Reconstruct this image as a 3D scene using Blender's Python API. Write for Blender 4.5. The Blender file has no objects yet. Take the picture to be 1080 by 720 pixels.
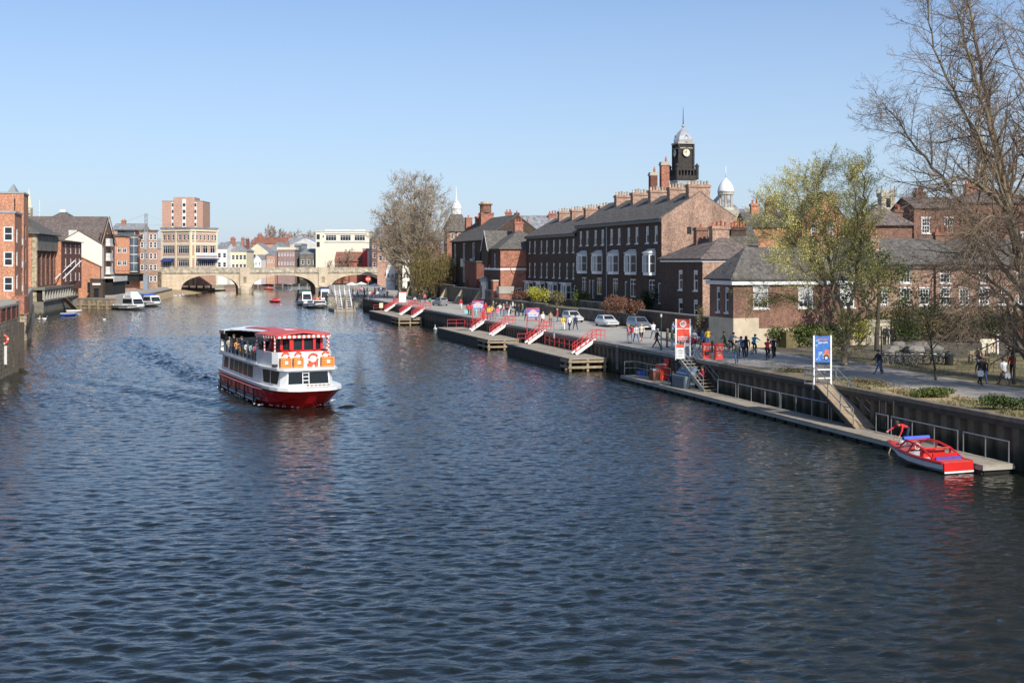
import bpy, math, random
import numpy as np
from mathutils import Vector, Matrix
PI = math.pi
RNG = random.Random(11)
sc = bpy.context.scene
COL = sc.collection

# ---------------------------------------------------------------- camera model of the photograph
F, CX, HY, EYE = 1250.0, 540.0, 276.0, 10.2
def G(px, py, z=0.0):
    D = F*(EYE-z)/(py-HY)
    return Vector(((px-CX)/F*D, D, z))
def PX(px, D): return (px-CX)/F*D
def PZ(py, D): return EYE-(py-HY)*D/F
def AT(px, D, z=0.0): return Vector((PX(px, D), D, z))
# river frame: u runs upstream (away), v to the right bank
RZ = math.radians(16.28)
DU = Vector((-math.sin(RZ), math.cos(RZ), 0)); DV = Vector((math.cos(RZ), math.sin(RZ), 0))
Q0 = Vector((25.06, 58.0, 0))
def UV(u, v, z=0.0): return Q0+DU*u+DV*v+Vector((0, 0, z))
def UY(Y, v, z=0.0):
    u = (Y-58.0-v*DV.y)/DU.y
    return UV(u, v, z)
def toUV(p):
    d = Vector((p[0], p[1], 0))-Q0
    return d.dot(DU), d.dot(DV)
def PV(px, v, z=0.0):
    a = (px-CX)/F
    Y = (40.32+v)/(.9599*a+.2804)
    return Vector((a*Y, Y, z))

# ---------------------------------------------------------------- mesh builder
class MB:
    def __init__(s): s.v = []; s.f = []; s.m = []
    def poly(s, pts, m=0):
        n = len(s.v); s.v += [tuple(p) for p in pts]; s.f.append(tuple(range(n, n+len(pts)))); s.m.append(m)
    def box(s, x0, x1, y0, y1, z0, z1, m=0, T=None):
        p = [(x0,y0,z0),(x1,y0,z0),(x1,y1,z0),(x0,y1,z0),(x0,y0,z1),(x1,y0,z1),(x1,y1,z1),(x0,y1,z1)]
        if T is not None: p = [tuple(T @ Vector(q)) for q in p]
        n = len(s.v); s.v += p
        for q in ((0,3,2,1),(4,5,6,7),(0,1,5,4),(1,2,6,5),(2,3,7,6),(3,0,4,7)):
            s.f.append(tuple(n+i for i in q)); s.m.append(m)
    def loft(s, rings, m=0, caps=True, closed=True):
        n = len(s.v); k = len(rings[0])
        for r in rings: s.v += [tuple(p) for p in r]
        for i in range(len(rings)-1):
            for j in range(k if closed else k-1):
                a = n+i*k+j; b = n+i*k+(j+1) % k
                s.f.append((a, b, b+k, a+k)); s.m.append(m)
        if caps and closed:
            s.f.append(tuple(n+j for j in reversed(range(k)))); s.m.append(m)
            e = n+(len(rings)-1)*k
            s.f.append(tuple(e+j for j in range(k))); s.m.append(m)
    def bar(s, p, q, w, h, m=0):
        p = Vector(p); q = Vector(q); d = (q-p).normalized()
        up = Vector((0,0,1)) if abs(d.z) < .95 else Vector((0,1,0))
        a = d.cross(up).normalized()*(w/2); b = a.cross(d).normalized()*(h/2)
        s.loft([[e-a-b, e+a-b, e+a+b, e-a+b] for e in (p, q)], m)
    def tube(s, p, q, r0, r1=None, n=6, m=0):
        s.path([p, q], [r0, r0 if r1 is None else r1], n, m)
    def path(s, pts, rs, n=6, m=0, caps=True):
        pts = [Vector(p) for p in pts]; rings = []
        if not hasattr(rs, '__len__'): rs = [rs]*len(pts)
        a = None
        for i, p in enumerate(pts):
            d = (pts[min(i+1, len(pts)-1)]-pts[max(i-1, 0)])
            if d.length < 1e-9: d = Vector((0,0,1))
            d.normalize()
            if a is None:
                a = d.cross(Vector((0,0,1)) if abs(d.z) < .9 else Vector((1,0,0))).normalized()
            else:
                a = (a-d*a.dot(d))
                if a.length < 1e-6: a = d.orthogonal()
                a.normalize()
            b = d.cross(a)
            rings.append([p+(a*math.cos(2*PI*k/n)+b*math.sin(2*PI*k/n))*rs[i] for k in range(n)])
        s.loft(rings, m, caps)
    def prism(s, poly, axis, a0, a1, m=0):
        # polygon in the two other axes, extruded along axis
        if axis == 'x': f = lambda p, a: (a, p[0], p[1])
        elif axis == 'y': f = lambda p, a: (p[0], a, p[1])
        else: f = lambda p, a: (p[0], p[1], a)
        s.loft([[f(p, a) for p in poly] for a in (a0, a1)], m)
    def lathe(s, prof, n=12, c=(0,0,0), m=0, caps=True):
        s.loft([[(c[0]+r*math.cos(2*PI*k/n), c[1]+r*math.sin(2*PI*k/n), c[2]+z) for k in range(n)] for r, z in prof], m, caps)
    def ball(s, c, rx, ry=None, rz=None, n=8, m=0):
        ry = rx if ry is None else ry; rz = rx if rz is None else rz
        rings = []
        for i in range(n//2+1):
            t = PI*(i+.02)/(n//2+.04)-PI/2
            rings.append([(c[0]+rx*math.cos(t)*math.cos(2*PI*k/n), c[1]+ry*math.cos(t)*math.sin(2*PI*k/n), c[2]+rz*math.sin(t)) for k in range(n)])
        s.loft(rings, m)
    def ring(s, c, R, r, ax='y', n=16, k=6, m=0, seg=None):
        # torus round axis ax
        for i in range(n):
            rr = []
            for e in (i, i+1):
                t = 2*PI*e/n; o = []
                for j in range(k):
                    q = 2*PI*j/k; rad = R+r*math.cos(q); h = r*math.sin(q)
                    a, b = rad*math.cos(t), rad*math.sin(t)
                    o.append((c[0]+a, c[1]+h, c[2]+b) if ax == 'y' else ((c[0]+h, c[1]+a, c[2]+b) if ax == 'x' else (c[0]+a, c[1]+b, c[2]+h)))
                rr.append(o)
            s.loft(rr, (m if seg is None else seg(i)), caps=False)
    def disc(s, c, r, ax='y', n=16, m=0):
        pts = []
        for k in range(n):
            a, b = r*math.cos(2*PI*k/n), r*math.sin(2*PI*k/n)
            pts.append((c[0]+a, c[1], c[2]+b) if ax == 'y' else ((c[0], c[1]+a, c[2]+b) if ax == 'x' else (c[0]+a, c[1]+b, c[2])))
        s.poly(pts, m)
    def add(s, o, T=None, m=None):
        n = len(s.v)
        s.v += o.v if T is None else [tuple(T @ Vector(p)) for p in o.v]
        s.f += [tuple(n+i for i in f) for f in o.f]; s.m += o.m if m is None else [m]*len(o.m)
    def mesh(s, name, mats, smooth=False):
        me = bpy.data.meshes.new(name); me.from_pydata(s.v, [], s.f)
        if not isinstance(mats, (list, tuple)): mats = [mats]
        for x in mats: me.materials.append(x)
        me.polygons.foreach_set('material_index', np.array([min(i, len(mats)-1) for i in s.m], dtype=np.int32))
        if smooth: me.polygons.foreach_set('use_smooth', np.ones(len(s.f), dtype=bool))
        me.update()
        return me
    def build(s, name, mats, parent=None, loc=(0,0,0), rz=0.0, smooth=False):
        return link(name, s.mesh(name, mats, smooth), parent, loc, rz)

def link(name, me, parent=None, loc=(0,0,0), rz=0.0):
    o = bpy.data.objects.new(name, me); COL.objects.link(o)
    o.location = loc; o.rotation_euler = (0, 0, rz)
    if parent is not None: o.parent = parent
    return o
def tag(o, label, cat, group=None):
    o['label'] = label; o['category'] = cat
    if group: o['group'] = group
    return o
def thing(name, label, cat, loc=(0,0,0), rz=0.0, group=None):
    o = bpy.data.objects.new(name, None); COL.objects.link(o)
    o.empty_display_size = .2
    o.location = loc; o.rotation_euler = (0, 0, rz)
    return tag(o, label, cat, group)
def dup(root, loc, rz, label, group=None):
    r = root.copy(); COL.objects.link(r); r.location = loc; r.rotation_euler = (0, 0, rz); r['label'] = label
    if group: r['group'] = group
    for ch in list(root.children):
        c = ch.copy(); COL.objects.link(c); c.parent = r
        for g in list(ch.children):
            d = g.copy(); COL.objects.link(d); d.parent = c
    return r
def struct(o): o['kind'] = 'structure'; return o
def stuff(o): o['kind'] = 'stuff'; return o

# ---------------------------------------------------------------- materials
MATS = {}
def nmat(name):
    m = bpy.data.materials.new(name); m.use_nodes = True
    nt = m.node_tree; b = nt.nodes['Principled BSDF']
    return m, nt, b
def N(nt, t, **kw):
    n = nt.nodes.new(t)
    for k, v in kw.items():
        if k in n.inputs: n.inputs[k].default_value = v
        else: setattr(n, k, v)
    return n
def mat(name, col, rough=.6, metal=0.0, var=.25, scale=2.0, spec=.5, bump=0.0, island=0.0, dirt=0.0, tide=None):
    """plain surface with mottling: large and small noise on the colour, optional bump, optional per-piece variation"""
    if name in MATS: return MATS[name]
    m, nt, b = nmat(name); L = nt.links.new
    tc = N(nt, 'ShaderNodeTexCoord')
    n1 = N(nt, 'ShaderNodeTexNoise', Scale=scale, Detail=6.0, Roughness=.65); L(tc.outputs['Object'], n1.inputs['Vector'])
    mr = N(nt, 'ShaderNodeMapRange'); mr.inputs[1].default_value = .25; mr.inputs[2].default_value = .75
    mr.inputs[3].default_value = 1-var; mr.inputs[4].default_value = 1+var; L(n1.outputs['Fac'], mr.inputs[0])
    fac = mr.outputs[0]
    if island:
        ge = N(nt, 'ShaderNodeNewGeometry'); m2 = N(nt, 'ShaderNodeMapRange')
        m2.inputs[3].default_value = 1-island; m2.inputs[4].default_value = 1+island; L(ge.outputs['Random Per Island'], m2.inputs[0])
        mu = N(nt, 'ShaderNodeMath', operation='MULTIPLY'); L(fac, mu.inputs[0]); L(m2.outputs[0], mu.inputs[1]); fac = mu.outputs[0]
    vm = N(nt, 'ShaderNodeVectorMath', operation='SCALE'); vm.inputs[0].default_value = col[:3]; L(fac, vm.inputs['Scale'])
    out = vm.outputs[0]
    if dirt:
        n2 = N(nt, 'ShaderNodeTexNoise', Scale=.6, Detail=4.0); L(tc.outputs['Object'], n2.inputs['Vector'])
        r2 = N(nt, 'ShaderNodeMapRange'); r2.inputs[1].default_value = .45; r2.inputs[2].default_value = .7; r2.inputs[4].default_value = dirt; L(n2.outputs['Fac'], r2.inputs[0])
        mx = N(nt, 'ShaderNodeMix', data_type='RGBA'); L(r2.outputs[0], mx.inputs[0]); L(out, mx.inputs[6]); mx.inputs[7].default_value = (.05,.045,.04,1); out = mx.outputs[2]
    if tide:                                    # weed and damp below the high-water mark, with a ragged edge
        sx = N(nt, 'ShaderNodeSeparateXYZ'); L(tc.outputs['Object'], sx.inputs[0])
        mp = N(nt, 'ShaderNodeMapping'); mp.inputs['Scale'].default_value = (1.6,1.6,.25); L(tc.outputs['Object'], mp.inputs[0])
        n5 = N(nt, 'ShaderNodeTexNoise', Scale=1.0, Detail=5.0); L(mp.outputs[0], n5.inputs['Vector'])
        ma = N(nt, 'ShaderNodeMath', operation='MULTIPLY_ADD'); L(n5.outputs['Fac'], ma.inputs[0]); ma.inputs[1].default_value = 1.4; L(sx.outputs[2], ma.inputs[2])
        r5 = N(nt, 'ShaderNodeMapRange'); r5.inputs[1].default_value = tide+.5; r5.inputs[2].default_value = tide+.95; r5.inputs[3].default_value = .85; r5.inputs[4].default_value = 0; L(ma.outputs[0], r5.inputs[0])
        m5 = N(nt, 'ShaderNodeMix', data_type='RGBA'); L(r5.outputs[0], m5.inputs[0]); L(out, m5.inputs[6]); m5.inputs[7].default_value = (.022,.026,.012,1); out = m5.outputs[2]
    L(out, b.inputs['Base Color'])
    b.inputs['Roughness'].default_value = rough; b.inputs['Metallic'].default_value = metal
    b.inputs['Specular IOR Level'].default_value = spec
    if bump:
        bp = N(nt, 'ShaderNodeBump', Strength=bump, Distance=.05); n3 = N(nt, 'ShaderNodeTexNoise', Scale=scale*5, Detail=4.0)
        L(tc.outputs['Object'], n3.inputs['Vector']); L(n3.outputs['Fac'], bp.inputs['Height']); L(bp.outputs[0], b.inputs['Normal'])
    MATS[name] = m; return m
def brick(name, c1, c2, mortar, bw=.24, bh=.08, var=.3, stain=.35, bump=.3, staincol=(.03,.027,.025), speck=.34):
    """brick / ashlar / slate courses on vertical or sloping faces, with soot stains and colour drift"""
    if name in MATS: return MATS[name]
    m, nt, b = nmat(name); L = nt.links.new
    tc = N(nt, 'ShaderNodeTexCoord'); sx = N(nt, 'ShaderNodeSeparateXYZ'); L(tc.outputs['Object'], sx.inputs[0])
    ad = N(nt, 'ShaderNodeMath', operation='ADD'); L(sx.outputs[0], ad.inputs[0]); L(sx.outputs[1], ad.inputs[1])
    cb = N(nt, 'ShaderNodeCombineXYZ'); L(ad.outputs[0], cb.inputs[0]); L(sx.outputs[2], cb.inputs[1])
    br = N(nt, 'ShaderNodeTexBrick', Scale=1.0); br.inputs['Brick Width'].default_value = bw; br.inputs['Row Height'].default_value = bh
    br.inputs['Mortar Size'].default_value = min(bw, bh)*.08; br.inputs['Color1'].default_value = (*c1, 1); br.inputs['Color2'].default_value = (*c2, 1); br.inputs['Mortar'].default_value = (*mortar, 1)
    L(cb.outputs[0], br.inputs['Vector'])
    n1 = N(nt, 'ShaderNodeTexNoise', Scale=1.7, Detail=7.0, Roughness=.7); L(tc.outputs['Object'], n1.inputs['Vector'])
    mr = N(nt, 'ShaderNodeMapRange'); mr.inputs[1].default_value = .3; mr.inputs[2].default_value = .7; mr.inputs[3].default_value = 1-var; mr.inputs[4].default_value = 1+var
    L(n1.outputs['Fac'], mr.inputs[0])
    n0 = N(nt, 'ShaderNodeTexNoise', Scale=min(5.0, 1.2/bh*.35), Detail=3.0, Roughness=.7); L(tc.outputs['Object'], n0.inputs['Vector'])
    m0 = N(nt, 'ShaderNodeMapRange'); m0.inputs[1].default_value = .35; m0.inputs[2].default_value = .65; m0.inputs[3].default_value = 1-speck; m0.inputs[4].default_value = 1+speck; L(n0.outputs['Fac'], m0.inputs[0])
    mm = N(nt, 'ShaderNodeMath', operation='MULTIPLY'); L(mr.outputs[0], mm.inputs[0]); L(m0.outputs[0], mm.inputs[1])
    vm = N(nt, 'ShaderNodeVectorMath', operation='SCALE'); L(br.outputs['Color'], vm.inputs[0]); L(mm.outputs[0], vm.inputs['Scale'])
    mp = N(nt, 'ShaderNodeMapping'); mp.inputs['Scale'].default_value = (.5,.5,.12); L(tc.outputs['Object'], mp.inputs[0])
    n2 = N(nt, 'ShaderNodeTexNoise', Scale=1.0, Detail=5.0); L(mp.outputs[0], n2.inputs['Vector'])
    r2 = N(nt, 'ShaderNodeMapRange'); r2.inputs[1].default_value = .45; r2.inputs[2].default_value = .75; r2.inputs[4].default_value = stain; L(n2.outputs['Fac'], r2.inputs[0])
    mx = N(nt, 'ShaderNodeMix', data_type='RGBA'); L(r2.outputs[0], mx.inputs[0]); L(vm.outputs[0], mx.inputs[6]); mx.inputs[7].default_value = (*staincol, 1)
    L(mx.outputs[2], b.inputs['Base Color']); b.inputs['Roughness'].default_value = .85; b.inputs['Specular IOR Level'].default_value = .25
    bp = N(nt, 'ShaderNodeBump', Strength=bump, Distance=.02); L(br.outputs['Fac'], bp.inputs['Height']); bp.invert = True; L(bp.outputs[0], b.inputs['Normal'])
    MATS[name] = m; return m
def glassmat(name, col=(.02,.025,.03), rough=.08):
    if name in MATS: return MATS[name]
    m, nt, b = nmat(name); L = nt.links.new
    tc = N(nt, 'ShaderNodeTexCoord'); n1 = N(nt, 'ShaderNodeTexNoise', Scale=.8, Detail=3.0); L(tc.outputs['Object'], n1.inputs['Vector'])
    vm = N(nt, 'ShaderNodeVectorMath', operation='SCALE'); vm.inputs[0].default_value = col; mr = N(nt, 'ShaderNodeMapRange'); mr.inputs[3].default_value = .3; mr.inputs[4].default_value = 1.8
    L(n1.outputs['Fac'], mr.inputs[0]); L(mr.outputs[0], vm.inputs['Scale']); L(vm.outputs[0], b.inputs['Base Color'])
    b.inputs['Roughness'].default_value = rough; b.inputs['IOR'].default_value = 1.5
    bp = N(nt, 'ShaderNodeBump', Strength=.15, Distance=.02); L(n1.outputs['Fac'], bp.inputs['Height']); L(bp.outputs[0], b.inputs['Normal'])
    MATS[name] = m; return m

M = dict(
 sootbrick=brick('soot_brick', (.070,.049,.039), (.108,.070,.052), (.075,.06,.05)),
 clockbrick=brick('clock_brick', (.045,.041,.038), (.065,.058,.052), (.05,.046,.042)),
 palebrick=brick('pale_brick', (.42,.265,.20), (.50,.33,.25), (.48,.41,.34), stain=.3),
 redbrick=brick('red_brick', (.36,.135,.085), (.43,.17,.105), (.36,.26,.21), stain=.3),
 orangebrick=brick('orange_brick', (.49,.205,.11), (.56,.25,.14), (.44,.32,.25), stain=.15),
 brownbrick=brick('brown_brick', (.20,.10,.07), (.27,.135,.09), (.24,.19,.16), stain=.4),
 darkred=brick('dark_red_brick', (.17,.06,.045), (.22,.08,.055), (.15,.11,.09), stain=.35),
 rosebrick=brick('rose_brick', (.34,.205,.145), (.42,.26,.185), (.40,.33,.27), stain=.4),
 hazybrick=brick('hazy_brick', (.47,.265,.19), (.52,.305,.22), (.48,.38,.31), stain=.1),  # brick paled so its colour carries the distance haze
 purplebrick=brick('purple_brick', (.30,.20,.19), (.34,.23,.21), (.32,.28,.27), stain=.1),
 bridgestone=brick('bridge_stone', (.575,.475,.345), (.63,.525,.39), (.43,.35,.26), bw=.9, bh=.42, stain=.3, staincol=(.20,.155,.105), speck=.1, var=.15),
 palestone=brick('pale_stone', (.46,.41,.31), (.52,.46,.36), (.30,.26,.2), bw=.7, bh=.34, stain=.5, staincol=(.12,.10,.08)),
 darkstone=brick('dark_stone', (.12,.105,.085), (.16,.14,.11), (.07,.06,.05), bw=.6, bh=.28, stain=.6),
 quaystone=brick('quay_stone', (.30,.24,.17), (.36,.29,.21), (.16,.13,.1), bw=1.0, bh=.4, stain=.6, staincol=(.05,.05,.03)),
 buttress=brick('buttress_stone', (.42,.34,.22), (.48,.39,.26), (.3,.24,.16), bw=.6, bh=.3, stain=.3),
 slate=brick('slate', (.118,.108,.098), (.155,.142,.128), (.07,.066,.06), bw=.35, bh=.16, stain=.3, staincol=(.16,.15,.11)),
 brownslate=brick('brown_slate', (.155,.125,.115), (.19,.15,.13), (.09,.075,.07), bw=.35, bh=.16, stain=.3),
 tile=brick('red_tile', (.28,.115,.08), (.34,.15,.10), (.16,.08,.06), bw=.3, bh=.2, stain=.35),
 slate_hazy=brick('slate_hazy', (.25,.255,.27), (.29,.295,.31), (.19,.195,.205), bw=.5, bh=.3, stain=.1),  # slate lightened in colour to stand in for haze far off
 cream=mat('cream_render', (.74,.66,.47), .85, var=.08, scale=.7, dirt=.12),
 palecream=mat('cream_paint', (.82,.75,.59), .85, var=.06, scale=.5, dirt=.06),  # paler, less yellow cream than the render
 white=mat('white_paint', (.80,.80,.78), .45, var=.06, dirt=.06),
 offwhite=mat('weathered_white', (.62,.61,.57), .6, var=.15, dirt=.15),
 whiteboat=mat('boat_white', (.80,.80,.78), .25, var=.05, dirt=.08),
 lead=mat('lead_sheet', (.33,.35,.36), .5, metal=.3, var=.2, dirt=.15),
 silver=mat('silver_dome', (.55,.56,.56), .4, metal=.4, var=.2, dirt=.2),
 stone=mat('dressed_stone', (.46,.41,.33), .85, var=.25, scale=1.2, dirt=.25, bump=.2),
 pot=mat('chimney_pot', (.50,.38,.26), .8, var=.25, island=.35),
 redpot=mat('red_chimney_pot', (.42,.12,.07), .8, var=.25, island=.25),
 terracotta=mat('terracotta', (.40,.16,.10), .8, var=.2),
 glass=glassmat('window_glass'), 
 boatglass=glassmat('boat_glass', (.006,.007,.009), .05),
 glassb=glassmat('bluish_glass', (.08,.11,.14), .05),
 curtain=mat('net_curtain', (.55,.56,.56), .8, var=.15, scale=6),
 black=mat('black_paint', (.02,.02,.022), .4, var=.2),
 rubber=mat('rubber', (.018,.018,.018), .8, var=.2),
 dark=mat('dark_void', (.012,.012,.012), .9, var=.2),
 steel=mat('galvanised_steel', (.42,.43,.43), .4, metal=.7, var=.2, dirt=.15),
 greysteel=mat('grey_painted_steel', (.25,.30,.34), .5, var=.15, dirt=.1),
 red=mat('red_paint', (.62,.025,.022), .35, var=.12, dirt=.05),
 signred=mat('sign_red', (.80,.085,.05), .45, var=.1),
 render=mat('pale_wall_render', (.56,.47,.34), .9, var=.2, scale=.9, dirt=.25, bump=.15),
 redrail=mat('red_rail_paint', (.62,.05,.05), .5, var=.2),
 redfade=mat('faded_red_paint', (.62,.09,.07), .5, var=.2),
 hullred=mat('hull_red', (.54,.016,.018), .22, var=.15, scale=.8, dirt=.1),
 orange=mat('orange_plastic', (.80,.27,.05), .5, var=.2, island=.15),
 buoyred=mat('lifebuoy_red', (.75,.10,.04), .5, var=.1),
 blue=mat('blue_plastic', (.04,.10,.42), .4, var=.15),
 navy=mat('navy_canvas', (.025,.035,.12), .8, var=.15),
 awning=mat('blue_awning', (.03,.05,.22), .8, var=.1),
 greencanvas=mat('green_canvas', (.03,.10,.08), .8, var=.15),
 greenpaint=mat('green_paint', (.02,.09,.06), .5, var=.15),
 wood=mat('weathered_wood', (.34,.26,.17), .85, var=.3, scale=3, dirt=.25, bump=.3),
 darkwood=mat('wet_timber', (.06,.05,.04), .8, var=.35, scale=2, dirt=.3, bump=.3),
 pile=mat('sheet_pile', (.125,.10,.07), .8, var=.45, scale=1.2, dirt=.35, bump=.4, tide=.9),
 deck=mat('pontoon_deck', (.345,.30,.235), .9, var=.2, scale=1.5, dirt=.2, bump=.2),
 concrete=mat('concrete', (.38,.36,.31), .9, var=.2, scale=1.2, dirt=.2, bump=.15),
 darkconcrete=mat('stained_concrete', (.20,.18,.145), .9, var=.35, scale=.8, dirt=.4, bump=.2, tide=.6),
 kerb=mat('kerb_stone', (.30,.28,.245), .9, var=.2, scale=1.5, dirt=.15),
 plastic=mat('grey_plastic', (.16,.20,.23), .5, var=.1),
)
# ---------------------------------------------------------------- world, sun, camera
SUN_AZ, SUN_EL = math.radians(152), math.radians(37)      # azimuth clockwise from +Y: behind the camera, to its right
w = bpy.data.worlds.new('World'); sc.world = w; w.use_nodes = True
nt = w.node_tree; bg = nt.nodes['Background']
sky = nt.nodes.new('ShaderNodeTexSky'); sky.sky_type = 'NISHITA'; sky.sun_disc = False
sky.sun_elevation = SUN_EL; sky.sun_rotation = SUN_AZ; sky.altitude = 0; sky.air_density = 0.85; sky.dust_density = 0.7; sky.ozone_density = 5.0
mx = nt.nodes.new('ShaderNodeMix'); mx.data_type = 'RGBA'; mx.inputs[7].default_value = (3.75,4.4,5.35,1)
gtc = nt.nodes.new('ShaderNodeTexCoord'); gsx = nt.nodes.new('ShaderNodeSeparateXYZ'); nt.links.new(gtc.outputs['Generated'], gsx.inputs[0])
gmr = nt.nodes.new('ShaderNodeMapRange'); gmr.inputs[1].default_value = 0; gmr.inputs[2].default_value = .30; gmr.inputs[3].default_value = .72; gmr.inputs[4].default_value = 0; nt.links.new(gsx.outputs[2], gmr.inputs[0]); nt.links.new(gmr.outputs[0], mx.inputs[0])
nt.links.new(sky.outputs[0], mx.inputs[6]); nt.links.new(mx.outputs[2], bg.inputs['Color']); bg.inputs['Strength'].default_value = SKY_STRENGTH = 0.15
sl = bpy.data.lights.new('sun', 'SUN'); sl.energy = 5.0; sl.angle = math.radians(.53); sl.color = (1, .94, .84)
so = bpy.data.objects.new('sun', sl); COL.objects.link(so)
sdir = Vector((math.sin(SUN_AZ)*math.cos(SUN_EL), math.cos(SUN_AZ)*math.cos(SUN_EL), math.sin(SUN_EL)))
so.rotation_euler = sdir.to_track_quat('Z', 'Y').to_euler(); so.location = sdir*200
cd = bpy.data.cameras.new('camera'); co = bpy.data.objects.new('camera', cd); COL.objects.link(co)
co.location = (0, 0, EYE); co.rotation_euler = (PI/2, 0, 0)
cd.sensor_width = 36; cd.lens = 36*F/1080; cd.shift_y = -(360-HY)/1080; cd.clip_start = .5; cd.clip_end = 9000
sc.camera = co
sc.view_settings.view_transform = 'Standard'; sc.view_settings.look = 'None'; sc.view_settings.exposure = 0
sc.render.resolution_x = 1024; sc.render.resolution_y = 682

# ---------------------------------------------------------------- ground materials
def groundmat(name, cols, scales=(.25, 3.0), rough=.9, bump=.3, thr=(.42, .58), rot=0.0, fine=.25):
    m, nt, b = nmat(name); L = nt.links.new
    tc = N(nt, 'ShaderNodeTexCoord')
    n1 = N(nt, 'ShaderNodeTexNoise', Scale=scales[0], Detail=8.0, Roughness=.6); L(tc.outputs['Object'], n1.inputs['Vector'])
    r = N(nt, 'ShaderNodeValToRGB'); r.color_ramp.elements[0].position = thr[0]; r.color_ramp.elements[1].position = thr[1]
    r.color_ramp.elements[0].color = (*cols[0], 1); r.color_ramp.elements[1].color = (*cols[1], 1)
    L(n1.outputs['Fac'], r.inputs[0])
    n2 = N(nt, 'ShaderNodeTexNoise', Scale=scales[1], Detail=6.0, Roughness=.7); L(tc.outputs['Object'], n2.inputs['Vector'])
    mr = N(nt, 'ShaderNodeMapRange'); mr.inputs[1].default_value = .3; mr.inputs[2].default_value = .7; mr.inputs[3].default_value = 1-fine; mr.inputs[4].default_value = 1+fine; L(n2.outputs['Fac'], mr.inputs[0])
    vm = N(nt, 'ShaderNodeVectorMath', operation='SCALE'); L(r.outputs[0], vm.inputs[0]); L(mr.outputs[0], vm.inputs['Scale'])
    L(vm.outputs[0], b.inputs['Base Color']); b.inputs['Roughness'].default_value = rough; b.inputs['Specular IOR Level'].default_value = .2
    bp = N(nt, 'ShaderNodeBump', Strength=bump, Distance=.05); L(n2.outputs['Fac'], bp.inputs['Height']); L(bp.outputs[0], b.inputs['Normal'])
    return m
m_land = groundmat('bank_ground', ((.10,.085,.06), (.16,.14,.11)))
m_road = groundmat('road_asphalt', ((.38,.355,.315), (.45,.425,.375)), (.15, 6.0), fine=.12)
m_path = groundmat('path_asphalt', ((.33,.30,.265), (.43,.385,.33)), (.3, 5.0), fine=.15)
m_verge = groundmat('verge_dirt', ((.46,.34,.21), (.24,.20,.10)), (.5, 4.0))
m_grass = groundmat('grass_ground', ((.13,.115,.055), (.25,.19,.11)), (.35, 5.0))
m_cobble = groundmat('staith_cobbles', ((.34,.31,.26), (.42,.38,.32)), (.3, 4.0))
m_bed = groundmat('river_bed', ((.05,.045,.03), (.08,.07,.05)))
m_sand = groundmat('sand_bank', ((.46,.35,.22), (.38,.29,.18)), (.3, 2.0))

b = MB(); b.poly([(-5000,-300,-2.2),(5000,-300,-2.2),(5000,7000,-2.2),(-5000,7000,-2.2)]); struct(b.build('ground', m_bed))

# right bank: quay line v = 0 as far as the staith, which stands out to v = -3.7
US = toUV(AT(384, 250))[0]
rb = [UV(-75,0), UV(US,0), G(385,323), G(347,322.3), AT(347,395), AT(338,700), UV(1200,60), UV(1200,1500), UV(-75,1500)]
b = MB(); b.prism([(p.x, p.y) for p in rb], 'z', -2.1, 2.5); struct(b.build('right_bank', m_land))
def sheet(name, pts, z, m):
    b = MB(); b.poly([(p.x, p.y, z) for p in pts]); return struct(b.build(name, m))
UR = toUV(G(755, 382, 2.5))[0]           # where the road becomes a path
sheet('road', [UV(UR-2,.55), UV(US,.55), UV(US,12.4), UV(UR+30,12.4), UV(UR+8,9.5), UV(UR-2,9)], 2.504, m_road)
sheet('path', [UV(-70,4.2), UV(8,3.6), UV(22,2.4), UV(UR-2,.6), UV(UR-2,10.5), UV(20,9.5), UV(-70,11)], 2.508, m_path)
sheet('verge', [UV(-70,.06), UV(UR-2,.06), UV(22,2.4), UV(8,3.6), UV(-70,4.2)], 2.504, m_verge)
sheet('grass', [UV(-70,11), UV(20,9.5), UV(UR-2,10.5), UV(UR-2,40), UV(-70,60)], 2.505, m_grass)
sheet('staith', [UV(US+1,.4), G(385,322.5)+Vector((.3,1,0)), G(347,322)+Vector((1,1,0)), AT(347.5,394), AT(420,400), UV(US+1,13)], 2.506, m_cobble)
# raised garden ground behind the road wall
b = MB(); P = [UV(UR+12,12.9), UV(US+30,13.6), UV(US+30,200), UV(UR+44,200), UV(UR+30,30), UV(UR+14,24)]
b.prism([(p.x, p.y) for p in P], 'z', 2.3, 3.9); struct(b.build('garden_terrace', m_grass))
# left bank
lp = [AT(-60,50), G(-42,430), G(0,400), AT(18,113), AT(16,117), AT(19,150), AT(30,158), AT(36,212), AT(36,221), AT(80.5,258), G(82,325), G(128,325.5), G(160,318), G(180,312.4), AT(172,400), UV(460,-52), UV(1200,-58), UV(1200,-900), UV(-75,-900)]
b = MB(); b.prism([(p.x, p.y) for p in lp], 'z', -2.1, 2.2); struct(b.build('left_bank', m_cobble))
hp = [AT(-60,50.5), AT(-42,82), AT(-1,104.5), AT(16,112.6), AT(14,117), AT(17,150), AT(27,158), AT(33,212), AT(35,223), AT(76,262), AT(60,300), AT(-300,300), AT(-300,50)]
b = MB(); b.prism([(p.x, p.y) for p in hp], 'z', 2.1, 5.2); struct(b.build('wharf_terrace', m_cobble))
# sandy foreshore in front of the bridge's left arch and the far bank
b = MB(); q = [G(176,314.5,-.1), G(190,312.2,-.1), G(212,309.6,-.1), G(238,305.6,-.1), AT(238,420,.3), AT(165,420,2.0), AT(170,372,1.9)]
c = Vector((PX(196,386), 386, 1.05)); 
for i in range(len(q)): b.poly([q[i], q[(i+1) % len(q)], c])
b.poly([(p.x, p.y, -.6) for p in q[::-1]])
struct(b.build('foreshore', m_sand))
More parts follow.
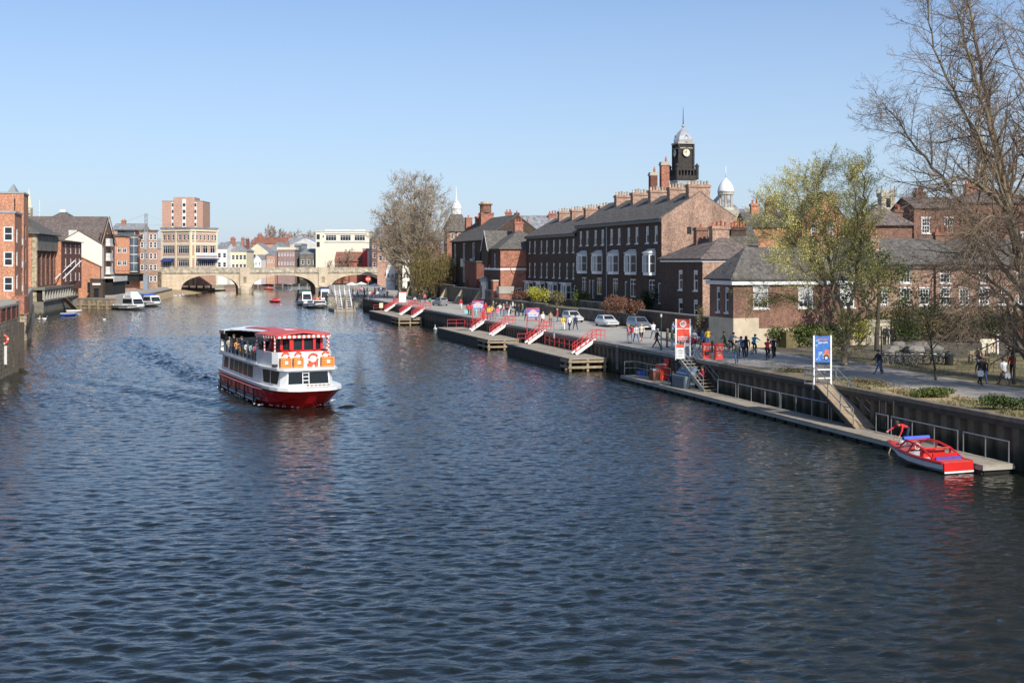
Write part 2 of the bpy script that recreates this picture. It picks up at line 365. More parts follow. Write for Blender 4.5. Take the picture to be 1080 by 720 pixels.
# land beyond, rising gently to the skyline
b = MB(); b.prism([(-900,760),(-40,700),(-10,720),(900,640),(1800,6800),(-2400,6800)], 'z', -2, 3.2); struct(b.build('far_land', m_land))

# ---------------------------------------------------------------- water
def watermat():
    m, nt, b = nmat('river_water'); L = nt.links.new
    tc = N(nt, 'ShaderNodeTexCoord')
    mp = N(nt, 'ShaderNodeMapping'); mp.inputs['Rotation'].default_value = (0,0,-.35); mp.inputs['Scale'].default_value = (.55,1.25,1); L(tc.outputs['Object'], mp.inputs[0])
    n1 = N(nt, 'ShaderNodeTexNoise', Scale=1.5, Detail=5.0, Roughness=.62, Distortion=.6); L(mp.outputs[0], n1.inputs['Vector'])
    n2 = N(nt, 'ShaderNodeTexNoise', Scale=5.5, Detail=3.0, Roughness=.6); L(mp.outputs[0], n2.inputs['Vector'])
    n3 = N(nt, 'ShaderNodeTexNoise', Scale=.035, Detail=3.0); L(tc.outputs['Object'], n3.inputs['Vector'])    # calm and ruffled patches
    mr = N(nt, 'ShaderNodeMapRange'); mr.inputs[1].default_value = .35; mr.inputs[2].default_value = .65; mr.inputs[3].default_value = .55; mr.inputs[4].default_value = 1.15; L(n3.outputs['Fac'], mr.inputs[0])
    b1 = N(nt, 'ShaderNodeBump', Distance=.06); L(n1.outputs['Fac'], b1.inputs['Height']); L(mr.outputs[0], b1.inputs['Strength'])
    b2 = N(nt, 'ShaderNodeBump', Strength=.5, Distance=.02); L(n2.outputs['Fac'], b2.inputs['Height']); L(b1.outputs[0], b2.inputs['Normal'])
    L(b2.outputs[0], b.inputs['Normal'])
    n4 = N(nt, 'ShaderNodeTexNoise', Scale=.02, Detail=3.0); L(tc.outputs['Object'], n4.inputs['Vector'])
    r = N(nt, 'ShaderNodeValToRGB'); r.color_ramp.elements[0].color = (.009,.012,.009,1); r.color_ramp.elements[1].color = (.014,.017,.011,1); L(n4.outputs['Fac'], r.inputs[0])
    L(r.outputs[0], b.inputs['Base Color'])
    b.inputs['Roughness'].default_value = .02; b.inputs['IOR'].default_value = 1.34; b.inputs['Specular IOR Level'].default_value = .8
    return m
m_water = watermat()
# waves as real relief near the camera: many wind-driven wave trains, fading out with distance
us = np.concatenate([np.arange(-40, 2, .085), np.arange(2, 50, .12), np.arange(50, 120, .28), np.arange(120, 430, .6)]); vs = np.arange(-72, 1.0, .16)
U, V = np.meshgrid(us, vs, indexing='ij')
X = Q0.x+DU.x*U+DV.x*V; Y = Q0.y+DU.y*U+DV.y*V
rs = np.random.RandomState(5); Z = np.zeros_like(X)
wind = math.radians(75)
for i in range(120):
    lam = .26*(5.6**rs.rand()); th = wind+rs.randn()*.6; k = 2*PI/lam
    amp = .0034*lam**.6*(.5+rs.rand())
    w_ = k*(X*math.cos(th)+Y*math.sin(th))+rs.rand()*6.28
    gx, gy, gp = rs.rand()*.05-.025, rs.rand()*.05-.025, rs.rand()*6.28
    Z += amp*(np.sin(w_)+.22*np.cos(2*w_))*(.6+.4*np.sin(gx*4*X+gy*4*Y+gp))
patch = .55+.22*(np.sin(.055*X+.021*Y+1.3)+np.sin(-.038*X+.047*Y+.4)*.8+np.sin(.11*X-.013*Y+2.0)*.5+np.sin(.017*X+.083*Y)*.6)
Zb = Z.copy(); Z *= np.clip(.42+patch, .5, 1.35)      # ruffled and calmer lanes
# stern wake of the trip boat: two diverging trains of waves and a churned trail
bx, by, bh = -18.0, 90.5, math.radians(-64.3)
lx = (X-bx)*math.cos(bh)+(Y-by)*math.sin(bh); ly = -(X-bx)*math.sin(bh)+(Y-by)*math.cos(bh)
for s_ in (-1, 1):
    d = ly*s_-(2.6+(9.5-lx)*.33)
    Z += np.where(lx < 9.5, .15*np.exp(-(d/2.8)**2)*np.cos(d*1.7)*np.exp(-np.abs(9.5-lx)/75), 0)
d2 = -ly-(2.2+np.maximum(0, -8-lx)*.03-.0009*np.maximum(0, -8-lx)**2)
aft = np.clip((-7-lx)/6, 0, 1)*np.exp(-np.maximum(0, -7-lx)/70)
Z += Zb*aft*(2.6*np.exp(-(d2/1.7)**2)-.55*np.exp(-((d2+5.0)/2.6)**2))   # churned edge of the wake and the slick inside it
Z += np.where(lx < -6, .20*np.exp(-(d2/2.0)**2)*np.cos(d2*1.35)*np.exp(-np.abs(-6-lx)/55)*np.clip((-6-lx)/4, 0, 1), 0)
fade = np.clip((428-U)/60, 0, 1)*np.clip((U+40)/2, 0, 1)*np.clip((.9-V)/1.0, 0, 1)*np.clip((V+72)/2, 0, 1)
Z = Z*fade
nu, nv = U.shape
idx = np.arange(nu*nv).reshape(nu, nv)
fc = np.stack([idx[:-1,:-1], idx[:-1,1:], idx[1:,1:], idx[1:,:-1]], -1).reshape(-1, 4)[:, ::-1]
# flat continuation round the relief, in one mesh with it
b = MB()
def strip(u0, u1, v0, v1): b.poly([tuple(UV(u, v)) for u, v in ((u0,v0),(u0,v1),(u1,v1),(u1,v0))][::-1])
ue, ve = float(us[-1]), float(vs[-1])
strip(-90, -40, -200, 60); strip(ue, 1250, -200, 60); strip(-40, ue, -200, -72); strip(-40, ue, ve, 60)
n0 = nu*nv; vco = np.concatenate([np.stack([X, Y, Z], -1).reshape(-1, 3), np.array(b.v)]); ff = np.concatenate([fc, np.array(b.f)+n0]).astype(np.int32)
me2 = bpy.data.meshes.new('water'); me2.vertices.add(len(vco)); me2.vertices.foreach_set('co', vco.astype(np.float32).ravel())
me2.loops.add(ff.size); me2.loops.foreach_set('vertex_index', ff.ravel()); me2.polygons.add(len(ff))
me2.polygons.foreach_set('loop_start', np.arange(0, ff.size, 4, dtype=np.int32)); me2.update(calc_edges=True)
me2.polygons.foreach_set('use_smooth', np.ones(len(ff), dtype=bool)); me2.materials.append(m_water); me2.validate(); me2.update()
struct(link('water', me2))
# ---------------------------------------------------------------- building kit
def facade(b, o, ex, W, z0, z1, holes, m=0, depth=.18, mrev=None):
    """wall face from o along ex (2D), holes = (x, z, w, h) cut right through to a reveal"""
    inn = Vector((-ex[1], ex[0])); o = Vector(o[:2]); ex = Vector(ex)
    P = lambda x, z, d=0: (o.x+ex.x*x+inn.x*d, o.y+ex.y*x+inn.y*d, z)
    hs = [(max(0, h[0]), max(z0, h[1]), min(W, h[0]+h[2]), min(z1, h[1]+h[3])) for h in holes]
    zs = sorted({z0, z1} | {h[1] for h in hs} | {h[3] for h in hs})
    for i in range(len(zs)-1):
        a, c = zs[i], zs[i+1]
        if c-a < 1e-5: continue
        cuts = sorted((h[0], h[2]) for h in hs if h[1] < (a+c)/2 < h[3])
        x = 0.0
        for p, q in cuts+[(W, W)]:
            if p-x > 1e-4: b.poly([P(x,a), P(p,a), P(p,c), P(x,c)], m)
            x = max(x, q)
    mr = m if mrev is None else mrev
    for x0, a, x1, c in hs:
        b.poly([P(x0,a), P(x0,a,depth), P(x0,c,depth), P(x0,c)], mr); b.poly([P(x1,a), P(x1,c), P(x1,c,depth), P(x1,a,depth)], mr)
        b.poly([P(x0,c), P(x0,c,depth), P(x1,c,depth), P(x1,c)], mr); b.poly([P(x0,a), P(x1,a), P(x1,a,depth), P(x0,a,depth)], mr)
WCACHE = {}
def window_meshes(style, w, h):
    k = (style, round(w, 2), round(h, 2))
    if k in WCACHE: return WCACHE[k]
    b = MB(); f = .13 if style != 'far' else .16
    fr = M['white']; gl = M['glass']
    if style in ('dark', 'darkfar'): fr = M['black']; 
    if style in ('stonef',): fr = M['stone']
    y0, y1 = .07, .17
    b.box(-w/2, -w/2+f, y0, y1, 0, h); b.box(w/2-f, w/2, y0, y1, 0, h)
    b.box(-w/2+f, w/2-f, y0, y1, 0, f); b.box(-w/2+f, w/2-f, y0, y1, h-f, h)
    if style in ('sash', 'sash12', 'sash12b', 'arch', 'far', 'stonef', 'blind'):
        b.box(-w/2+f, w/2-f, y0+.01, y1-.01, h*.5-.05, h*.5+.05)
    if style in ('sash12', 'sash12b'):
        for i in (1, 2): b.box(-w/2+f+(w-2*f)*i/3-.025, -w/2+f+(w-2*f)*i/3+.025, y0+.02, y1-.02, f, h-f)
        for z in (.26, .74): b.box(-w/2+f, w/2-f, y0+.025, y1-.025, h*z-.025, h*z+.025)
    if style == 'wide':
        n = max(2, int(w/.9))
        for i in range(1, n): b.box(-w/2+w*i/n-.04, -w/2+w*i/n+.04, y0+.01, y1-.01, f, h-f)
        b.box(-w/2+f, w/2-f, y0+.02, y1-.02, h*.72-.04, h*.72+.04)
    if style in ('sash', 'sash12', 'sash12b', 'arch', 'blind', 'door'):
        if style != 'door': b.box(-w/2-.08, w/2+.08, -.07, y0, -.12, -.003)     # sill
        b.box(-w/2-.05, w/2+.05, -.02, y0, h+.003, h+.16) if style in ('sash12', 'sash12b') else None
    g = MB()
    g.poly([(-w/2+f,.125,f), (w/2-f,.125,f), (w/2-f,.125,h-f), (-w/2+f,.125,h-f)])
    c = None
    if style == 'sash12b': g.poly([(-w/2+f,.115,f+.25*h), (w/2-f,.115,f+.25*h), (w/2-f,.115,h-f), (-w/2+f,.115,h-f)], 1)
    if style in ('sash', 'blind', 'arch'):                                      # drawn blind / net curtain behind the glass line of the upper sash
        hb = .22 if style == 'sash' else .45
        g.poly([(-w/2+f,.115,h*(1-hb)), (w/2-f,.115,h*(1-hb)), (w/2-f,.115,h-f), (-w/2+f,.115,h-f)], 1)
        cw = w*.16
        for s in (-1, 1):
            xs = sorted((s*(w/2-f), s*(w/2-f-cw))); g.poly([(xs[0],.112,f), (xs[1],.112,f), (xs[1],.112,h*.5), (xs[0],.112,h*.5)], 1)
    WCACHE[k] = (b.mesh('window_frame', [fr]), g.mesh('window_pane', [gl, M['curtain']]), )
    return WCACHE[k]
def window_one(style, w, h):
    k = (style, round(w, 2), round(h, 2), 'one')
    if k not in WCACHE:
        a, g = window_meshes(style, w, h); b = MB()
        for me, mi in ((a, 0), (g, 1)):
            n = len(b.v); b.v += [tuple(v.co) for v in me.vertices]; b.f += [tuple(n+i for i in p.vertices) for p in me.polygons]; b.m += [0 if mi == 0 else 1+p.material_index for p in me.polygons]
        WCACHE[k] = b.mesh('window', [a.materials[0], M['glass'], M['curtain']])
    return WCACHE[k]
SIDES = {}
def side_frame(s, W, Dp):
    return {'f': ((0,0), (1,0), W), 'r': ((W,0), (0,1), Dp), 'l': ((0,Dp), (0,-1), Dp), 'b': ((W,Dp), (-1,0), W)}[s]
def put_window(root, s, W, Dp, x, z, w, h, style, panes=True, off=0.0):
    o, ex, _ = side_frame(s, W, Dp); inn = (-ex[1], ex[0])
    loc = (o[0]+ex[0]*x-inn[0]*off, o[1]+ex[1]*x-inn[1]*off, z); rz = math.atan2(ex[1], ex[0])
    nm = 'door' if style == 'door' else 'window'
    if panes:
        a, g = window_meshes(style, w, h); wn = link(nm, a, root, loc, rz); link('pane', g, wn)
    else: wn = link(nm, window_one(style, w, h), root, loc, rz)
    return wn
def chimney_mesh(w, d, z0, z1, pots=3, ph=.6, pm='pot', bm='palebrick', shaft=(0, 0)):
    k = ('ch', w, d, z0, z1, pots, ph, pm, bm)
    if k in WCACHE: return WCACHE[k]
    b = MB(); b.box(-w/2, w/2, -d/2, d/2, z0, z1-.35); b.box(-w/2-.1, w/2+.1, -d/2-.1, d/2+.1, z1-.35, z1-.12); b.box(-w/2-.04, w/2+.04, -d/2-.04, d/2+.04, z1-.12, z1)
    for i in range(pots):
        t = (i+.5)/pots
        x, y = ((-w/2+w*t), 0) if w >= d else (0, -d/2+d*t)
        hh = ph*(.8+.4*((i*7) % 5)/5)
        b.lathe([(.15,z1), (.13,z1+hh*.85), (.165,z1+hh*.87), (.165,z1+hh)], 7, (x, y, 0), 1)
    WCACHE[k] = b.mesh('chimney', [M[bm], M[pm]]); return WCACHE[k]
def roof_mesh(kind, W, Dp, z, rise, ov=.35, rm='slate', gv=.12):
    b = MB(); th = .16
    if kind == 'gable':                    # ridge along x
        s = rise/(Dp/2); e = ov
        b.prism([(-e, z-e*s), (Dp/2, z+rise), (Dp+e, z-e*s), (Dp+e, z-e*s+th), (Dp/2, z+rise+th), (-e, z-e*s+th)], 'x', -gv, W+gv)
    elif kind == 'gabley':
        s = rise/(W/2); e = ov
        b.prism([(-e, z-e*s), (W/2, z+rise), (W+e, z-e*s), (W+e, z-e*s+th), (W/2, z+rise+th), (-e, z-e*s+th)], 'y', -gv, Dp+gv)
    elif kind in ('hip', 'pyr'):
        e = ov
        A = [(-e,-e), (W+e,-e), (W+e,Dp+e), (-e,Dp+e)]
        if W >= Dp: h = Dp/2+e; r0, r1 = (h-e, Dp/2), (W-h+e, Dp/2)
        else: h = W/2+e; r0, r1 = (W/2, h-e), (W/2, Dp-h+e)
        zt = z+rise; b.poly([(x, y, z) for x, y in A[::-1]]); zb = z+.12
        for i in range(4):
            p, q = A[i], A[(i+1) % 4]; b.poly([(*p, z), (*q, z), (*q, zb), (*p, zb)])
        R0, R1 = (*r0, zt), (*r1, zt); B = [(*p, zb) for p in A]
        if W >= Dp:
            b.poly([B[0], B[1], R1, R0]); b.poly([B[1], B[2], R1]); b.poly([B[2], B[3], R0, R1]); b.poly([B[3], B[0], R0])
        else:
            b.poly([B[0], B[1], R0]); b.poly([B[1], B[2], R1, R0]); b.poly([B[2], B[3], R1]); b.poly([B[3], B[0], R0, R1])
    elif kind == 'flat':
        b.box(-ov, W+ov, -ov, Dp+ov, z+.002, z+rise)
    elif kind == 'shed':                   # high at the back
        e = ov; s = rise/Dp
        b.prism([(-e, z-e*s), (Dp+e, z+rise+e*s), (Dp+e, z+rise+e*s+th), (-e, z-e*s+th)], 'x', -gv, W+gv)
    return b.mesh('roof', M[rm])
def building(name, label, cat, loc, rz, W, Dp, z1, wm, roof=('gable', 3, .35, 'slate'), wins=(), chims=(), group=None, z0=-1.0, sides='flrb', panes=True, mrev=None, cornice=None, plinth=None, bands=()):
    """wins: (side, x, z, w, h, style); chims: (x, y, w, d, z0, z1, pots, ph, pm, bm)"""
    t = thing(name, label, cat, loc, rz, group)
    b = MB(); kind, rise, ov, rm = roof
    for s in sides:
        o, ex, L_ = side_frame(s, W, Dp)
        facade(b, o, ex, L_, z0, z1, [(w[1]-w[3]/2, w[2], w[3], w[4]) for w in wins if w[0] == s], 0)
    if kind == 'gable':
        if 'r' in sides: b.poly([(W,0,z1), (W,Dp,z1), (W,Dp/2,z1+rise)])
        if 'l' in sides: b.poly([(0,Dp,z1), (0,0,z1), (0,Dp/2,z1+rise)])
    if kind == 'gabley':
        b.poly([(0,0,z1), (W,0,z1), (W/2,0,z1+rise)]); b.poly([(W,Dp,z1), (0,Dp,z1), (W/2,Dp,z1+rise)])
    if kind == 'shed':
        b.poly([(W,0,z1), (W,Dp,z1), (W,Dp,z1+rise)]); b.poly([(0,Dp,z1), (0,0,z1), (0,Dp,z1+rise)]); b.poly([(W,Dp,z1), (0,Dp,z1), (0,Dp,z1+rise), (W,Dp,z1+rise)])
    b.build('wall', [M[wm]], t)
    r = None
    if kind != 'none':
        r = link('roof', roof_mesh(kind, W, Dp, z1, rise, ov, rm), t)
    for c in chims: link('chimney', chimney_mesh(*c[2:]), r if r else t, (c[0], c[1], 0))
    for w in wins: put_window(t, w[0], W, Dp, w[1], w[2], w[3], w[4], w[5], panes)
    if cornice:
        cz, ch, cp, cm = cornice; b = MB()
        for s in sides:
            o, ex, L_ = side_frame(s, W, Dp); inn = Vector((-ex[1], ex[0])); e = Vector(ex)
            p = Vector(o)-e*cp; q = Vector(o)+e*(L_+cp)
            b.prism([tuple(v) for v in (p-inn*cp, q-inn*cp, q-inn*(-.05)-e*(cp+.05), p+inn*.05+e*(cp+.05))], 'z', cz, cz+ch)
        b.build('cornice', M[cm], t)
    for z, h, bm in bands:
        b = MB(); p = .06
        for s in sides:
            o, ex, L_ = side_frame(s, W, Dp); inn = Vector((-ex[1], ex[0])); e = Vector(ex)
            q0 = Vector(o)-e*p; q1 = Vector(o)+e*(L_+p)
            b.prism([tuple(v) for v in (q0-inn*p, q1-inn*p, q1-inn*.002-e*(p), q0-inn*.002+e*p)], 'z', z, z+h)
        b.build('string_course', M[bm], t)
    return t
ROB = RZ-PI/2        # right bank: facade looks at the river (local x towards the camera, y inland)
LOB = RZ+PI/2        # left bank: facade looks at the river (local x away from the camera)
# ---------------------------------------------------------------- right bank: terraces
GT = 3.9
FAR_T = UY(175.2, 18, GT)                    # far front corner of the tall terrace
def along(p, d): return p-DU*d               # towards the camera
def bay_mesh(zb, zt, w, proj, hood=True):
    b = MB(); c = proj*.8
    pl = [(-w/2, .02), (-w/2+c*.5, -proj), (w/2-c*.5, -proj), (w/2, .02)]
    b.prism(pl, 'z', zb-.25, zb+.12); b.prism(pl, 'z', zt-.2, zt+.05)
    for i in range(4):
        x, y = pl[i]; y = min(y, 0); b.box(x-.09, x+.09, y-.06 if y < 0 else -.06, y+.10 if y < 0 else .02, zb+.12, zt-.2)
    b.box(-.06, .06, -proj-.04, -proj+.08, zb+.12, zt-.2)
    b.prism([(-w/2+.06,-.0), (-w/2+c*.5,-proj+.05), (w/2-c*.5,-proj+.05), (w/2-.06,-.0)], 'z', (zb+zt)/2-.04, (zb+zt)/2+.04)
    g = MB(); q = [(-w/2+.05,0), (-w/2+c*.5+.03,-proj+.07), (w/2-c*.5-.03,-proj+.07), (w/2-.05,0)]
    for i in range(3): g.poly([(*q[i], zb+.12), (*q[i+1], zb+.12), (*q[i+1], zt-.2), (*q[i], zt-.2)])
    for x0, x1 in ((-w*.32,-w*.16), (w*.16, w*.30)): g.poly([(x0,-proj+.066,zb+.12), (x1,-proj+.066,zb+.12), (x1,-proj+.066,zt-.2), (x0,-proj+.066,zt-.2)], 1)
    h = MB()
    hp = [(-w/2-.12, .02), (-w/2+c*.5-.1, -proj-.14), (w/2-c*.5+.1, -proj-.14), (w/2+.12, .02)]
    ht = [(-w/2+.25, .02), (-w/2+.45, -.12), (w/2-.45, -.12), (w/2-.25, .02)]
    h.loft([[(*p, zt+.052) for p in hp], [(*p, zt+.14) for p in hp], [(*p, zt+.62) for p in ht]])
    return b, g, h
labels_t = ['tall sooty terrace house at the far end, beside the lower terrace', 'second sooty house of the tall terrace from the lower terrace', 'middle sooty house of the tall terrace, with a grey drainpipe down its front',
            'sooty tall terrace house next to the one with the pale brick gable', 'tall end house with a sunlit pale brick gable and a wide chimney']
L5 = 31.2/5; DP = 10.2; ZE = 15.6-GT; RISE = 3.2
for i in range(5):
    o = along(FAR_T, L5*i); W = L5-.004; end = i == 4
    wins = []
    for x in (W*.27, W*.72): wins.append(('f', x, 12.55-GT, 1.0, 2.1, 'arch'))
    wins.append(('f', W*.5, 5.6-GT, 2.0, 2.35, 'wide')); 
    hole = ('f', W*.5, 8.75-GT, 1.7, 2.45, 'skip')
    if i != 2: wins.append(('f', W*.11 if i % 2 else W*.88, 5.0-GT, .9, 2.6, 'door'))
    t = thing('terrace_house', labels_t[i], 'house', o, ROB, 'houses of the tall riverside terrace')
    b = MB()
    facade(b, (0,0), (1,0), W, -1, ZE, [(w_[1]-w_[3]/2, w_[2], w_[3], w_[4]) for w_ in wins+[hole]], 0)
    facade(b, (W,DP), (-1,0), W, -1, ZE, [], 0)
    if end:
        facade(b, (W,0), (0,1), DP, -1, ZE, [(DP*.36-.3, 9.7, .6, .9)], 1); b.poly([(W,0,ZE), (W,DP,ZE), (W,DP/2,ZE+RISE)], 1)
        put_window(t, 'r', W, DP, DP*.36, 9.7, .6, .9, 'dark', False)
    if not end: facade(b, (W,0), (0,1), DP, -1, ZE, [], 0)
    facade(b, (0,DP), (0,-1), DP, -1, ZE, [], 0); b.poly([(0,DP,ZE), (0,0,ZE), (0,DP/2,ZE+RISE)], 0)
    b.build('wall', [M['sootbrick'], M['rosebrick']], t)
    rf = link('roof', roof_mesh('gable', W, DP, ZE, RISE, .35, 'slate', 0.0), t)
    ch = chimney_mesh(.95, 2.9, ZE+RISE-1.9, ZE+RISE+.95, 7, .5, 'pot', 'rosebrick')
    link('chimney', ch, rf, (W-.48 if end else W-.002, DP/2, 0))
    for w_ in wins: put_window(t, 'f', W, DP, *w_[1:])
    ba, gl, hd = bay_mesh(8.75-GT, 11.2-GT, 2.5, .75)
    bo = ba.build('bay_window', M['white'], t, (W*.5, 0, 0)); gl.build('pane', [M['glass'], M['curtain']], bo); hd.build('hood', M['offwhite'], bo)
    b = MB(); b.box(0, W, -.34, .02, ZE-.55, ZE-.22); b.build('eaves_board', M['black'], t)
    if i == 2:
        b = MB(); b.tube((.2,-.12,0), (.2,-.12,ZE-.2), .09, n=8); b.build('drainpipe', M['lead'], t)
# lower terrace of four
ZE2 = 14.5-GT; L4 = 25.6/4; FAR_L = UY(175.2, 18, GT)+DU*25.6
labels_l = ['lower sooty terrace house at the end nearest the red brick house', 'second house of the lower sooty terrace counting from the red brick house', 'third house of the lower sooty terrace, white bay at street level',
            'lower sooty terrace house joined to the taller terrace']
for i in range(4):
    o = along(FAR_L, L4*i); W = L4-.004
    t = thing('terrace_house', labels_l[i], 'house', o, ROB, 'houses of the lower riverside terrace')
    wins = [('f', x, z, .85, h, st) for x in (W*.3, W*.75) for z, h, st in ((11.6-GT, 2.0, 'arch'), (7.7-GT, 2.3, 'sash'))]
    b = MB()
    facade(b, (0,0), (1,0), W, -1, ZE2, [(w_[1]-w_[3]/2, w_[2], w_[3], w_[4]) for w_ in wins]+[(W*.38-1.2, 4.4-GT, 2.4, 2.4), (W*.86-.5, 4.0-GT, 1.0, 2.7)], 0)
    facade(b, (W,DP), (-1,0), W, -1, ZE2, [], 0)
    facade(b, (W,0), (0,1), DP, -1, ZE2, [], 0); facade(b, (0,DP), (0,-1), DP, -1, ZE2, [], 0); b.poly([(0,DP,ZE2), (0,0,ZE2), (0,DP/2,ZE2+2.9)], 0)
    b.build('wall', [M['sootbrick']], t)
    rf = link('roof', roof_mesh('gable', W, DP, ZE2, 2.9, .35, 'slate', 0.0), t)
    link('chimney', chimney_mesh(.95, 2.7, ZE2+1.4, ZE2+4.0, 6, .5, 'pot', 'rosebrick'), rf, (W-.6, DP/2, 0))
    for w_ in wins: put_window(t, 'f', W, DP, *w_[1:])
    put_window(t, 'f', W, DP, W*.86, 4.0-GT, 1.0, 2.7, 'door')
    ba, gl, hd = bay_mesh(4.4-GT, 6.8-GT, 2.7, .7)
    bo = ba.build('bay_window', M['white'], t, (W*.38, 0, 0)); gl.build('pane', [M['glass'], M['curtain']], bo)
    h = MB(); h.box(-1.6, 1.6, -.9, .02, 6.87-GT, 7.05-GT); h.box(-1.25, -1.13, -.72, .01, 4.15-GT-.5, 4.15-GT); h.build('bay_roof', M['white'], bo)
    b = MB(); b.box(0, W, -.33, .02, ZE2-.5, ZE2-.2); b.build('eaves_board', M['black'], t)
# small house with a hipped roof
oA = PV(697.5, 16, 3.3); WA = (oA-PV(741, 16, 3.3)).length; ZA = 10.45-3.3
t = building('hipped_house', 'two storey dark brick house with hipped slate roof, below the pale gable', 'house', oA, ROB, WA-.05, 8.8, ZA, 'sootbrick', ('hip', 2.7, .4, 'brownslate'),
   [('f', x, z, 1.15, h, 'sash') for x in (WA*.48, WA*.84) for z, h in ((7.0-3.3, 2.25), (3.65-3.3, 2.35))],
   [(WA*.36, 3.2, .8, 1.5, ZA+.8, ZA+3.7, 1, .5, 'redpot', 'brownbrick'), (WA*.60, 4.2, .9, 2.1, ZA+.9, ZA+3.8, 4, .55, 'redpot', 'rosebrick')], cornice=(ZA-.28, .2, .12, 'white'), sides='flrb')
# skin on the gable side, sunlight on the flank painted as lighter brick
b = MB(); b.box(WA-.048, WA-.02, .02, 8.7, 0, ZA-.3); b.build('lit_flank_skin', M['rosebrick'], t)
# lodge: one storey over a pale stone base
oB = PV(750.5, 8.4+.0, 2.5); cB = G(773, 366, 2.5)
cB = UY(106, 8.4, 2.5); LB = 4.8; oB = cB+DU*LB; WB2 = 13.5; ZB = 6.05
t = building('brick_lodge', 'low brick lodge on a pale stone base, white cornice, behind the budding tree', 'house', oB, ROB, LB, WB2, ZB, 'brownbrick', ('hip', 3.0, .45, 'slate'),
   [('f', LB*.36, 3.1, .75, 2.3, 'sash'), ('f', LB*.72, 3.1, .75, 2.3, 'sash'), ('r', 2.75, 3.5, 1.55, 1.9, 'sash12b'), ('r', 7.3, 3.5, 1.55, 1.9, 'sash12b'), ('r', 11.6, 3.5, 1.55, 1.9, 'sash12b')],
   [(LB*.5, WB2-3.2, 1.0, 2.0, ZB+1.2, ZB+4.0, 3, .5, 'redpot', 'brownbrick')], cornice=(ZB-.42, .36, .28, 'white'), z0=-.5)
b = MB(); b.box(-.06, LB+.06, -.06, .0-.004, -.4, 2.65); b.box(LB+.004, LB+.06, -.06, 2.5, -.4, 2.65); b.box(LB+.004, LB+.05, 2.5, WB2, -.4, 1.7); b.build('stone_base', M['render'], t)
for yy in (2.75, 7.3, 11.6):
    b = MB(); b.prism([(yy-.14,5.43), (yy+.14,5.43), (yy+.2,5.62), (yy-.2,5.62)], 'x', LB+.003, LB+.1); b.build('keystone', M['white'], t)
# brown stone garden wall running right from the lodge, behind the hedge
b = MB(); b.box(LB-.2, LB+.15, WB2+.02, WB2+2.5, -.4, 2.1); b.box(LB-.25, LB+.2, WB2+.02, WB2+2.5, 2.1, 2.3)
tag(b.build('garden_wall', M['palestone'], None, oB, ROB), 'pale stone wall behind the hedge, right of the lodge', 'wall')
# long low range facing the park
oC = AT(872, 128, 3.2); WC = 25.0; ZC = 10.05-3.2
wl = [('f', PX(p, 128)-oC.x, 8.05-3.2-.15, 1.15, 2.05, 'sash12') for p in (910, 955, 997, 1038, 1078)]
wl += [('f', PX(p, 128)-oC.x, 5.55-3.2, 1.1, 1.75, 'sash12') for p in (909, 932, 955, 975, 997, 1017, 1038, 1058, 1079)]
t = building('cottage_range', 'long two storey brick range with slate roof and small-paned white windows, behind the trees', 'house', oC, 0.0, WC, 9, ZC, 'rosebrick', ('gable', 2.6, .3, 'slate'), wl,
   [(PX(928, 128)-oC.x, 2.4, 1.0, .9, ZC+.7, ZC+2.6, 0, .1, 'redpot', 'rosebrick'), (PX(918, 131)-oC.x, 4.5, 2.0, .9, ZC+1.8, ZC+3.6, 5, .9, 'redpot', 'brownbrick'), (PX(1000, 131)-oC.x, 4.5, 2.0, .9, ZC+1.8, ZC+3.4, 4, .7, 'redpot', 'brownbrick')], z0=-1)
b = MB(); b.tube((PX(986,128)-oC.x, -.12, 0), (PX(986,128)-oC.x, -.12, ZC-.2), .08); b.build('drainpipe', M['black'], t)
b = MB(); b.box(-.2, WC+.2, -.42, -.30, ZC-.42, ZC-.24); b.build('gutter', M['black'], t)
# roofs behind the range
def rear(name, label, px0, px1, D, yb, ytop, wm, roof, chims=(), wins=(), rz=0.0, dep=9, group=None, cat='house'):
    """a building seen over others: walls from ground to yb's height, roof up to ytop"""
    x0, x1 = PX(px0, D), PX(px1, D); ze = PZ(yb, D); zr = PZ(ytop, D+dep*.5)
    kind, ov, rm = roof
    return building(name, label, cat, (x0, D, 3.0), rz, x1-x0, dep, ze-3.0, wm, (kind, max(.3, zr-ze), ov, rm), wins, chims, group, panes=False)
zh = lambda y, D: PZ(y, D)-3.0
rear('hipped_house', 'brown hipped roof house behind the long range, under the church tower', 907, 962, 146, 238, 216, 'brownbrick', ('hip', .4, 'brownslate'), [(5.9, 4, .9, 1.4, zh(240,146), zh(220,146), 3, .7, 'redpot', 'brownbrick')])
rear('brick_house', 'tall reddish brick house behind the long range, left of the bare tree', 964, 1012, 150, 219, 209, 'brownbrick', ('gable', .3, 'brownslate'), [(2.2, 4.5, 1.2, 1.2, zh(215,150), zh(200,150), 3, .6, 'redpot', 'brownbrick')],
     [('f', 1.5, zh(246,150), 1.1, 1.9, 'sash12'), ('f', 4.4, zh(246,150), 1.1, 1.9, 'sash12')])
rear('brick_house', 'brown roofed brick house behind the bare tree, below the spire', 1013, 1100, 154, 214, 199, 'brownbrick', ('hip', .4, 'brownslate'), [(3.0, 4.5, 1.4, 1.2, zh(206,154), zh(192,154), 4, .6, 'redpot', 'redbrick')],
     [('f', 3.8, zh(262,154), 1.2, 2.0, 'sash12'), ('f', 7.6, zh(262,154), 1.2, 2.0, 'sash12')])
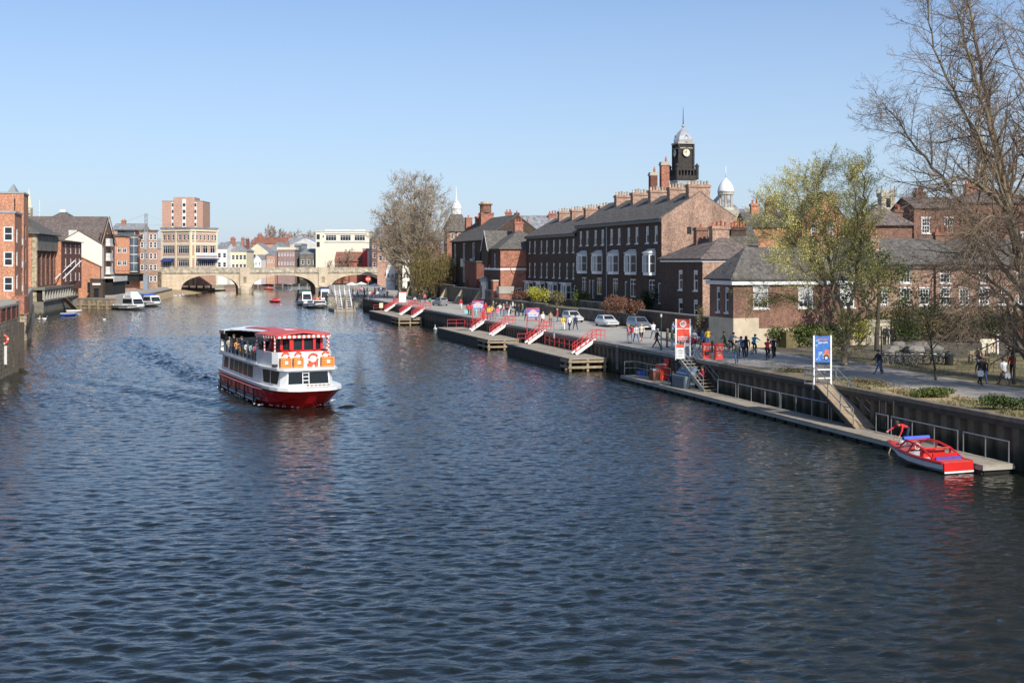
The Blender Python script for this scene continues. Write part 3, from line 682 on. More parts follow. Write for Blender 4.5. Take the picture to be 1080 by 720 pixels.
rear('gabled_house', 'orange brick gabled house with chimneys, behind the budding tree', 846, 893, 152, 232, 205, 'orangebrick', ('gabley', .3, 'slate'), [(4.6, 3, 1.0, 1.2, zh(230,152), zh(206,152), 2, .7, 'redpot', 'orangebrick')],
     [('f', 1.6, zh(252,152), .9, 1.9, 'sash12'), ('f', 3.6, zh(252,152), .9, 1.9, 'sash12')])
rear('brick_house', 'orange brick house with two tall chimneys, between the lodge roof and the cupola', 788, 844, 156, 239, 225, 'orangebrick', ('gable', .3, 'slate'),
     [(1.9, 4.5, 1.1, 1.1, zh(232,156), zh(213,156), 2, .6, 'redpot', 'orangebrick'), (4.1, 4.5, 1.5, 1.1, zh(232,156), zh(211,156), 3, .6, 'redpot', 'brownbrick')])
b = rear('rear_house', 'slate roofed brick house with a broad dark chimney of red pots, behind the hipped house', 768, 800, 134, 258, 240, 'darkred', ('gable', .3, 'slate'), [(1.5, 2.2, 1.7, .9, zh(258,134), zh(239,134), 5, .7, 'redpot', 'sootbrick')])
rear('white_block', 'distant white flat roofed blocks on the skyline right of the cupola', 778, 804, 330, 231, 221, 'white', ('flat', .2, 'slate_hazy'), cat='building')
# church tower and spire far behind
t = thing('church_tower', 'pale stone church tower with pinnacles, above the brown hipped roof', 'church', AT(937, 300, 2.5))
b = MB(); wT = 3.4; b.box(-wT/2, wT/2, 0, wT, 0, PZ(203,300)-2.5); b.build('tower', M['palestone'], t)
b = MB(); zt = PZ(203,300)-2.5
for x in (-wT/2, wT/2):
    for y in (0, wT): b.lathe([(.32, zt-1), (.32, zt+.6), (.02, zt+2.0)], 6, (x, y, 0))
b.box(-wT/2-.12, wT/2+.12, -.12, wT+.12, zt-.9, zt-.4)
for i in range(4): b.box(-wT/2+.25+i*.85, -wT/2+.7+i*.85, -.05, .2, zt+.001, zt+.6)
b.build('parapet', M['palestone'], t)
b = MB(); b.box(-.55, .55, -.03, .05, zt-3.8, zt-1.5); b.build('belfry_opening', M['dark'], t)
t = thing('church_spire', 'pale stone spire rising behind the big bare tree', 'church', AT(1035, 345, 2.5))
zs = PZ(199,345)-2.5; b = MB(); b.box(-2.6, 2.6, -2.6, 2.6, 0, zs); b.build('tower', M['palestone'], t)
b = MB(); b.lathe([(2.7,zs), (1.2,PZ(165,345)-2.5), (.05,PZ(128,345)-2.5)], 8); b.build('spire', M['palestone'], t)
# ---------------------------------------------------------------- clock tower with its chimneys, cupola
D = 215; t = thing('clock_tower', 'dark brick clock tower with silver dome, behind the tall terrace', 'clock tower', AT(720.5, D, 3), math.radians(14))
z = lambda y: PZ(y, D)-3
s = 1.40
b = MB(); b.box(-s, s, -s, s, 0, z(153)); 
for x in (-s, s):
    for y in (-s, s): b.box(x-.17, x+.17, y-.17, y+.17, 0, z(153)+.05)
b.build('shaft', M['clockbrick'], t)
b = MB(); b.box(-s-.25, s+.25, -s-.25, s+.25, z(153)+.06, z(151)); b.box(-s-.12, s+.12, -s-.12, s+.12, z(157.5), z(156.5)); b.build('cornice', M['stone'], t)
b = MB(); b.lathe([(s*1.3,z(151)), (s*1.32,z(148)), (s*1.12,z(144)), (s*.7,z(139.5)), (s*.3,z(136.5)), (.22,z(135))], 8); b.ball((0,0,z(133)), .32, n=8); b.build('dome', M['silver'], t)
b = MB(); b.path([(0,0,z(135)), (0,0,z(126)), (0,0,z(113))], [.12,.07,.03], 6); b.build('finial', M['black'], t)
b = MB()
for a in range(4):
    T = Matrix.Rotation(a*PI/2, 4, 'Z'); q = MB(); q.prism([(-.55,z(151)), (.55,z(151)), (.55,z(147.5)), (0,z(143)), (-.55,z(147.5))], 'y', -s-.18, -s+.35); b.add(q, T)
b.build('lucarne', M['clockbrick'], t)
for a in (0, -PI/2):
    T = Matrix.Rotation(a, 4, 'Z'); c = MB(); c.disc((0,-s-.21,z(161.7)), .74, 'y', 28); c.ring((0,-s-.2,z(161.7)), .76, .09, 'y', 24, 5, 1)
    for k in range(12):
        q = k*PI/6; c.bar((.56*math.sin(q),-s-.23,z(161.7)+.56*math.cos(q)), (.68*math.sin(q),-s-.23,z(161.7)+.68*math.cos(q)), .05, .02, 1)
    m_ = MB(); m_.add(c, T); cf = m_.build('clock_face', [M['cream'], M['black']], t)
    h_ = MB(); h_.bar((0,-s-.25,z(161.7)), (.30*math.sin(.1),-s-.25,z(161.7)+.5), .07, .03); h_.bar((0,-s-.27,z(161.7)), (-.36,-s-.27,z(161.7)+.12), .08, .03); m_ = MB(); m_.add(h_, T); m_.build('clock_hand', M['black'], cf)
b = MB()
for x in (-s*1.35, s*1.35):
    for y in (-s*1.35, s*1.35): b.lathe([(.34,z(190)), (.34,z(177)), (.42,z(176.5)), (.42,z(175.5)), (.04,z(173))], 6, (x, y, 0))
b.box(-s*1.5, s*1.5, -s*1.5, s*1.5, z(190), z(186)); b.box(-s*1.5, s*1.5, -s*1.5, s*1.5, z(180.5), z(179))
for k in range(7):
    for y in (-s*1.42, s*1.42): b.box(-s*1.3+k*s*.43-.12, -s*1.3+k*s*.43+.12, y-.1, y+.1, z(186), z(180.5))
    for x in (-s*1.42, s*1.42): b.box(x-.1, x+.1, -s*1.3+k*s*.43-.12, -s*1.3+k*s*.43+.12, z(186), z(180.5))
b.build('balcony', M['clockbrick'], t)
b = MB(); b.box(-s*1.3, s*1.3, -s*1.3, s*1.3, 0, z(190)); b.build('base', M['lead'], t)
D = 206
for p0, p1, ya, bm, lb in ((696.5, 705, 171, 'redbrick', 'tall orange red brick chimney stack, left of the clock tower'), (685, 692.5, 182, 'darkred', 'dark red brick chimney stack, further left of the clock tower')):
    wc = PX(p1, D)-PX(p0, D); zc = PZ(ya, D)-3
    t = thing('chimney_stack', lb, 'chimney', AT((p0+p1)/2, D, 3), math.radians(8))
    b = MB(); b.box(-wc/2, wc/2, -.7, .7, 0, zc-.6); b.build('stack', M[bm], t)
    b = MB(); b.box(-wc/2-.12, wc/2+.12, -.82, .82, zc-.6, zc-.25); b.box(-wc/2-.05, wc/2+.05, -.75, .75, zc-.25, zc); b.build('cap', M['stone'], t)
    b = MB(); b.lathe([(.22,zc), (.18,zc+.6), (.06,zc+1.0)], 8, (wc*.2,0,0)); b.build('pot', M['terracotta'], t)
D = 190; t = thing('cupola', 'white domed open cupola on columns, right of the clock tower', 'cupola', AT(765.5, D, 3)); z = lambda y: PZ(y, D)-3
b = MB(); b.lathe([(1.35,z(203)), (1.33,z(201)), (1.15,z(196.5)), (.75,z(192)), (.28,z(189.3)), (.1,z(187.5))], 12); b.path([(0,0,z(188)), (0,0,z(175))], [.09,.03], 6); b.build('dome', M['white'], t, smooth=True)
b = MB(); b.lathe([(1.3,z(205.5)), (1.3,z(203.2))], 12)
for k in range(6):
    a = k*PI/3+.3; b.tube((1.02*math.cos(a),1.02*math.sin(a),z(219)), (1.02*math.cos(a),1.02*math.sin(a),z(205.5)), .17, n=8)
b.build('column', M['stone'], t)
b = MB(); b.box(-1.7, 1.7, -1.7, 1.7, 0, z(222)); b.lathe([(1.5,z(222)), (1.25,z(219))], 12); b.build('base', M['stone'], t)
t = rear('magistrates_roof', 'grey roofed stone court building under the white cupola', 752, 778, 196, 222, 205, 'stone', ('hip', .3, 'slate_hazy'), cat='building')

# ---------------------------------------------------------------- red brick house with gable and blind arch, Victorian block beyond
vR = 13.5; cR = UY(198.6, vR, 3.9); LR = 10.3; oR = cR+DU*LR; ZR = 12.3-3.9
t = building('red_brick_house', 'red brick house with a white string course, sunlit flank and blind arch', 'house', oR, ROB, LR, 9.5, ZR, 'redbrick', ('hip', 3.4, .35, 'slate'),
   [('f', LR*.1, 5.3, .7, 2.4, 'sash'), ('f', LR*.3, 5.3, .7, 2.4, 'sash'), ('f', LR*.66, 5.3, .75, 2.4, 'sash'), ('f', LR*.66, .6, .75, 2.4, 'sash'), ('r', 3.2, .3, 1.2, 1.7, 'sash')],
   [(LR*.45, 4.8, .9, 1.5, ZR+2.2, ZR+4.8, 3, .6, 'redpot', 'redbrick')], bands=((8.8-3.9, .3, 'white'), (ZR-3.0, .12, 'darkred')))
b = MB(); b.ring((LR+.02, 3.2, ZR-2.9), 1.5, .12, 'x', 24, 4); b.box(LR+.003, LR+.05, 1.9, 4.5, 5.4, ZR-2.95); b.build('blind_arch', M['redbrick'], t)
b = MB(); b.box(-.004-.03, LR+.003, -.03, -.004, 0, ZR-.1); 
# river front and gable skins: their shade painted in with darker brick
fr = MB(); facade(fr, (0,-.035), (1,0), LR+.01, -.5, ZR-.05, [(LR*.1-.35,5.3,.7,2.4), (LR*.3-.35,5.3,.7,2.4), (LR*.66-.375,5.3,.75,2.4), (LR*.66-.375,.6,.75,2.4)], depth=.03); fr.build('shade_front_skin', M['sootbrick'], t)
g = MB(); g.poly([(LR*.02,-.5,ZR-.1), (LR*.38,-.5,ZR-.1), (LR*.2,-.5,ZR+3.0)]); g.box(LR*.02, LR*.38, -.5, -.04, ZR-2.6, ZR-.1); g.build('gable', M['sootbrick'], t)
g = MB(); e = LR*.2
g.prism([(LR*.2-2.3,ZR-.35), (e,ZR+3.1), (LR*.2+2.3,ZR-.35), (LR*.2+2.3,ZR-.15), (e,ZR+3.32), (LR*.2-2.3,ZR-.15)], 'y', -.65, 4.5); g.build('gable_roof', M['slate'], t)
g = MB()
for s_ in (-1, 1): g.bar((LR*.2+s_*2.3,-.68,ZR-.2), (e,-.68,ZR+3.25), .06, .22)
g.build('bargeboard', M['offwhite'], t)
p = MB(); p.lathe([(.75,-.2), (.75,2.9)], 8, (LR*.2,-.5,0)); p.build('porch', M['offwhite'], t)
p = MB(); p.lathe([(1.0,2.92), (1.0,3.05), (.8,3.4), (.35,3.65), (.05,3.75)], 10, (LR*.2,-.5,0)); p.build('porch_roof', M['lead'], t)
p = MB(); p.box(LR*.2-.32, LR*.2+.32, -1.3, -1.2, 0, 2.2); p.build('porch_door', M['black'], t)
# Victorian block
cV = PV(512.5, 16, 4.5); fV = PV(476.5, 16, 4.5); LV = (fV-cV).length; ZV = 14.4-4.5
wv = []
for x in (LV*.1, LV*.38, LV*.66): wv += [('f', x, 10.9-4.5, 1.9, 2.9, 'wide'), ('f', x, 6.2-4.5, 1.9, 2.9, 'wide')]
for x in (LV*.86, LV*.95): wv += [('f', x, 10.4-4.5, .8, 2.4, 'dark'), ('f', x, 6.2-4.5, .8, 2.4, 'dark')]
t = building('gothic_block', 'large dark Victorian brick block with white window bays and big red chimneys', 'building', fV, ROB, LV, 12, ZV, 'sootbrick', ('gable', 4.4, .4, 'slate'), wv,
   [(LV*.02, 3.4, 1.1, 1.3, ZV+2.0, ZV+4.9, 1, .6, 'redpot', 'redbrick'), (LV*.10, 5.0, 1.1, 1.3, ZV+2.4, ZV+5.0, 1, .8, 'redpot', 'redbrick'), (LV*.14, 4.6+1.2, 1.3, 1.6, ZV+2.2, ZV+5.2, 2, .4, 'redpot', 'redbrick'), (LV*.30, 5.2, 1.4, 2.6, ZV+2.0, ZV+5.6, 0, .1, 'redpot', 'redbrick')])
b = MB(); b.lathe([(1.15,ZV+5.6), (1.15,ZV+7.1)], 10, (LV*.30,5.0,0)); b.lathe([(1.4,ZV+7.1), (1.4,ZV+7.35)], 10, (LV*.30,5.0,0)); b.build('chimney_crown', M['brownbrick'], t)
b = MB(); b.lathe([(1.0,ZV+7.36), (.95,ZV+7.75), (.6,ZV+7.8)], 10, (LV*.30, 5.0, 0)); b.build('crown_pot', M['pot'], t)
for x in (LV*.1, LV*.38, LV*.66):
    b = MB(); b.box(x-1.0, x+1.0, -.45, -.004, 9.2-4.5, 10.8-4.5); b.build('white_panel', M['offwhite'], t)
# rooftops between block and terrace
rear('gable_rooftop', 'slate roof with a red brick gable and chimney, behind the red brick house', 528, 546, 228, 244, 232, 'redbrick', ('gabley', .3, 'slate'), [(1.5, 1.5, 1.3, 1.3, zh(240,228), zh(223,228), 2, .5, 'redpot', 'redbrick')])
rear('slate_rooftop', 'grey slate roof with dark brick chimneys, behind the lower terrace', 543, 600, 232, 243, 228, 'darkred', ('gable', .3, 'slate_hazy'), [(.4, 2, 1.0, 1.0, zh(240,232), zh(224,232), 1, .5, 'redpot', 'darkred'), (2.2, 1.5, 1.2, 1.0, zh(244,232), zh(234,232), 2, .6, 'redpot', 'redbrick'), (7.5, 4, 1.6, 1.0, zh(232,232), zh(224,232), 3, .5, 'redpot', 'redbrick')])
# white cupola tower
D = 262; t = thing('cupola_tower', 'brick tower with a flared slate roof and white domed lantern, beside the tall bare tree', 'tower', AT(481, D, 3), math.radians(12)); z = lambda y: PZ(y, D)-3
b = MB(); b.box(-2.4, 2.4, -2.4, 2.4, 0, z(244)); b.build('wall', M['redbrick'], t)
b = MB(); b.loft([[(x*q, y*q, zz) for x, y in ((-1,-1),(1,-1),(1,1),(-1,1))] for q, zz in ((2.9,z(244.5)), (2.8,z(243)), (1.7,z(233)), (1.15,z(226)))]); b.build('roof', M['slate'], t)
b = MB(); b.lathe([(1.1,z(226)), (1.1,z(221)), (1.25,z(220.5)), (1.25,z(219.5)), (1.1,z(217)), (.7,z(213.5)), (.25,z(211)), (.14,z(206)), (.05,z(196))], 10); b.build('lantern', M['white'], t)
for x in (-1.2, .3):
    put_window(t, 'f', 0, 0, x, z(253), .8, 1.5, 'far', False).location.y = -2.55
# dark brick annexe
b = building('brick_annexe', 'plain dark red brick block in front of the Victorian block', 'building', PV(490, 14.4, 4.5), ROB, 9.0, 3.5, 5.6, 'darkred', ('flat', .25, .15, 'slate'), [('f', 2.0, 1.2, .7, 1.2, 'dark')])

# ---------------------------------------------------------------- walls along the road
def wallrun(name, label, pts, th, z0, z1, wm, cm, cat='wall', buttr=None):
    t = thing(name, label, cat, pts[0]); o = Vector(pts[0])
    b = MB(); c = MB()
    for i in range(len(pts)-1):
        p = Vector(pts[i])-o; q = Vector(pts[i+1])-o; d = (q-p).normalized(); n = Vector((-d.y, d.x, 0))*th/2; n2 = n*1.25
        b.prism([tuple((v)[:2]) for v in (p-n, q-n, q+n, p+n)], 'z', z0-o.z, z1[i]-o.z)
        c.prism([tuple((v)[:2]) for v in (p-n2, q-n2, q+n2, p+n2)], 'z', z1[i]-o.z, z1[i]-o.z+.14)
    b.build('wall', M[wm], t); c.build('coping', M[cm], t)
    if buttr:
        for u in buttr:
            k = MB(); k.prism([(-2.0,0), (-th/2,0), (-th/2,2.6), (-.35,2.6)], 'y', -.42, .42)
            k.build('buttress', M['buttress'], t, Vector(u)-o, RZ)
    return t
wallrun('retaining_wall', 'dark retaining wall with pale stone buttresses along the far promenade', [UY(201, 13.1, 2.5), UY(228, 13.1, 2.5), UY(272, 13.1, 2.5)], .5, 2.4, (5.3, 5.6), 'darkstone', 'kerb', buttr=[UY(y, 13.1, 2.5) for y in (209, 221.5, 234, 251, 268)])
wallrun('road_wall', 'dark stone road wall with pale coping below the sooty terraces', [UY(200.5, 12.7, 2.5), UY(172, 12.7, 2.5), UY(158, 12.7, 2.5), UY(139, 12.7, 2.5)], .4, 2.4, (4.0, 3.75, 3.95), 'darkstone', 'kerb')
wallrun('brick_wall', 'dark brick wall in front of the hipped house', [UY(138.8, 12.9, 2.5), UY(119, 12.9, 2.5), UY(112.2, 12.4, 2.5)], .35, 2.4, (4.5, 4.25), 'sootbrick', 'kerb')
wallrun('upper_wall', 'upper garden wall in front of the sooty terraces', [UY(196, 15.2, 3.9), UY(146, 15.2, 3.9)], .3, 3.8, (4.75,), 'darkstone', 'kerb')
t = thing('gate_pier', 'red brick gate pier with a stone cap at the end of the buttressed wall', 'pier', UY(199.6, 13.0, 2.5), RZ)
b = MB(); b.box(-.55, .55, -.55, .55, 0, 4.4); b.build('shaft', M['redbrick'], t); b = MB(); b.box(-.65, .65, -.65, .65, 4.4, 4.65); b.build('cap', M['stone'], t)
t = thing('gate_block', 'low brick and stone gate block beside the red brick gate pier', 'pier', UY(197.4, 13.3, 2.5), RZ)
b = MB(); b.box(-.5, 1.9, -.7, .7, 0, 2.4); b.build('base', M['redbrick'], t); b = MB(); b.box(-.6, 2.0, -.8, .8, 2.4, 3.6); b.build('top', M['concrete'], t)
# ---------------------------------------------------------------- left bank
def ang(p, q): return math.atan2(q.y-p.y, q.x-p.x)
def two(p0, D0, p1, D1, z):
    a, c = AT(p0, D0, z), AT(p1, D1, z); return a, ang(a, c), (c-a).length
# near quay wall with its brick parapet, pier and lifebuoy
t = thing('quay_wall', 'stained stone river wall with a brick parapet at the left edge', 'wall', AT(20.5, 113, 0))
o = Vector(t.location); pts = [AT(-60,60), AT(-14,96), AT(20.5,113)]
b = MB(); c = MB(); k = MB()
for i in range(2):
    p, q = pts[i]-o, pts[i+1]-o; d = (q-p).normalized(); n = Vector((-d.y, d.x, 0))
    b.prism([tuple(v[:2]) for v in (p-n*.0, q, q+n*1.0, p+n*1.0)], 'z', -1.5, 4.9)
    c.prism([tuple(v[:2]) for v in (p+n*.1, q+n*.1, q+n*.55, p+n*.55)], 'z', 4.9, 6.1)
    k.prism([tuple(v[:2]) for v in (p+n*.03, q+n*.03, q+n*.62, p+n*.62)], 'z', 6.1, 6.28)
    m = int((q-p).length/2.6)
    for j in range(m):
        e = p+d*(j+.5)*(q-p).length/m; c.prism([tuple(v[:2]) for v in (e-d*.25, e+d*.25, e+d*.25+n*.1, e-d*.25+n*.1)], 'z', 4.9, 6.1)
b.build('wall', M['quaystone'], t); c.build('parapet', M['darkred'], t); k.build('coping', M['kerb'], t)
for i, (px_, D_, zz) in enumerate(((21.5, 114, 4.4), (15, 110.5, 4.6), (8,107.5,4.6))):
    b = MB(); b.box(-.22, .22, -.3, .3, -1.4, zz); b.build('timber_post', M['darkwood'], t, AT(px_, D_)-o+Vector((.2,-.2,0)), .5)
pl = AT(3, 104.6, 0)
t = thing('lifebuoy', 'orange lifebuoy on the stone wall at the left edge', 'lifebuoy', AT(3.4, 104.4, PZ(358, 104.4)), .45)
b = MB(); b.ring((0,-.1,0), .37, .1, 'y', 20, 7, seg=lambda i: 1 if i % 5 == 0 else 0); b.build('ring', [M['buoyred'], M['white']], t)
b = MB(); b.box(-.3, .3, -.02, .04, -2.2, -.55); b.build('notice_board', M['offwhite'], t)
# block between: brick pier set back, leaning timber
t = thing('wharf_pier', 'brick and stone river pier behind the near wall, with a leaning timber brace', 'pier', AT(25.5, 156, 0), LOB)
b = MB(); b.box(-3, 3, -.6, 1.2, -1.5, 3.4); b.build('base', M['quaystone'], t)
b = MB(); b.box(-3.2, 3.2, -.35, 1.2, 3.4, 5.7); b.build('parapet', M['redbrick'], t)
b = MB(); b.bar((-4.5,-.9,2.2), (1.5,-.9,4.4), .3, .35); b.build('brace', M['darkwood'], t)
# orange brick flats
t = building('brick_flats', 'tall orange brick flats with balconies at the left edge', 'building', AT(25, 171, 5), LOB, 6, 24, 15.0, 'orangebrick', ('flat', .25, .1, 'lead'), [('f', 2.0, z_, 1.6, 2.2, 'dark') for z_ in (2, 5.2, 8.4)], chims=())
for y_ in (259, 283, 308):
    z_ = PZ(y_, 170)-5
    b = MB(); b.box(-1.3, -.01, .1, 1.6, z_, z_+.16); s_ = b.build('balcony', M['white'], t)
    g = MB(); 
    for j in range(12): g.box(-1.28+j*.11, -1.24+j*.11, .1, .14, z_+.16, z_+1.1)
    g.box(-1.3, -.01, .08, .15, z_+1.1, z_+1.18); g.box(-1.3, -1.24, .1, 1.6, z_+1.1, z_+1.18); g.box(-1.28, -1.27, .15, 1.55, z_+.16, z_+1.1); g.build('railing', M['white'], s_)
b = MB(); b.tube((-.08,1.2,1), (-.08,1.2,14.3), .08); b.build('drainpipe', M['black'], t)
t = building('brick_flats', 'lower wing of the orange brick flats, in front of the tall one', 'building', AT(15.5, 161, 5), LOB, 8.3, 24, 11.8, 'orangebrick', ('flat', .3, .12, 'lead'), [('l', 23.2, z_, 1.2, 2.0, 'far') for z_ in (1.2, 4.6, 8.0)]+[('f', 2.5, z_, 1.6, 2.2, 'wide') for z_ in (1.4, 4.6, 7.8)])
b = MB(); b.tube((-.08,23.2,.5), (-.08,23.2,9.2), .09); b.build('drainpipe', M['black'], t)
b = MB(); b.lathe([(.75,0), (.8,1.4), (.4,2.2), (.02,2.4)], 8, (3,21,11.9)); b.build('roof_pod', M['lead'], t)
# wharf building with hipped slate roof over a colonnade
a0, r0, w0 = two(37, 222, 59, 243.5, 5.4)
wv = [('f', x, z_, 1.6, 2.0, 'dark') for x in (3.2, 7.6, 12.0, 16.6) for z_ in (.8, 3.9)]
t = building('wharf_building', 'dark red wharf building with a broad grey hipped roof, over the river', 'building', a0, r0, w0, 15, 10.0, 'darkred', ('hip', 5.6, 1.0, 'slate'), wv+[('l', 13.6, z_, 1.2, 1.9, 'wide') for z_ in (1, 4, 7)])
b = MB(); b.box(-.10, -.02, .6, 14.9, 0, 9.9); b.build('lit_flank_skin', M['orangebrick'], t)  # lighter skin: sunlight on this flank put into the colour
b = MB(); b.box(-.14, .5, -.3, .55, -5.4, 9.9); b.build('corner_post', M['buttress'], t)
b = MB(); b.box(0, w0, -.5, -.004, 6.9, 9.9); b.build('upper_bay', M['greensteel'] if 'greensteel' in M else M['darkconcrete'], t)
b = MB(); b.box(2, 9, 3, 10, 11.5, 14.0); b.build('roof_box', M['slate'], t)
b = MB(); b.loft([[(1.4,2.4,14),(9.6,2.4,14),(9.6,10.6,14),(1.4,10.6,14)], [(4.5,5.5,15.6),(6.5,5.5,15.6),(6.5,7.5,15.6),(4.5,7.5,15.6)]]); b.build('upper_roof', M['slate'], t)
for x in (1.0, 5.4, 9.8, 14.4, 18.6):
    b = MB(); b.box(x-.1, x+.1, -.3, .05, .2, 6.8); b.build('pilaster', M['brownbrick'], t)
a1, r1, w1 = two(58.5, 243, 80, 261, 5.4)
n1 = Vector((math.sin(r1), -math.cos(r1), 0))
t = building('wharf_building', 'narrow brick wharf building with a lean-to roof, beside the hipped wharf building', 'building', a1+n1*1.2, r1, w1, 12, 9.0, 'darkred', ('shed', 1.6, .5, 'slate'), [('f', x, z_, 1.2, 1.8, 'sash') for x in (3.5, 8, 12.5, 16) for z_ in (.8, 3.8, 6.6)])
b = MB(); b.box(-.09, -.02, .1, 6, 0, 8.9); b.build('lit_flank_skin', M['orangebrick'], t)  # sunlit end painted on as a lighter orange skin
# its deck and colonnade along the water
t = thing('wharf_colonnade', 'concrete colonnade and river wall under the wharf buildings', 'wharf', AT(37.5, 221.5, 0), r0)
wl_ = w0+w1-1.5
b = MB(); b.box(0, wl_, -1.4, 1.0, -1.5, 2.7); b.build('river_wall', M['darkconcrete'], t)
b = MB(); b.box(-.2, wl_, -1.7, 1.2, 4.9, 5.38); b.box(-.2, wl_, -1.75, -1.45, 2.7, 3.0); b.build('deck', M['darkconcrete'], t)
for i in range(14): 
    b = MB(); b.box(-.2, .2, -1.6, -1.2, 3.0, 4.9); b.build('column', M['concrete'], t, (.3+i*(wl_-.6)/13, 0, 0))
b = MB(); b.box(.5, wl_-.5, -.9, .9, 2.701, 4.89); b.build('recess_shade_block', M['dark'], t)  # solid dark block standing in for the shade behind the columns
b = MB(); b.bar((19,-1.8,3.0), (26.5,-3.0,.25), 1.0, .12); b.build('gangway', M['wood'], t)
for px0, y0, px1, y1, lb in ((58.5, 294, 78.6, 275, 'upper of two long white diagonal poles by the wharf'), (67, 293.5, 85.5, 275, 'lower of two long white diagonal poles by the wharf')):
    p = AT(px0, 240, PZ(y0, 240)); q = AT(px1, 252, PZ(y1, 252)); b = MB(); b.tube((0,0,0), q-p, .14, .12, 8)
    tag(b.build('diagonal_pole', M['white'], None, p), lb, 'pole')
# cream gable, orange gable, warehouse
D = 272; x0, x1 = PX(58, D), PX(105, D)
t = building('cream_house', 'cream painted gable house in front of the big brown roof', 'house', (x0, D, 2.2), RZ, (x1-x0)*1.0, 9, 11.9, 'palecream', ('gabley', 3.15, .15, 'brownslate'))
b = MB(); b.box(2.9, 4.7, .5, 1.5, 14.0, 15.3); b.build('chimney', M['offwhite'], t)
D = 264; x0, x1 = PX(61, D), PX(103, D)
t = building('brick_outbuilding', 'low orange brick gable in front of the cream house', 'building', (x0, D, 2.2), RZ, x1-x0, 7.5, 6.8, 'orangebrick', ('gabley', 2.2, .12, 'tile'), [('f', 6.8, 1.0, 1.2, 2.4, 'dark')])
b = MB(); b.tube((4.2,-.1,4.0), (4.2,-.1,9.6), .14, .1, 8); b.build('flue', M['white'], t)
t = building('dark_shed', 'small dark brick shed with a white sign strip, by the orange gable', 'shed', AT(95, 259.5, 2.2), .15, 2.7, 2.5, 4.1, 'sootbrick', ('flat', .2, .15, 'slate'), [('f', 1.3, .2, 1.1, 2.0, 'dark')], panes=False)
b = MB(); b.box(.5, 2.2, -.06, -.01, 2.9, 3.3); b.build('sign_strip', M['white'], t)
a2, r2, w2 = two(105, 283, 121, 303, 2.2)
t = building('brick_warehouse', 'big brick warehouse with a long brown slate roof and white hoist bays in its gable', 'warehouse', a2, r2, w2, 46, 12.4, 'brownbrick', ('gabley', 6.6, .4, 'brownslate'),
  [('f', x, z_, 1.3, 2.0, 'sash') for x in (3, 16.8) for z_ in (2.5, 5.8, 9.0)]+[('f', x, 2.4, 1.3, 2.0, 'sash') for x in (8, 12)]+[('f', 10, 15, 1.2, 1.8, 'sash')])
for z_, w_ in ((4.9, 4.6), (8.2, 4.0), (11.8, 4.4)):
    b = MB(); b.box(10-w_/2, 10+w_/2, -1.1, -.004, z_, z_+.5); b.box(10-w_/2+.2, 10+w_/2-.2, -.95, -.004, z_+.5, z_+1.9); b.build('hoist_bay', M['offwhite'], t)
b = MB(); b.box(.5, 19.5, -3.2, -.01, 4.0, 4.35); b.box(.5, 19.5, -3.25, -3.1, 3.2, 4.4); b.build('loading_canopy', M['offwhite'], t)
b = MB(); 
b.box(1,19,-2.8,-.02,.02,3.0); b.build('canopy_shade_block', M['dark'], t)  # dark block filled in for the shade under the canopy
b = MB(); b.bar((-.05,-.5,12.0), (w2/2,-.5,19.2), .1, .35); b.bar((w2+.05,-.5,12.0), (w2/2,-.5,19.2), .1, .35); b.build('bargeboard', M['buttress'], t)
for x_, y_ in ((-.0, 12), (2.4, 20)):
    b = MB(); T = Matrix.Translation((x_+3.5, y_, 14.9)) @ Matrix.Rotation(-math.atan2(6.6, w2/2), 4, 'Y'); b.box(-.5, .5, -.9, .9, -.05, .12, 0, T); b.build('rooflight', M['white'], t)
b = MB(); b.path([(w2/2,16,19.0), (w2/2,16,23.2)], .06, 5); b.ball((w2/2,16,20.4), .25, n=6); b.build('antenna', M['white'], t)
t = thing('white_cabinet', 'white cabin box on the left staith under the warehouse', 'cabin', AT(105.5, 262, 2.2), .2)
b = MB(); b.box(-.6, .6, -.5, .5, .6, 2.4); b.box(-.66, .66, -.56, .56, 2.4, 2.5); b.build('body', M['white'], t); b = MB(); b.box(-.5, .5, -.4, .4, 0, .6); b.build('plinth', M['darkwood'], t)
# modern orange block, glass stair, brick block
D = 345; x0 = PX(121.5, D)
t = building('modern_flats', 'modern orange block with a round glass stair bay and dark flat roof', 'building', (x0, D, 2.2), RZ, PX(146, D)-x0, 14, 15.4, 'orangebrick', ('flat', .5, .5, 'slate'),
  [('f', 1.1, z_, 1.1, 1.6, 'wide') for z_ in (6.9, 10.6)]+[('f', 2.6, z_, 1.1, 1.6, 'wide') for z_ in (6.9, 10.6)]+[('f', 3.0, 1.2, 2.4, 1.6, 'wide')])
b = MB(); b.lathe([(1.25,4.9), (1.25,15.0)], 14, (5.2,.1,0)); g = b.build('glass_bay', M['glassb'], t)
b = MB()
for z_ in (5.0, 7.5, 10, 12.5, 15): b.lathe([(1.3,z_), (1.3,z_+.25)], 14, (5.2,.1,0))
b.tube((5.2,-1.22,5), (5.2,-1.22,15), .06); b.build('glazing_frame', M['offwhite'], g)
b = MB(); b.box(.5, 5, 3, 9, 15.9, 17.2); b.build('penthouse', M['glassb'], t); b = MB(); b.box(-.3, 6, 2.2, 10, 17.2, 17.5); b.build('penthouse_roof', M['slate'], t)
b = MB(); b.box(-.2, 8, -3.2, -.05, 4.3, 4.6); b.box(-.2, 8, -3.2, -3.1, 5.3, 5.4); b.build('terrace_deck', M['darkwood'], t)
b = MB(); b.box(-.1, 7.8, -2.6, -.06, 2.3, 4.29); b.build('deck_shade_block', M['dark'], t)  # near-black block that paints in the shade below the deck
D = 356; x0 = PX(146.5, D)
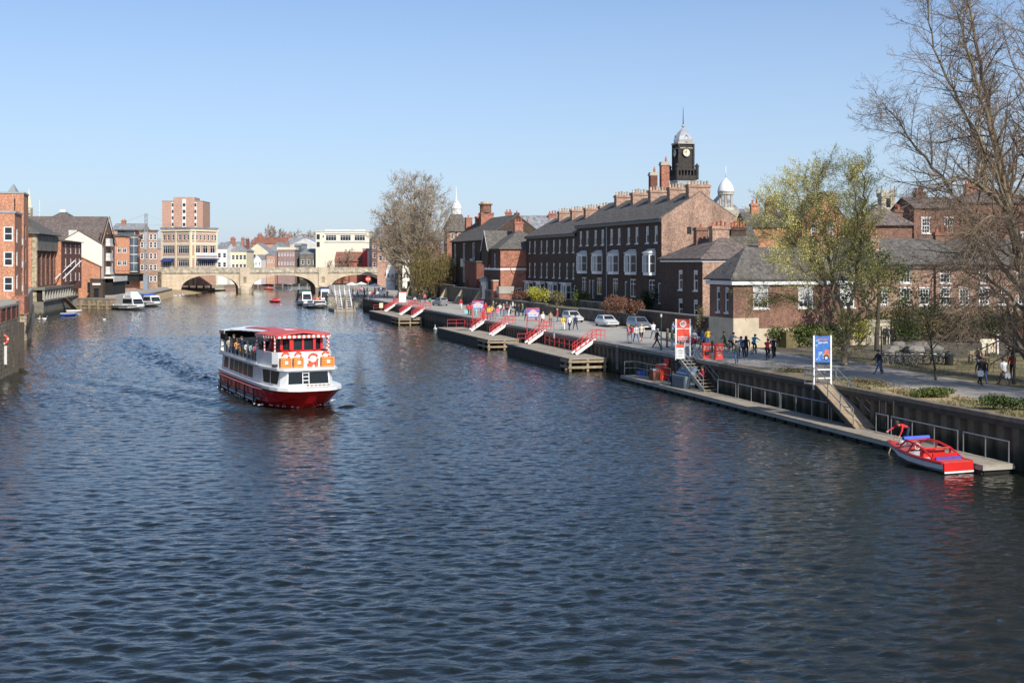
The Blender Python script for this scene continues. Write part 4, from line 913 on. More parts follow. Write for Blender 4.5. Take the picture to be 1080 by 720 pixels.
t = building('brick_block', 'narrow brown brick block with white windows, between the light mast and the bridge shops', 'building', (x0, D, 2.2), RZ+.1, PX(165.5, D)-x0, 14, 17.2, 'rosebrick', ('flat', .4, .3, 'slate'), [('f', x, z_, .9, 1.8, 'far') for x in (.9, 2.2, 3.5, 4.7) for z_ in (2, 5.4, 8.8, 12.2, 14.6)], panes=False)
# light mast
t = thing('light_mast', 'tall grey lattice mast with stay cables on the left staith', 'mast', AT(154, 338, 2.2))
h = PZ(225, 338)-2.2
b = MB()
for x in (-.45, .45):
    for y in (-.45, .45): b.tube((x,y,0), (x*.7,y*.7,h), .09, .06, 5)
n_ = 16
for i in range(n_):
    z0_, z1_ = h*i/n_, h*(i+1)/n_; q0 = .45*(1-.3*i/n_); q1 = .45*(1-.3*(i+1)/n_)
    for s_ in (-1, 1):
        b.tube((-q0, s_*q0, z0_), (q1, s_*q1, z1_), .035, n=4); b.tube((s_*q0, -q0, z0_), (s_*q1, q1, z1_), .035, n=4)
b.build('lattice', M['lead'], t)
b = MB(); b.box(-.6, .6, -.6, .6, 0, 4.0); b.build('base', M['greysteel'], t)
b = MB(); b.box(-.42, .42, -.42, .42, 11.5, 16.5); b.build('light_box', M['silver'], t)
b = MB()
for x, z_ in ((-11, h*.83), (6, h*.86)): b.bar((0,0,h*.99), (x, 4, z_), .04, .04)
b.bar((-11,4,h*.83), (6,4,h*.86), .05, .05); b.build('stay_cable', M['lead'], t)
# shops by the bridge end
th = math.radians(-30); W_ = 13.6; Lr = 12.4; cr = AT(201, 395, 8.2); ol = cr-Vector((math.cos(th), math.sin(th), 0))*W_
wv = [('f', x, 9.2, 1.1, 1.9, 'far') for x in (1.3, 3.4, 5.5, 8.6, 10.6, 12.4)]+[('r', x, 9.2, 1.0, 1.9, 'far') for x in (1.2, 3.0, 4.8, 6.6, 8.4, 10.2, 11.6)]
wv += [('f', 3.4, 4.7, 5.2, 2.6, 'wide'), ('f', 10.4, 4.7, 5.0, 2.6, 'wide')]+[('r', x, 4.9, 2.3, 2.6, 'wide') for x in (3.4, 6.9, 10.3)]
wv += [('f', 3.4, .4, 5.2, 2.3, 'wide'), ('f', 10.4, .4, 5.0, 2.3, 'wide'), ('r', 7, .4, 9, 2.3, 'wide')]
t = building('corner_shops', 'ornate brick and stone shop building with blue awnings at the bridge end', 'building', ol, th, W_, Lr, 13.0, 'hazybrick', ('flat', .6, .3, 'slate_hazy'), wv, panes=False, cornice=(12.2, .6, .35, 'cream'), bands=((7.6, .9, 'cream'), (3.2, .8, 'cream'), (11.4, .3, 'cream')), z0=-6)
for s_, xs in (('f', (.25, 6.9, 13.3)), ('r', (.3, 2.0, 12.1))):
    for x in xs:
        o_, ex, _ = side_frame(s_, W_, Lr); inn = (-ex[1], ex[0]); b = MB(); b.box(-.32, .32, -.16, -.002, -6, 12.15); b.build('pilaster', M['cream'], t, (o_[0]+ex[0]*x, o_[1]+ex[1]*x, 0), math.atan2(ex[1], ex[0]))
b = MB(); b.prism([(-.02,3.1), (-1.5,2.2), (-1.5,2.05), (-.02,2.9)], 'x', .9, 6.0); b.build('awning', M['awning'], t)
b = MB(); b.box(W_+.02, W_+1.3, 3, 12, 2.6, 3.1); b.build('awning', M['awning'], t)
b = MB(); b.box(W_+.02, W_+.5, 2.4, 12, 4.0, 4.9); b.build('balcony', M['white'], t)
# tower block
D = 600; x0 = PX(171, D); W_ = PX(213.5, D)-x0; z0_ = 6; ht = PZ(212.5, D)-z0_
wv = [('f', W_*f_, ht-3.2-i*3.25, 1.9 if f_ == .545 else 1.2, 1.7, 'dark') for f_ in (.26, .545, .82) for i in range(6)]
t = building('tower_block', 'red brick tower block with white window strips, on the skyline left of the bridge', 'tower block', (x0, D, z0_), .04, W_, 17, ht, 'hazybrick', ('flat', .4, .05, 'slate_hazy'), wv, panes=False)
b = MB(); b.box(W_*.28, W_*.80, -.3, 12, ht-26, ht+2.2); 
b.build('central_block', M['hazybrick'], t)
for f_, w_ in ((.26, 1.15), (.545, 1.8), (.82, 1.15)):
    yy = -.45 if f_ == .545 else -.12
    b = MB(); b.box(W_*f_-w_/2, W_*f_+w_/2, yy, yy+.1, ht-24, ht+(1.2 if f_ == .545 else -.4)); s_ = b.build('white_strip', M['white'], t)
    for i in range(7):
        b = MB(); b.box(W_*f_-w_*.36, W_*f_+w_*.36, yy-.03, yy-.005, ht-2.6-i*3.3, ht-.9-i*3.3); b.build('window', M['glass'], s_)
# skyline bits on the left
t = rear('slate_pyramid', 'small grey pyramid roof above the orange flats', 8.5, 16.5, 260, 203.5, 193.5, 'darkconcrete', ('pyr', .1, 'lead'), dep=1.7, cat='roof turret')
D = 420; t = thing('stone_spire', 'thin pale stone spire on the left skyline', 'spire', AT(30.5, D, 3))
b = MB(); b.box(-1.0, 1.0, -1, 1, 0, PZ(219, D)-3); b.build('tower', M['palestone'], t); b = MB(); b.lathe([(1.0,PZ(219,D)-3), (.05,PZ(199,D)-3)], 8); b.build('spire', M['cream'], t)
t = rear('dark_pavilion_roof', 'dark hipped roof with a white cap on the left skyline', 54, 73, 380, 229.5, 222, 'slate_hazy', ('hip', .2, 'slate'), cat='roof turret', dep=6)
b = MB(); b.box(2.0, 3.8, 2, 4, zh(223.5,380), zh(220.8,380)); b.build('cap', M['white'], t)
rear('far_house', 'pale far rooftops behind the light mast', 118, 150, 430, 243, 236, 'hazybrick', ('gable', .2, 'slate_hazy'), [(3, 4, 1.5, 1.2, zh(240,430), zh(232,430), 2, .6, 'redpot', 'redbrick')], cat='house')
# ---------------------------------------------------------------- left staith edge
t = thing('staith_quay', 'timber faced stone quay edge of the left staith, below the warehouse', 'quay', G(82, 325, 0)); o = Vector(t.location)
pts = [G(82,325.2), G(128,325.8), G(141,322.5), G(160,318.2), G(180,312.6)]; b = MB(); k = MB()
for i in range(4):
    p, q = pts[i]-o, pts[i+1]-o; d = (q-p).normalized(); n = Vector((-d.y, d.x, 0)); 
    b.prism([tuple(v[:2]) for v in (p-n*.35, q-n*.35, q+n*.6, p+n*.6)], 'z', -1.5, 2.1); k.prism([tuple(v[:2]) for v in (p-n*.45, q-n*.45, q+n*.7, p+n*.7)], 'z', 2.1, 2.32)
    m = max(2, int((q-p).length/2.2))
    for j in range(m):
        e = p+d*(j+.5)*(q-p).length/m; c = MB(); c.box(-.16, .16, -.16, .16, -1.4, 1.75); c.build('fender_post', M['wood'], t, e-n*.54, math.atan2(d.y, d.x))
    c = MB(); c.bar(p-n*.45+Vector((0,0,.75)), q-n*.45+Vector((0,0,.75)), .2, .25); c.build('waling', M['wood'], t)
b.build('wall', M['quaystone'], t); k.build('coping', M['kerb'], t)
# ---------------------------------------------------------------- stone bridge
t = thing('stone_bridge', 'long stone bridge of three low arches across the river', 'bridge', AT(270, 386, 0), RZ)
ARCH = [(-23.5, -5.6), (-1.6, 19.3), (24.2, 42.2)]; BW = 14.0; ZD = 6.9
def soffit(x):
    for a, c in ARCH:
        if a < x < c: 
            r = (x-(a+c)/2)/((c-a)/2); return 1.1+4.75*math.sqrt(max(0, 1-r*r))**.9
    return None
b = MB(); v = MB()
xs = [-46]
for a, c in ARCH: xs += [a+(c-a)*(1-math.cos(PI*i/28))/2 for i in range(29)]
xs += [66]
for i in range(len(xs)-1):
    x0_, x1_ = xs[i], xs[i+1]; mid = (x0_+x1_)/2; s0 = soffit(mid)
    if s0 is None: za = zb = -2.0
    else: za = soffit(x0_) or 1.1; zb = soffit(x1_) or 1.1
    b.poly([(x0_,0,za), (x1_,0,zb), (x1_,0,ZD), (x0_,0,ZD)]); b.poly([(x1_,BW,zb), (x0_,BW,za), (x0_,BW,ZD), (x1_,BW,ZD)])
    if s0 is not None:
        v.poly([(x0_,0,za), (x0_,BW,za), (x1_,BW,zb), (x1_,0,zb)])
for a, c in ARCH:
    for x in (a, c): v.poly([(x,0,-2), (x,BW,-2), (x,BW,1.12), (x,0,1.12)])
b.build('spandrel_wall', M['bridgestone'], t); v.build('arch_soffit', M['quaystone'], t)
for a, c in ARCH:                     # voussoir rings
    q = MB(); n_ = 34
    for i in range(n_):
        p = []
        for e in (i, i+1):
            x = a+(c-a)*(1-math.cos(PI*min(max(e/n_, .004), .996)))/2; z_ = soffit(x) or 1.1
            xm = (a+c)/2; dx = (x-xm)/((c-a)/2); nx = dx*.8; nz = math.sqrt(max(.05, 1-min(.95, dx*dx)))
            p.append(((x, z_), (x+nx*.75, z_+nz*.8)))
        q.prism([p[0][0], p[1][0], p[1][1], p[0][1]], 'y', -.10, -.003)
    q.build('voussoir_ring', M['bridgestone'], t)
b = MB(); b.box(-46, 66, -.35, -.002, ZD-.25, ZD+.2); b.box(-46, 66, -.22, -.002, ZD-.5, ZD-.25); b.build('cornice', M['palestone'], t)
for y0_, y1_ in ((-.2, .25), (BW-.25, BW+.2)):
    b = MB(); b.box(-46, 66, y0_, y1_, ZD+.201, ZD+1.15); b.box(-46, 66, y0_-.07, y1_+.07, ZD+1.15, ZD+1.4); b.build('parapet', M['palestone'], t)
b = MB(); b.box(-46, 66, .26, BW-.26, ZD-.4, ZD+.1); b.build('roadway', m_road, t)
for xa, xb in ((-5.6, -1.6), (19.3, 24.2)):
    xm = (xa+xb)/2; hw = (xb-xa)/2; b = MB()
    b.prism([(xa-.15,-.004), (xa-.15,-.9), (xa+hw*.4,-2.6), (xm,-3.1), (xb-hw*.4,-2.6), (xb+.15,-.9), (xb+.15,-.004)], 'z', -2, 1.7)
    b.loft([[(xa-.1,-.004,1.7), (xa+hw*.4,-2.5,1.7), (xm,-2.95,1.7), (xb-hw*.4,-2.5,1.7), (xb+.1,-.004,1.7)], [(xa+.3,-.003,2.5), (xm-.4,-.5,2.5), (xm,-.55,2.5), (xm+.4,-.5,2.5), (xb-.3,-.003,2.5)]])
    p = b.build('cutwater', M['bridgestone'], t)
    b = MB(); b.box(xm-1.55, xm+1.55, -.55, -.003, 2.3, ZD+1.3); b.build('pier_buttress', M['bridgestone'], t)
    b = MB(); b.prism([(xm-.5,3.3)]+[(xm+.5*math.cos(k*PI/6), 4.9+.5*math.sin(k*PI/6)) for k in range(7)][::-1][:0]+[(xm+.5,3.3)]+[(xm+.5*math.cos(k*PI/6), 4.9+.5*math.sin(k*PI/6)) for k in range(7)], 'y', -.58, -.551); b.build('niche', M['quaystone'], t)
# stair wing wall at the left end
b = MB(); b.prism([(-29.5,-1.5), (-38,-1.5), (-38,3.2), (-29.5,7.6)], 'y', -4.2, -3.7); b.box(-46, -29.5, -4.2, -.4, -2, 7.0); b.build('wing_wall', M['quaystone'], t)
# lamp posts and walkers do not stand out on the bridge at this size; traffic does
# ---------------------------------------------------------------- town beyond the bridge
def far(name, label, px0, px1, D, yb, yt, wm, roof, nwin=0, rows=1, wy=None, rz=0.0, chims=(), cat='building', dep=12, style='far', ww=1.2, wh=1.8):
    W_ = PX(px1, D)-PX(px0, D); wins = []
    for i in range(nwin):
        for r in range(rows): wins.append(('f', W_*(i+.5)/nwin, zh(wy, D)-r*3.3, ww, wh, style))
    return rear(name, label, px0, px1, D, yb, yt, wm, roof, chims, wins, rz, dep, None, cat)
far('white_shop', 'narrow white building beside the corner shops, beyond the bridge', 228.5, 239.5, 424, 262, 256, 'white', ('gable', .2, 'slate_hazy'), 2, 2, 272)
far('stone_bank', 'cream stone building with pilasters and red chimneys, beyond the bridge', 240, 260, 430, 265, 257, 'cream', ('hip', .3, 'slate_hazy'), 5, 2, 274, chims=[(1.0,4,1.6,1.2,zh(262,430),zh(251,430),2,.6,'redpot','redbrick'), (4.6,4,1.0,1.0,zh(262,430),zh(251,430),2,.6,'redpot','redbrick'), (6.2,5,1.0,1.0,zh(262,430),zh(252,430),2,.6,'redpot','darkred')])
far('cream_gable', 'yellowish cream gabled building behind the white front, beyond the bridge', 259, 284, 462, 266, 257, 'cream', ('gabley', .2, 'slate_hazy'), 4, 2, 273)
far('white_gabled_shop', 'small white gabled front standing on the bridge street', 268, 275.5, 428, 273, 269, 'white', ('gabley', .15, 'slate_hazy'), 2, 2, 280, ww=.6, wh=1.2)
far('brick_shop', 'low red brick front with white windows left of the purple brick building', 281, 290, 436, 269, 266, 'hazybrick', ('gable', .2, 'slate_hazy'), 3, 2, 277, ww=.7, wh=1.2)
far('grey_roof', 'teal grey gabled roof building behind the low red front', 283, 302, 480, 264, 256, 'lead', ('gabley', .3, 'slate_hazy'), 2, 1, 270)
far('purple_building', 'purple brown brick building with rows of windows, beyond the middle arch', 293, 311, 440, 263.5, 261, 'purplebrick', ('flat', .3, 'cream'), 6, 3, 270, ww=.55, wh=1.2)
far('glass_block', 'blue grey glazed block beside the purple brick building', 310.5, 318, 446, 259, 257, 'glassb', ('flat', .1, 'slate_hazy'), 0)
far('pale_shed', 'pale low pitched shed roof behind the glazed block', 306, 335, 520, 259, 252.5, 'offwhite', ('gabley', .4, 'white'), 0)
far('dark_pavilion', 'dark low pavilion with a pale post, left of the cream block', 316, 335, 442, 268, 262.5, 'darkconcrete', ('shed', .2, 'slate_hazy'), 3, 1, 279)
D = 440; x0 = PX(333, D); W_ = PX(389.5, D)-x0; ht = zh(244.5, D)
t = building('cream_block', 'big plain cream block with a high window band, beyond the bridge', 'building', (x0, D, 3), 0, W_, 16, ht, 'palecream', ('flat', .45, .2, 'offwhite'),
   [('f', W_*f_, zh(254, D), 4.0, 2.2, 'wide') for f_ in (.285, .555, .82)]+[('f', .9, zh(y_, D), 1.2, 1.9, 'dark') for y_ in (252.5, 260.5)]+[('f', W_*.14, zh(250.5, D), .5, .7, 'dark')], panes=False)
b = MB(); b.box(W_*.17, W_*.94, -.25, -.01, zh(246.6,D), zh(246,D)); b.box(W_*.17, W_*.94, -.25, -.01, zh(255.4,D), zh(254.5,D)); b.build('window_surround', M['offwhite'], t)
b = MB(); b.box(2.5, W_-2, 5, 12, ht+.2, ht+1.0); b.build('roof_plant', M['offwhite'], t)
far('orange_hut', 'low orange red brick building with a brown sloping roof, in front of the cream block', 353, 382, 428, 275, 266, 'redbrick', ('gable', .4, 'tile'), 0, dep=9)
far('red_hoarding', 'narrow red fronted shop right of the cream block', 382.5, 387.5, 424, 264, 262, 'red', ('flat', .1, 'slate_hazy'), 0, dep=6)
t = far('brown_warehouse', 'tall brown brick building with a steep end, right of the cream block', 392, 410, 415, 250, 240, 'brownbrick', ('gable', .2, 'slate_hazy'), 3, 3, 262, rz=-.22, chims=[(4.5, 5, 2.6, 1.4, zh(246,415), zh(236.5,415), 0, .1, 'redpot', 'redbrick')])
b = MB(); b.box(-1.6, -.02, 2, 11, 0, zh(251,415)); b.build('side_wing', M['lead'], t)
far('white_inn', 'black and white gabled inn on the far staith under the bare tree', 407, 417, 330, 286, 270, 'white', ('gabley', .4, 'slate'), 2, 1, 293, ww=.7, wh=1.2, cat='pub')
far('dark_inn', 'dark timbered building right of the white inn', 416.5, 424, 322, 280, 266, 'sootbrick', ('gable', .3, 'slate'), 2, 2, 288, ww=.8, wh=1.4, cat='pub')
far('cream_inn', 'cream fronted house behind the trunk of the tall bare tree', 424.5, 431.5, 316, 272, 263, 'palecream', ('gable', .3, 'slate'), 2, 3, 281, ww=.7, wh=1.4, cat='house')
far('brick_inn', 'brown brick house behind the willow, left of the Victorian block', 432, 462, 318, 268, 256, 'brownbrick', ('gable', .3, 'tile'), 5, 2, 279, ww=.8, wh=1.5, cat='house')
far('brick_townhouse', 'tall brown brick townhouse seen through the bare tree', 398, 432, 372, 254, 243, 'hazybrick', ('gable', .3, 'slate_hazy'), 5, 2, 264, cat='house', chims=[(3, 5, 1.8, 1.2, zh(250,372), zh(239,372), 3, .6, 'redpot', 'redbrick')])
far('brick_townhouse', 'cream and brick townhouse behind the crown of the bare tree', 432, 470, 352, 262, 250, 'rosebrick', ('gable', .3, 'slate_hazy'), 5, 2, 273, cat='house', chims=[(5, 5, 1.8, 1.2, zh(258,352), zh(247,352), 3, .6, 'redpot', 'redbrick')])
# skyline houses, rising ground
for k, (p0, p1, D, yb, yt, wm) in enumerate(((236, 262, 560, 262, 255, 'hazybrick'), (266, 300, 600, 257, 250.5, 'hazybrick'), (296, 334, 640, 258, 251, 'purplebrick'), (196, 236, 620, 268, 262, 'cream'), (330, 400, 660, 258, 250, 'hazybrick'), (120, 172, 560, 262, 252, 'hazybrick'))):
    far('far_rooftops', ['brick rooftops on the skyline above the cream stone building', 'pale brick rooftops on the skyline under the bare trees', 'far rooftops on the skyline left of the pale shed', 'far cream roofs behind the corner shops', 'far brick rooftops behind the cream block', 'far brick rooftops behind the modern orange block'][k], p0, p1, D, yb, yt, wm, ('gable', .3, 'tile' if k in (1,) else 'slate_hazy'), 0, chims=[(3, 5, 1.6, 1.2, zh(yb-1,D), zh(yt-4,D), 3, .7, 'redpot', 'redbrick')], cat='house')
# dark wharf with pale posts seen through the middle arch
D = 585; t = thing('far_wharf', 'dark wharf front with pale posts seen through the middle arch', 'wharf', AT(268, D, 0))
W_ = PX(372, D)-PX(268, D); b = MB(); b.box(0, W_, 0, 12, -1.5, 5.6); b.build('front', M['dark'], t)
for i in range(12): b = MB(); b.box(-.3, .3, -.5, 0, -1.5, 4.8); b.build('post', M['lead'], t, (W_*(i+.5)/12, 0, 0))
b = MB(); b.box(-.2, W_+.2, -.7, 12.2, 5.6, 6.4); b.build('deck', M['concrete'], t)
t = thing('arch_landing', 'low stone landing with pillars under the left arch', 'landing', UV(0,0)+Vector((0,0,0)))
t.location = AT(214, 402, 0); t.rotation_euler.z = RZ
b = MB(); b.box(-6, 4, 0, 8, -1.5, 1.2); b.build('landing', M['quaystone'], t)
for i in range(4): b = MB(); b.box(-.3, .3, 1, 1.6, 1.2, 5.2); b.build('pillar', M['quaystone'], t, (-4.5+i*2.4, 0, 0))
t = thing('staith_wall', 'pale stone edge of the far staith, beside the moored boats', 'quay', G(385, 323)); o = Vector(t.location)
pts = [G(385,323.1), G(347,322.4), AT(346.8,384)]; b = MB(); k = MB()
for i in range(2):
    p, q = pts[i]-o, pts[i+1]-o; d = (q-p).normalized(); n = Vector((-d.y, d.x, 0))*-1
    b.prism([tuple(v[:2]) for v in (p+n*.0-n*.35, q-n*.35, q+n*.5, p+n*.5)], 'z', -1.5, 2.2); k.prism([tuple(v[:2]) for v in (p-n*.45, q-n*.45, q+n*.6, p+n*.6)], 'z', 2.2, 2.58)
b.build('wall', M['palestone'], t); k.build('coping', M['kerb'], t)
# ---------------------------------------------------------------- right river wall
t = thing('river_wall', 'dark sheet piled river wall with a stone coping along the right bank', 'wall', UV(0, 0, 0), RZ)
b = MB(); u = -70.0; prof = []
while u < US+.5:
    prof += [(-.02, u), (-.02, u+.42), (-.30, u+.56), (-.30, u+.98)]; u += 1.12
for i in range(len(prof)-1):
    (v0, u0), (v1, u1) = prof[i], prof[i+1]; b.poly([(v0,u0,-1.8), (v0,u0,2.32), (v1,u1,2.32), (v1,u1,-1.8)])
b.build('sheet_piling', M['pile'], t)
b = MB(); b.box(-.42, -.003, -70, US+.6, 2.05, 2.33); b.build('waling', M['darkwood'], t)
b = MB(); n_ = int((US+70)/1.6)
for i in range(n_):
    y_ = -70+i*1.6; park = y_ < UR-3
    b.box(-.46, .10 if park else .58, y_, y_+1.585, 2.335, (2.56 if park else 2.60)+.012*math.sin(i*2.1), 1 if park else 0)
b.build('coping', [M['kerb'], mat('beam_brown', (.19,.155,.115), .9, var=.3, dirt=.3)], t)
b = MB(); b.poly([(.6,-70,2.02), (-.02,-70,2.02), (-.02,US,2.02), (.6,US,2.02)]); 
t = thing('mooring_ladder', 'pale rusty ladder rail fixed to the river wall, left of the red sign board', 'ladder', PV(652, -.4, 0), RZ)
b = MB(); 
for y in (-.2, .2): b.tube((-.1,y,.3), (-.1,y,2.5), .04, n=5)
for i in range(7): b.tube((-.1,-.2,.5+i*.3), (-.1,.2,.5+i*.3), .025, n=4)
b.build('ladder_frame', M['kerb'], t)

# ---------------------------------------------------------------- landing stages with red stairs
def railing(pts, h=1.05, mid=(.55,), r=.03, post=1.6, n=5):
    """posts and bars along a 3D line (list of base points)"""
    b = MB()
    for i in range(len(pts)-1):
        p, q = Vector(pts[i]), Vector(pts[i+1]); L_ = (q-p).length; m = max(1, round(L_/post))
        for j in range(m+1):
            e = p+(q-p)*j/m; b.tube(e, e+Vector((0,0,h)), r, n=n)
        for z_ in (h,)+tuple(mid): b.tube(p+Vector((0,0,z_)), q+Vector((0,0,z_)), r, n=n)
    return b
def stair(parent, u, zt, zb, width=1.05, run=1.95, n=6, rail=True):
    """wooden treads between white stringers, down from the quay edge across the river wall"""
    b = MB()
    for i in range(n):
        f = (i+.5)/n; b.box(-.25-run*f-.14, -.25-run*f+.14, -width/2, width/2, zt-(zt-zb)*(i+.6)/n-.05, zt-(zt-zb)*(i+.6)/n)
    s_ = b.build('stair', M['darkwood'], parent, (0, u, 0))
    for y in (-width/2-.04, width/2+.04):
        k = MB(); k.bar((-.2,y,zt+.05), (-.3-run,y,zb+.06), .09, .3); k.build('stringer', M['white'], s_)
        k = MB()
        for z_ in (.35, .65, .98): k.tube((-.15,y,zt+z_), (-.25-run,y,zb+z_), .035, n=5)
        for f in (0, .25, .5, .75, 1): k.tube((-.15-(run+.1)*f,y,zt+(zb-zt)*f), (-.15-(run+.1)*f,y,zt+(zb-zt)*f+1.0), .035, n=5)
        k.tube((-.15,y,zt+.98), (.75,y,zt+.98), .035, n=5); k.tube((.75,y,zt+.98), (.75,y,zt), .035, n=5); k.tube((-.15,y,zt+.5), (.75,y,zt+.5), .03, n=5)
        k.build('stair_railing', M['redrail'], s_)
    return s_
def stage(label, u0, u1, v0, zd, stairs, open_len, rails):
    t = thing('landing_stage', label, 'landing stage', UV(u0, 0, 0), RZ, 'landing stages along the right quay'); L_ = u1-u0
    b = MB(); m = int(L_/.42)
    for i in range(m): b.box(v0, -.55, i*L_/m+.008, (i+1)*L_/m-.008, zd-.12, zd+.004*(i % 3))
    b.build('deck', M['deck'], t)
    b = MB(); b.box(v0+.15, -.6, open_len, L_-.1, -1.6, zd-.125); 
    b.build('core', M['darkconcrete'], t)
    b = MB(); q = int((L_-open_len)/.6)
    for i in range(q): b.box(v0+.02, v0+.14, open_len+.02+i*.6, open_len+.02+i*.6+.5, -1.6, zd-.125)
    for i in range(7): b.box(v0+.2+i*.5, v0+.62+i*.5, open_len-.1, open_len-.005, -1.6, zd-.13)
    stuff_ = b.build('piling', M['darkwood'], t)
    for x in (v0+.12, (v0-.6)/2, -.75):
        for y in (.12, open_len*.55):
            b = MB(); b.box(x-.11, x+.11, y-.11, y+.11, -1.6, zd-.125); b.build('post', M['wood'], t)
    for z_ in (zd-.42, zd-.95):
        b = MB(); b.box(v0, -.6, -.09, -.005, z_, z_+.22); b.build('rail_board', M['wood'], t); b = MB(); b.box(v0-.09, v0-.005, -.1, open_len, z_, z_+.22); b.build('rail_board', M['wood'], t)
    for u in stairs: stair(t, u-u0, 2.58, zd)
    for p, q in rails:
        railing([(p[0], p[1]-u0, zd), (q[0], q[1]-u0, zd)]).build('railing', M['redrail'], t)
    return t
su = lambda px, v=-1.2: toUV(PV(px, v))[0]
u1a, u1b = toUV(G(602, 378, 1.2))[0], toUV(G(530, 362, 1.2))[0]
stage('nearest landing stage, with two red stairs and an open timber end', u1a, u1b, -4.3, 1.2, (su(616), su(565)), 2.4, [((-.8, su(602)), (-.8, su(571))), ((-.7, u1b-.3), (-3.0, u1b-.3)), ((-.8, u1b-.3), (-.8, su(556)))])
u2a, u2b = toUV(G(509, 358.3, 1.2))[0], toUV(G(471, 345, 1.2))[0]
stage('middle landing stage, behind the nearest one, with two red stairs', u2a, u2b, -4.6, 1.2, (su(526), su(504)), 4.5, [((-.7, u2b-.3), (-3.2, u2b-.3)), ((-.8, u2b-.3), (-.8, su(496)))])
u3a, u3b = toUV(G(424, 335, 1.2))[0], toUV(G(390, 327.5, 1.2))[0]
stage('farthest landing stage, with three red stairs close together', u3a, u3b, -4.4, 1.2, (su(441), su(428), su(412)), 6.0, [((-.7, u3b-.3), (-3.6, u3b-.3)), ((-.8, u3b-.3), (-.8, su(406)))])
# red railings standing on the quay between the stairs of the farthest stage
for k, (pa, pb) in enumerate(((444, 431), (427, 415))):
    p, q = PV(pa, .35, 2.6), PV(pb, .35, 2.6)
    t = thing('quay_railing', ['red quay railing between the two right stairs of the farthest stage', 'red quay railing beside the leftmost stair of the farthest stage'][k], 'railing', p)
    railing([(0,0,0), q-p]).build('bars', M['redrail'], t)

# ---------------------------------------------------------------- signs on the quay
def text_bars(b, x0, x1, z0, z1, y, m, n, seed):
    """a line of lettering too small to read: a row of short upright strokes"""
    r = random.Random(seed); x = x0
    while x < x1:
        w_ = (x1-x0)/n*r.uniform(.35, .75); b.box(x, min(x1, x+w_), y-.012, y, z0, z1-(z1-z0)*r.choice((0, 0, .3)), m); x += w_+(x1-x0)/n*.25
def river_sign(label, px, D, yt, yb, ypost, wpx):
    loc = AT(px, D, 2.6); W_ = wpx*D/F; z0 = PZ(yb, D)-2.6; z1 = PZ(yt, D)-2.6
    t = thing('river_sign', label, 'sign', loc, .18, 'red framed boat signs on the quay')
    b = MB()
    for x in (-W_/2, W_/2): b.tube((x,0,0), (x,0,z1), .05, n=6)
    b.tube((-W_/2,0,z0-.35), (W_/2,0,z0-.35), .03, n=5)
    b.build('frame', M['redrail'], t)
    b = MB(); b.box(-W_/2+.04, W_/2-.04, -.04, .04, z0, z1); h = z1-z0
    b.box(-W_/2+.02, W_/2-.02, -.06, -.041, z1-.09, z1, 1)
    pts = [(-W_*.36+W_*.72*i/10, z0+h*.52+h*.3*math.sin(PI*i/10)) for i in range(11)]
    b.prism(pts+[(W_*.36,z0+h*.5), (-W_*.36,z0+h*.5)], 'y', -.055, -.041, 2)
    text_bars(b, -W_*.4, W_*.4, z0+h*.12, z0+h*.34, -.042, 3, 9, int(px)); b.box(-W_*.46, W_*.46, -.05, -.041, z0+h*.38, z0+h*.48, 3)
    b.build('panel', [mat('sign_violet', (.16,.15,.42), .5), M['redrail'], mat('sign_pink', (.75,.42,.36), .5), M['white']], t)
river_sign('red framed blue and white sign at the stair head of the nearest landing stage', 562.3, 124.5, 324.5, 335, 346, 13.0)
river_sign('red framed blue and white sign by the crowd near the middle landing stage', 504, 152, 317, 325.5, 337, 12.0)
t = thing('notice_sign', 'white notice board with a red top edge by the farthest landing stage', 'sign', AT(424.5, 207, 2.6), .2)
b = MB(); b.box(-.62, .62, -.04, .04, .55, 2.4); b.box(-.62, .62, -.05, -.041, 2.2, 2.4, 1)
for i in range(4): text_bars(b, -.45, .1+.1*(i % 3), .8+i*.32, .92+i*.32, -.041, 2, 5, i)
b.build('panel', [M['white'], M['redrail'], M['lead']], t); b = MB()
for x in (-.5, .5): b.box(x-.05, x+.05, -.03, .05, 0, .6)
b.build('post', M['redrail'], t)
t = thing('notice_sign', 'small cream notice on the railing of the farthest landing stage', 'sign', AT(402, 203, 1.2), .2)
b = MB(); b.box(-.32, .32, -.03, .03, 1.1, 1.95); b.build('panel', M['cream'], t); b = MB(); b.box(-.04, .04, -.03, .03, 0, 1.1); b.build('post', M['redrail'], t)
# tall red board
D = 94.5; t = thing('sign_board', 'tall red sign board with a white round emblem, at the pontoon stair head', 'sign', AT(720.3, D, 2.6), .12)
W_ = 1.16; b = MB()
for x in (-W_/2, W_/2): b.box(x-.055, x+.055, -.05, .05, -.1, 3.05)
b.build('post', M['white'], t)
b = MB(); b.box(-W_/2+.056, W_/2-.056, -.035, .035, 1.32, 3.02); b.box(-W_/2+.056, W_/2-.056, -.05, -.036, 2.24, 2.30, 1)
b.disc((0,-.045,2.66), .27, 'y', 24, 1); b.disc((0,-.052,2.66), .19, 'y', 24, 0)
b.ring((.0,-.055,2.68), .10, .035, 'y', 12, 4, 1); b.prism([(-.17,2.47), (.17,2.47), (.12,2.56), (-.12,2.56)], 'y', -.06, -.045, 1)
text_bars(b, -.40, .40, 1.56, 1.68, -.036, 1, 8, 3); text_bars(b, -.40, .40, 1.40, 1.51, -.036, 1, 8, 5)
b.build('panel', [M['signred'], M['white']], t)
t = thing('notice_sign', 'small white notice with a red heading below the tall red sign board', 'sign', G(717.3, 379.5, 2.6), .12)
b = MB(); b.box(-.3, .3, -.03, .03, .1, .95); b.box(-.3, .3, -.03, .03, .96, 1.2, 1)
for i in range(3): text_bars(b, -.2, .2, .3+i*.2, .38+i*.2, -.031, 2, 4, i+20)
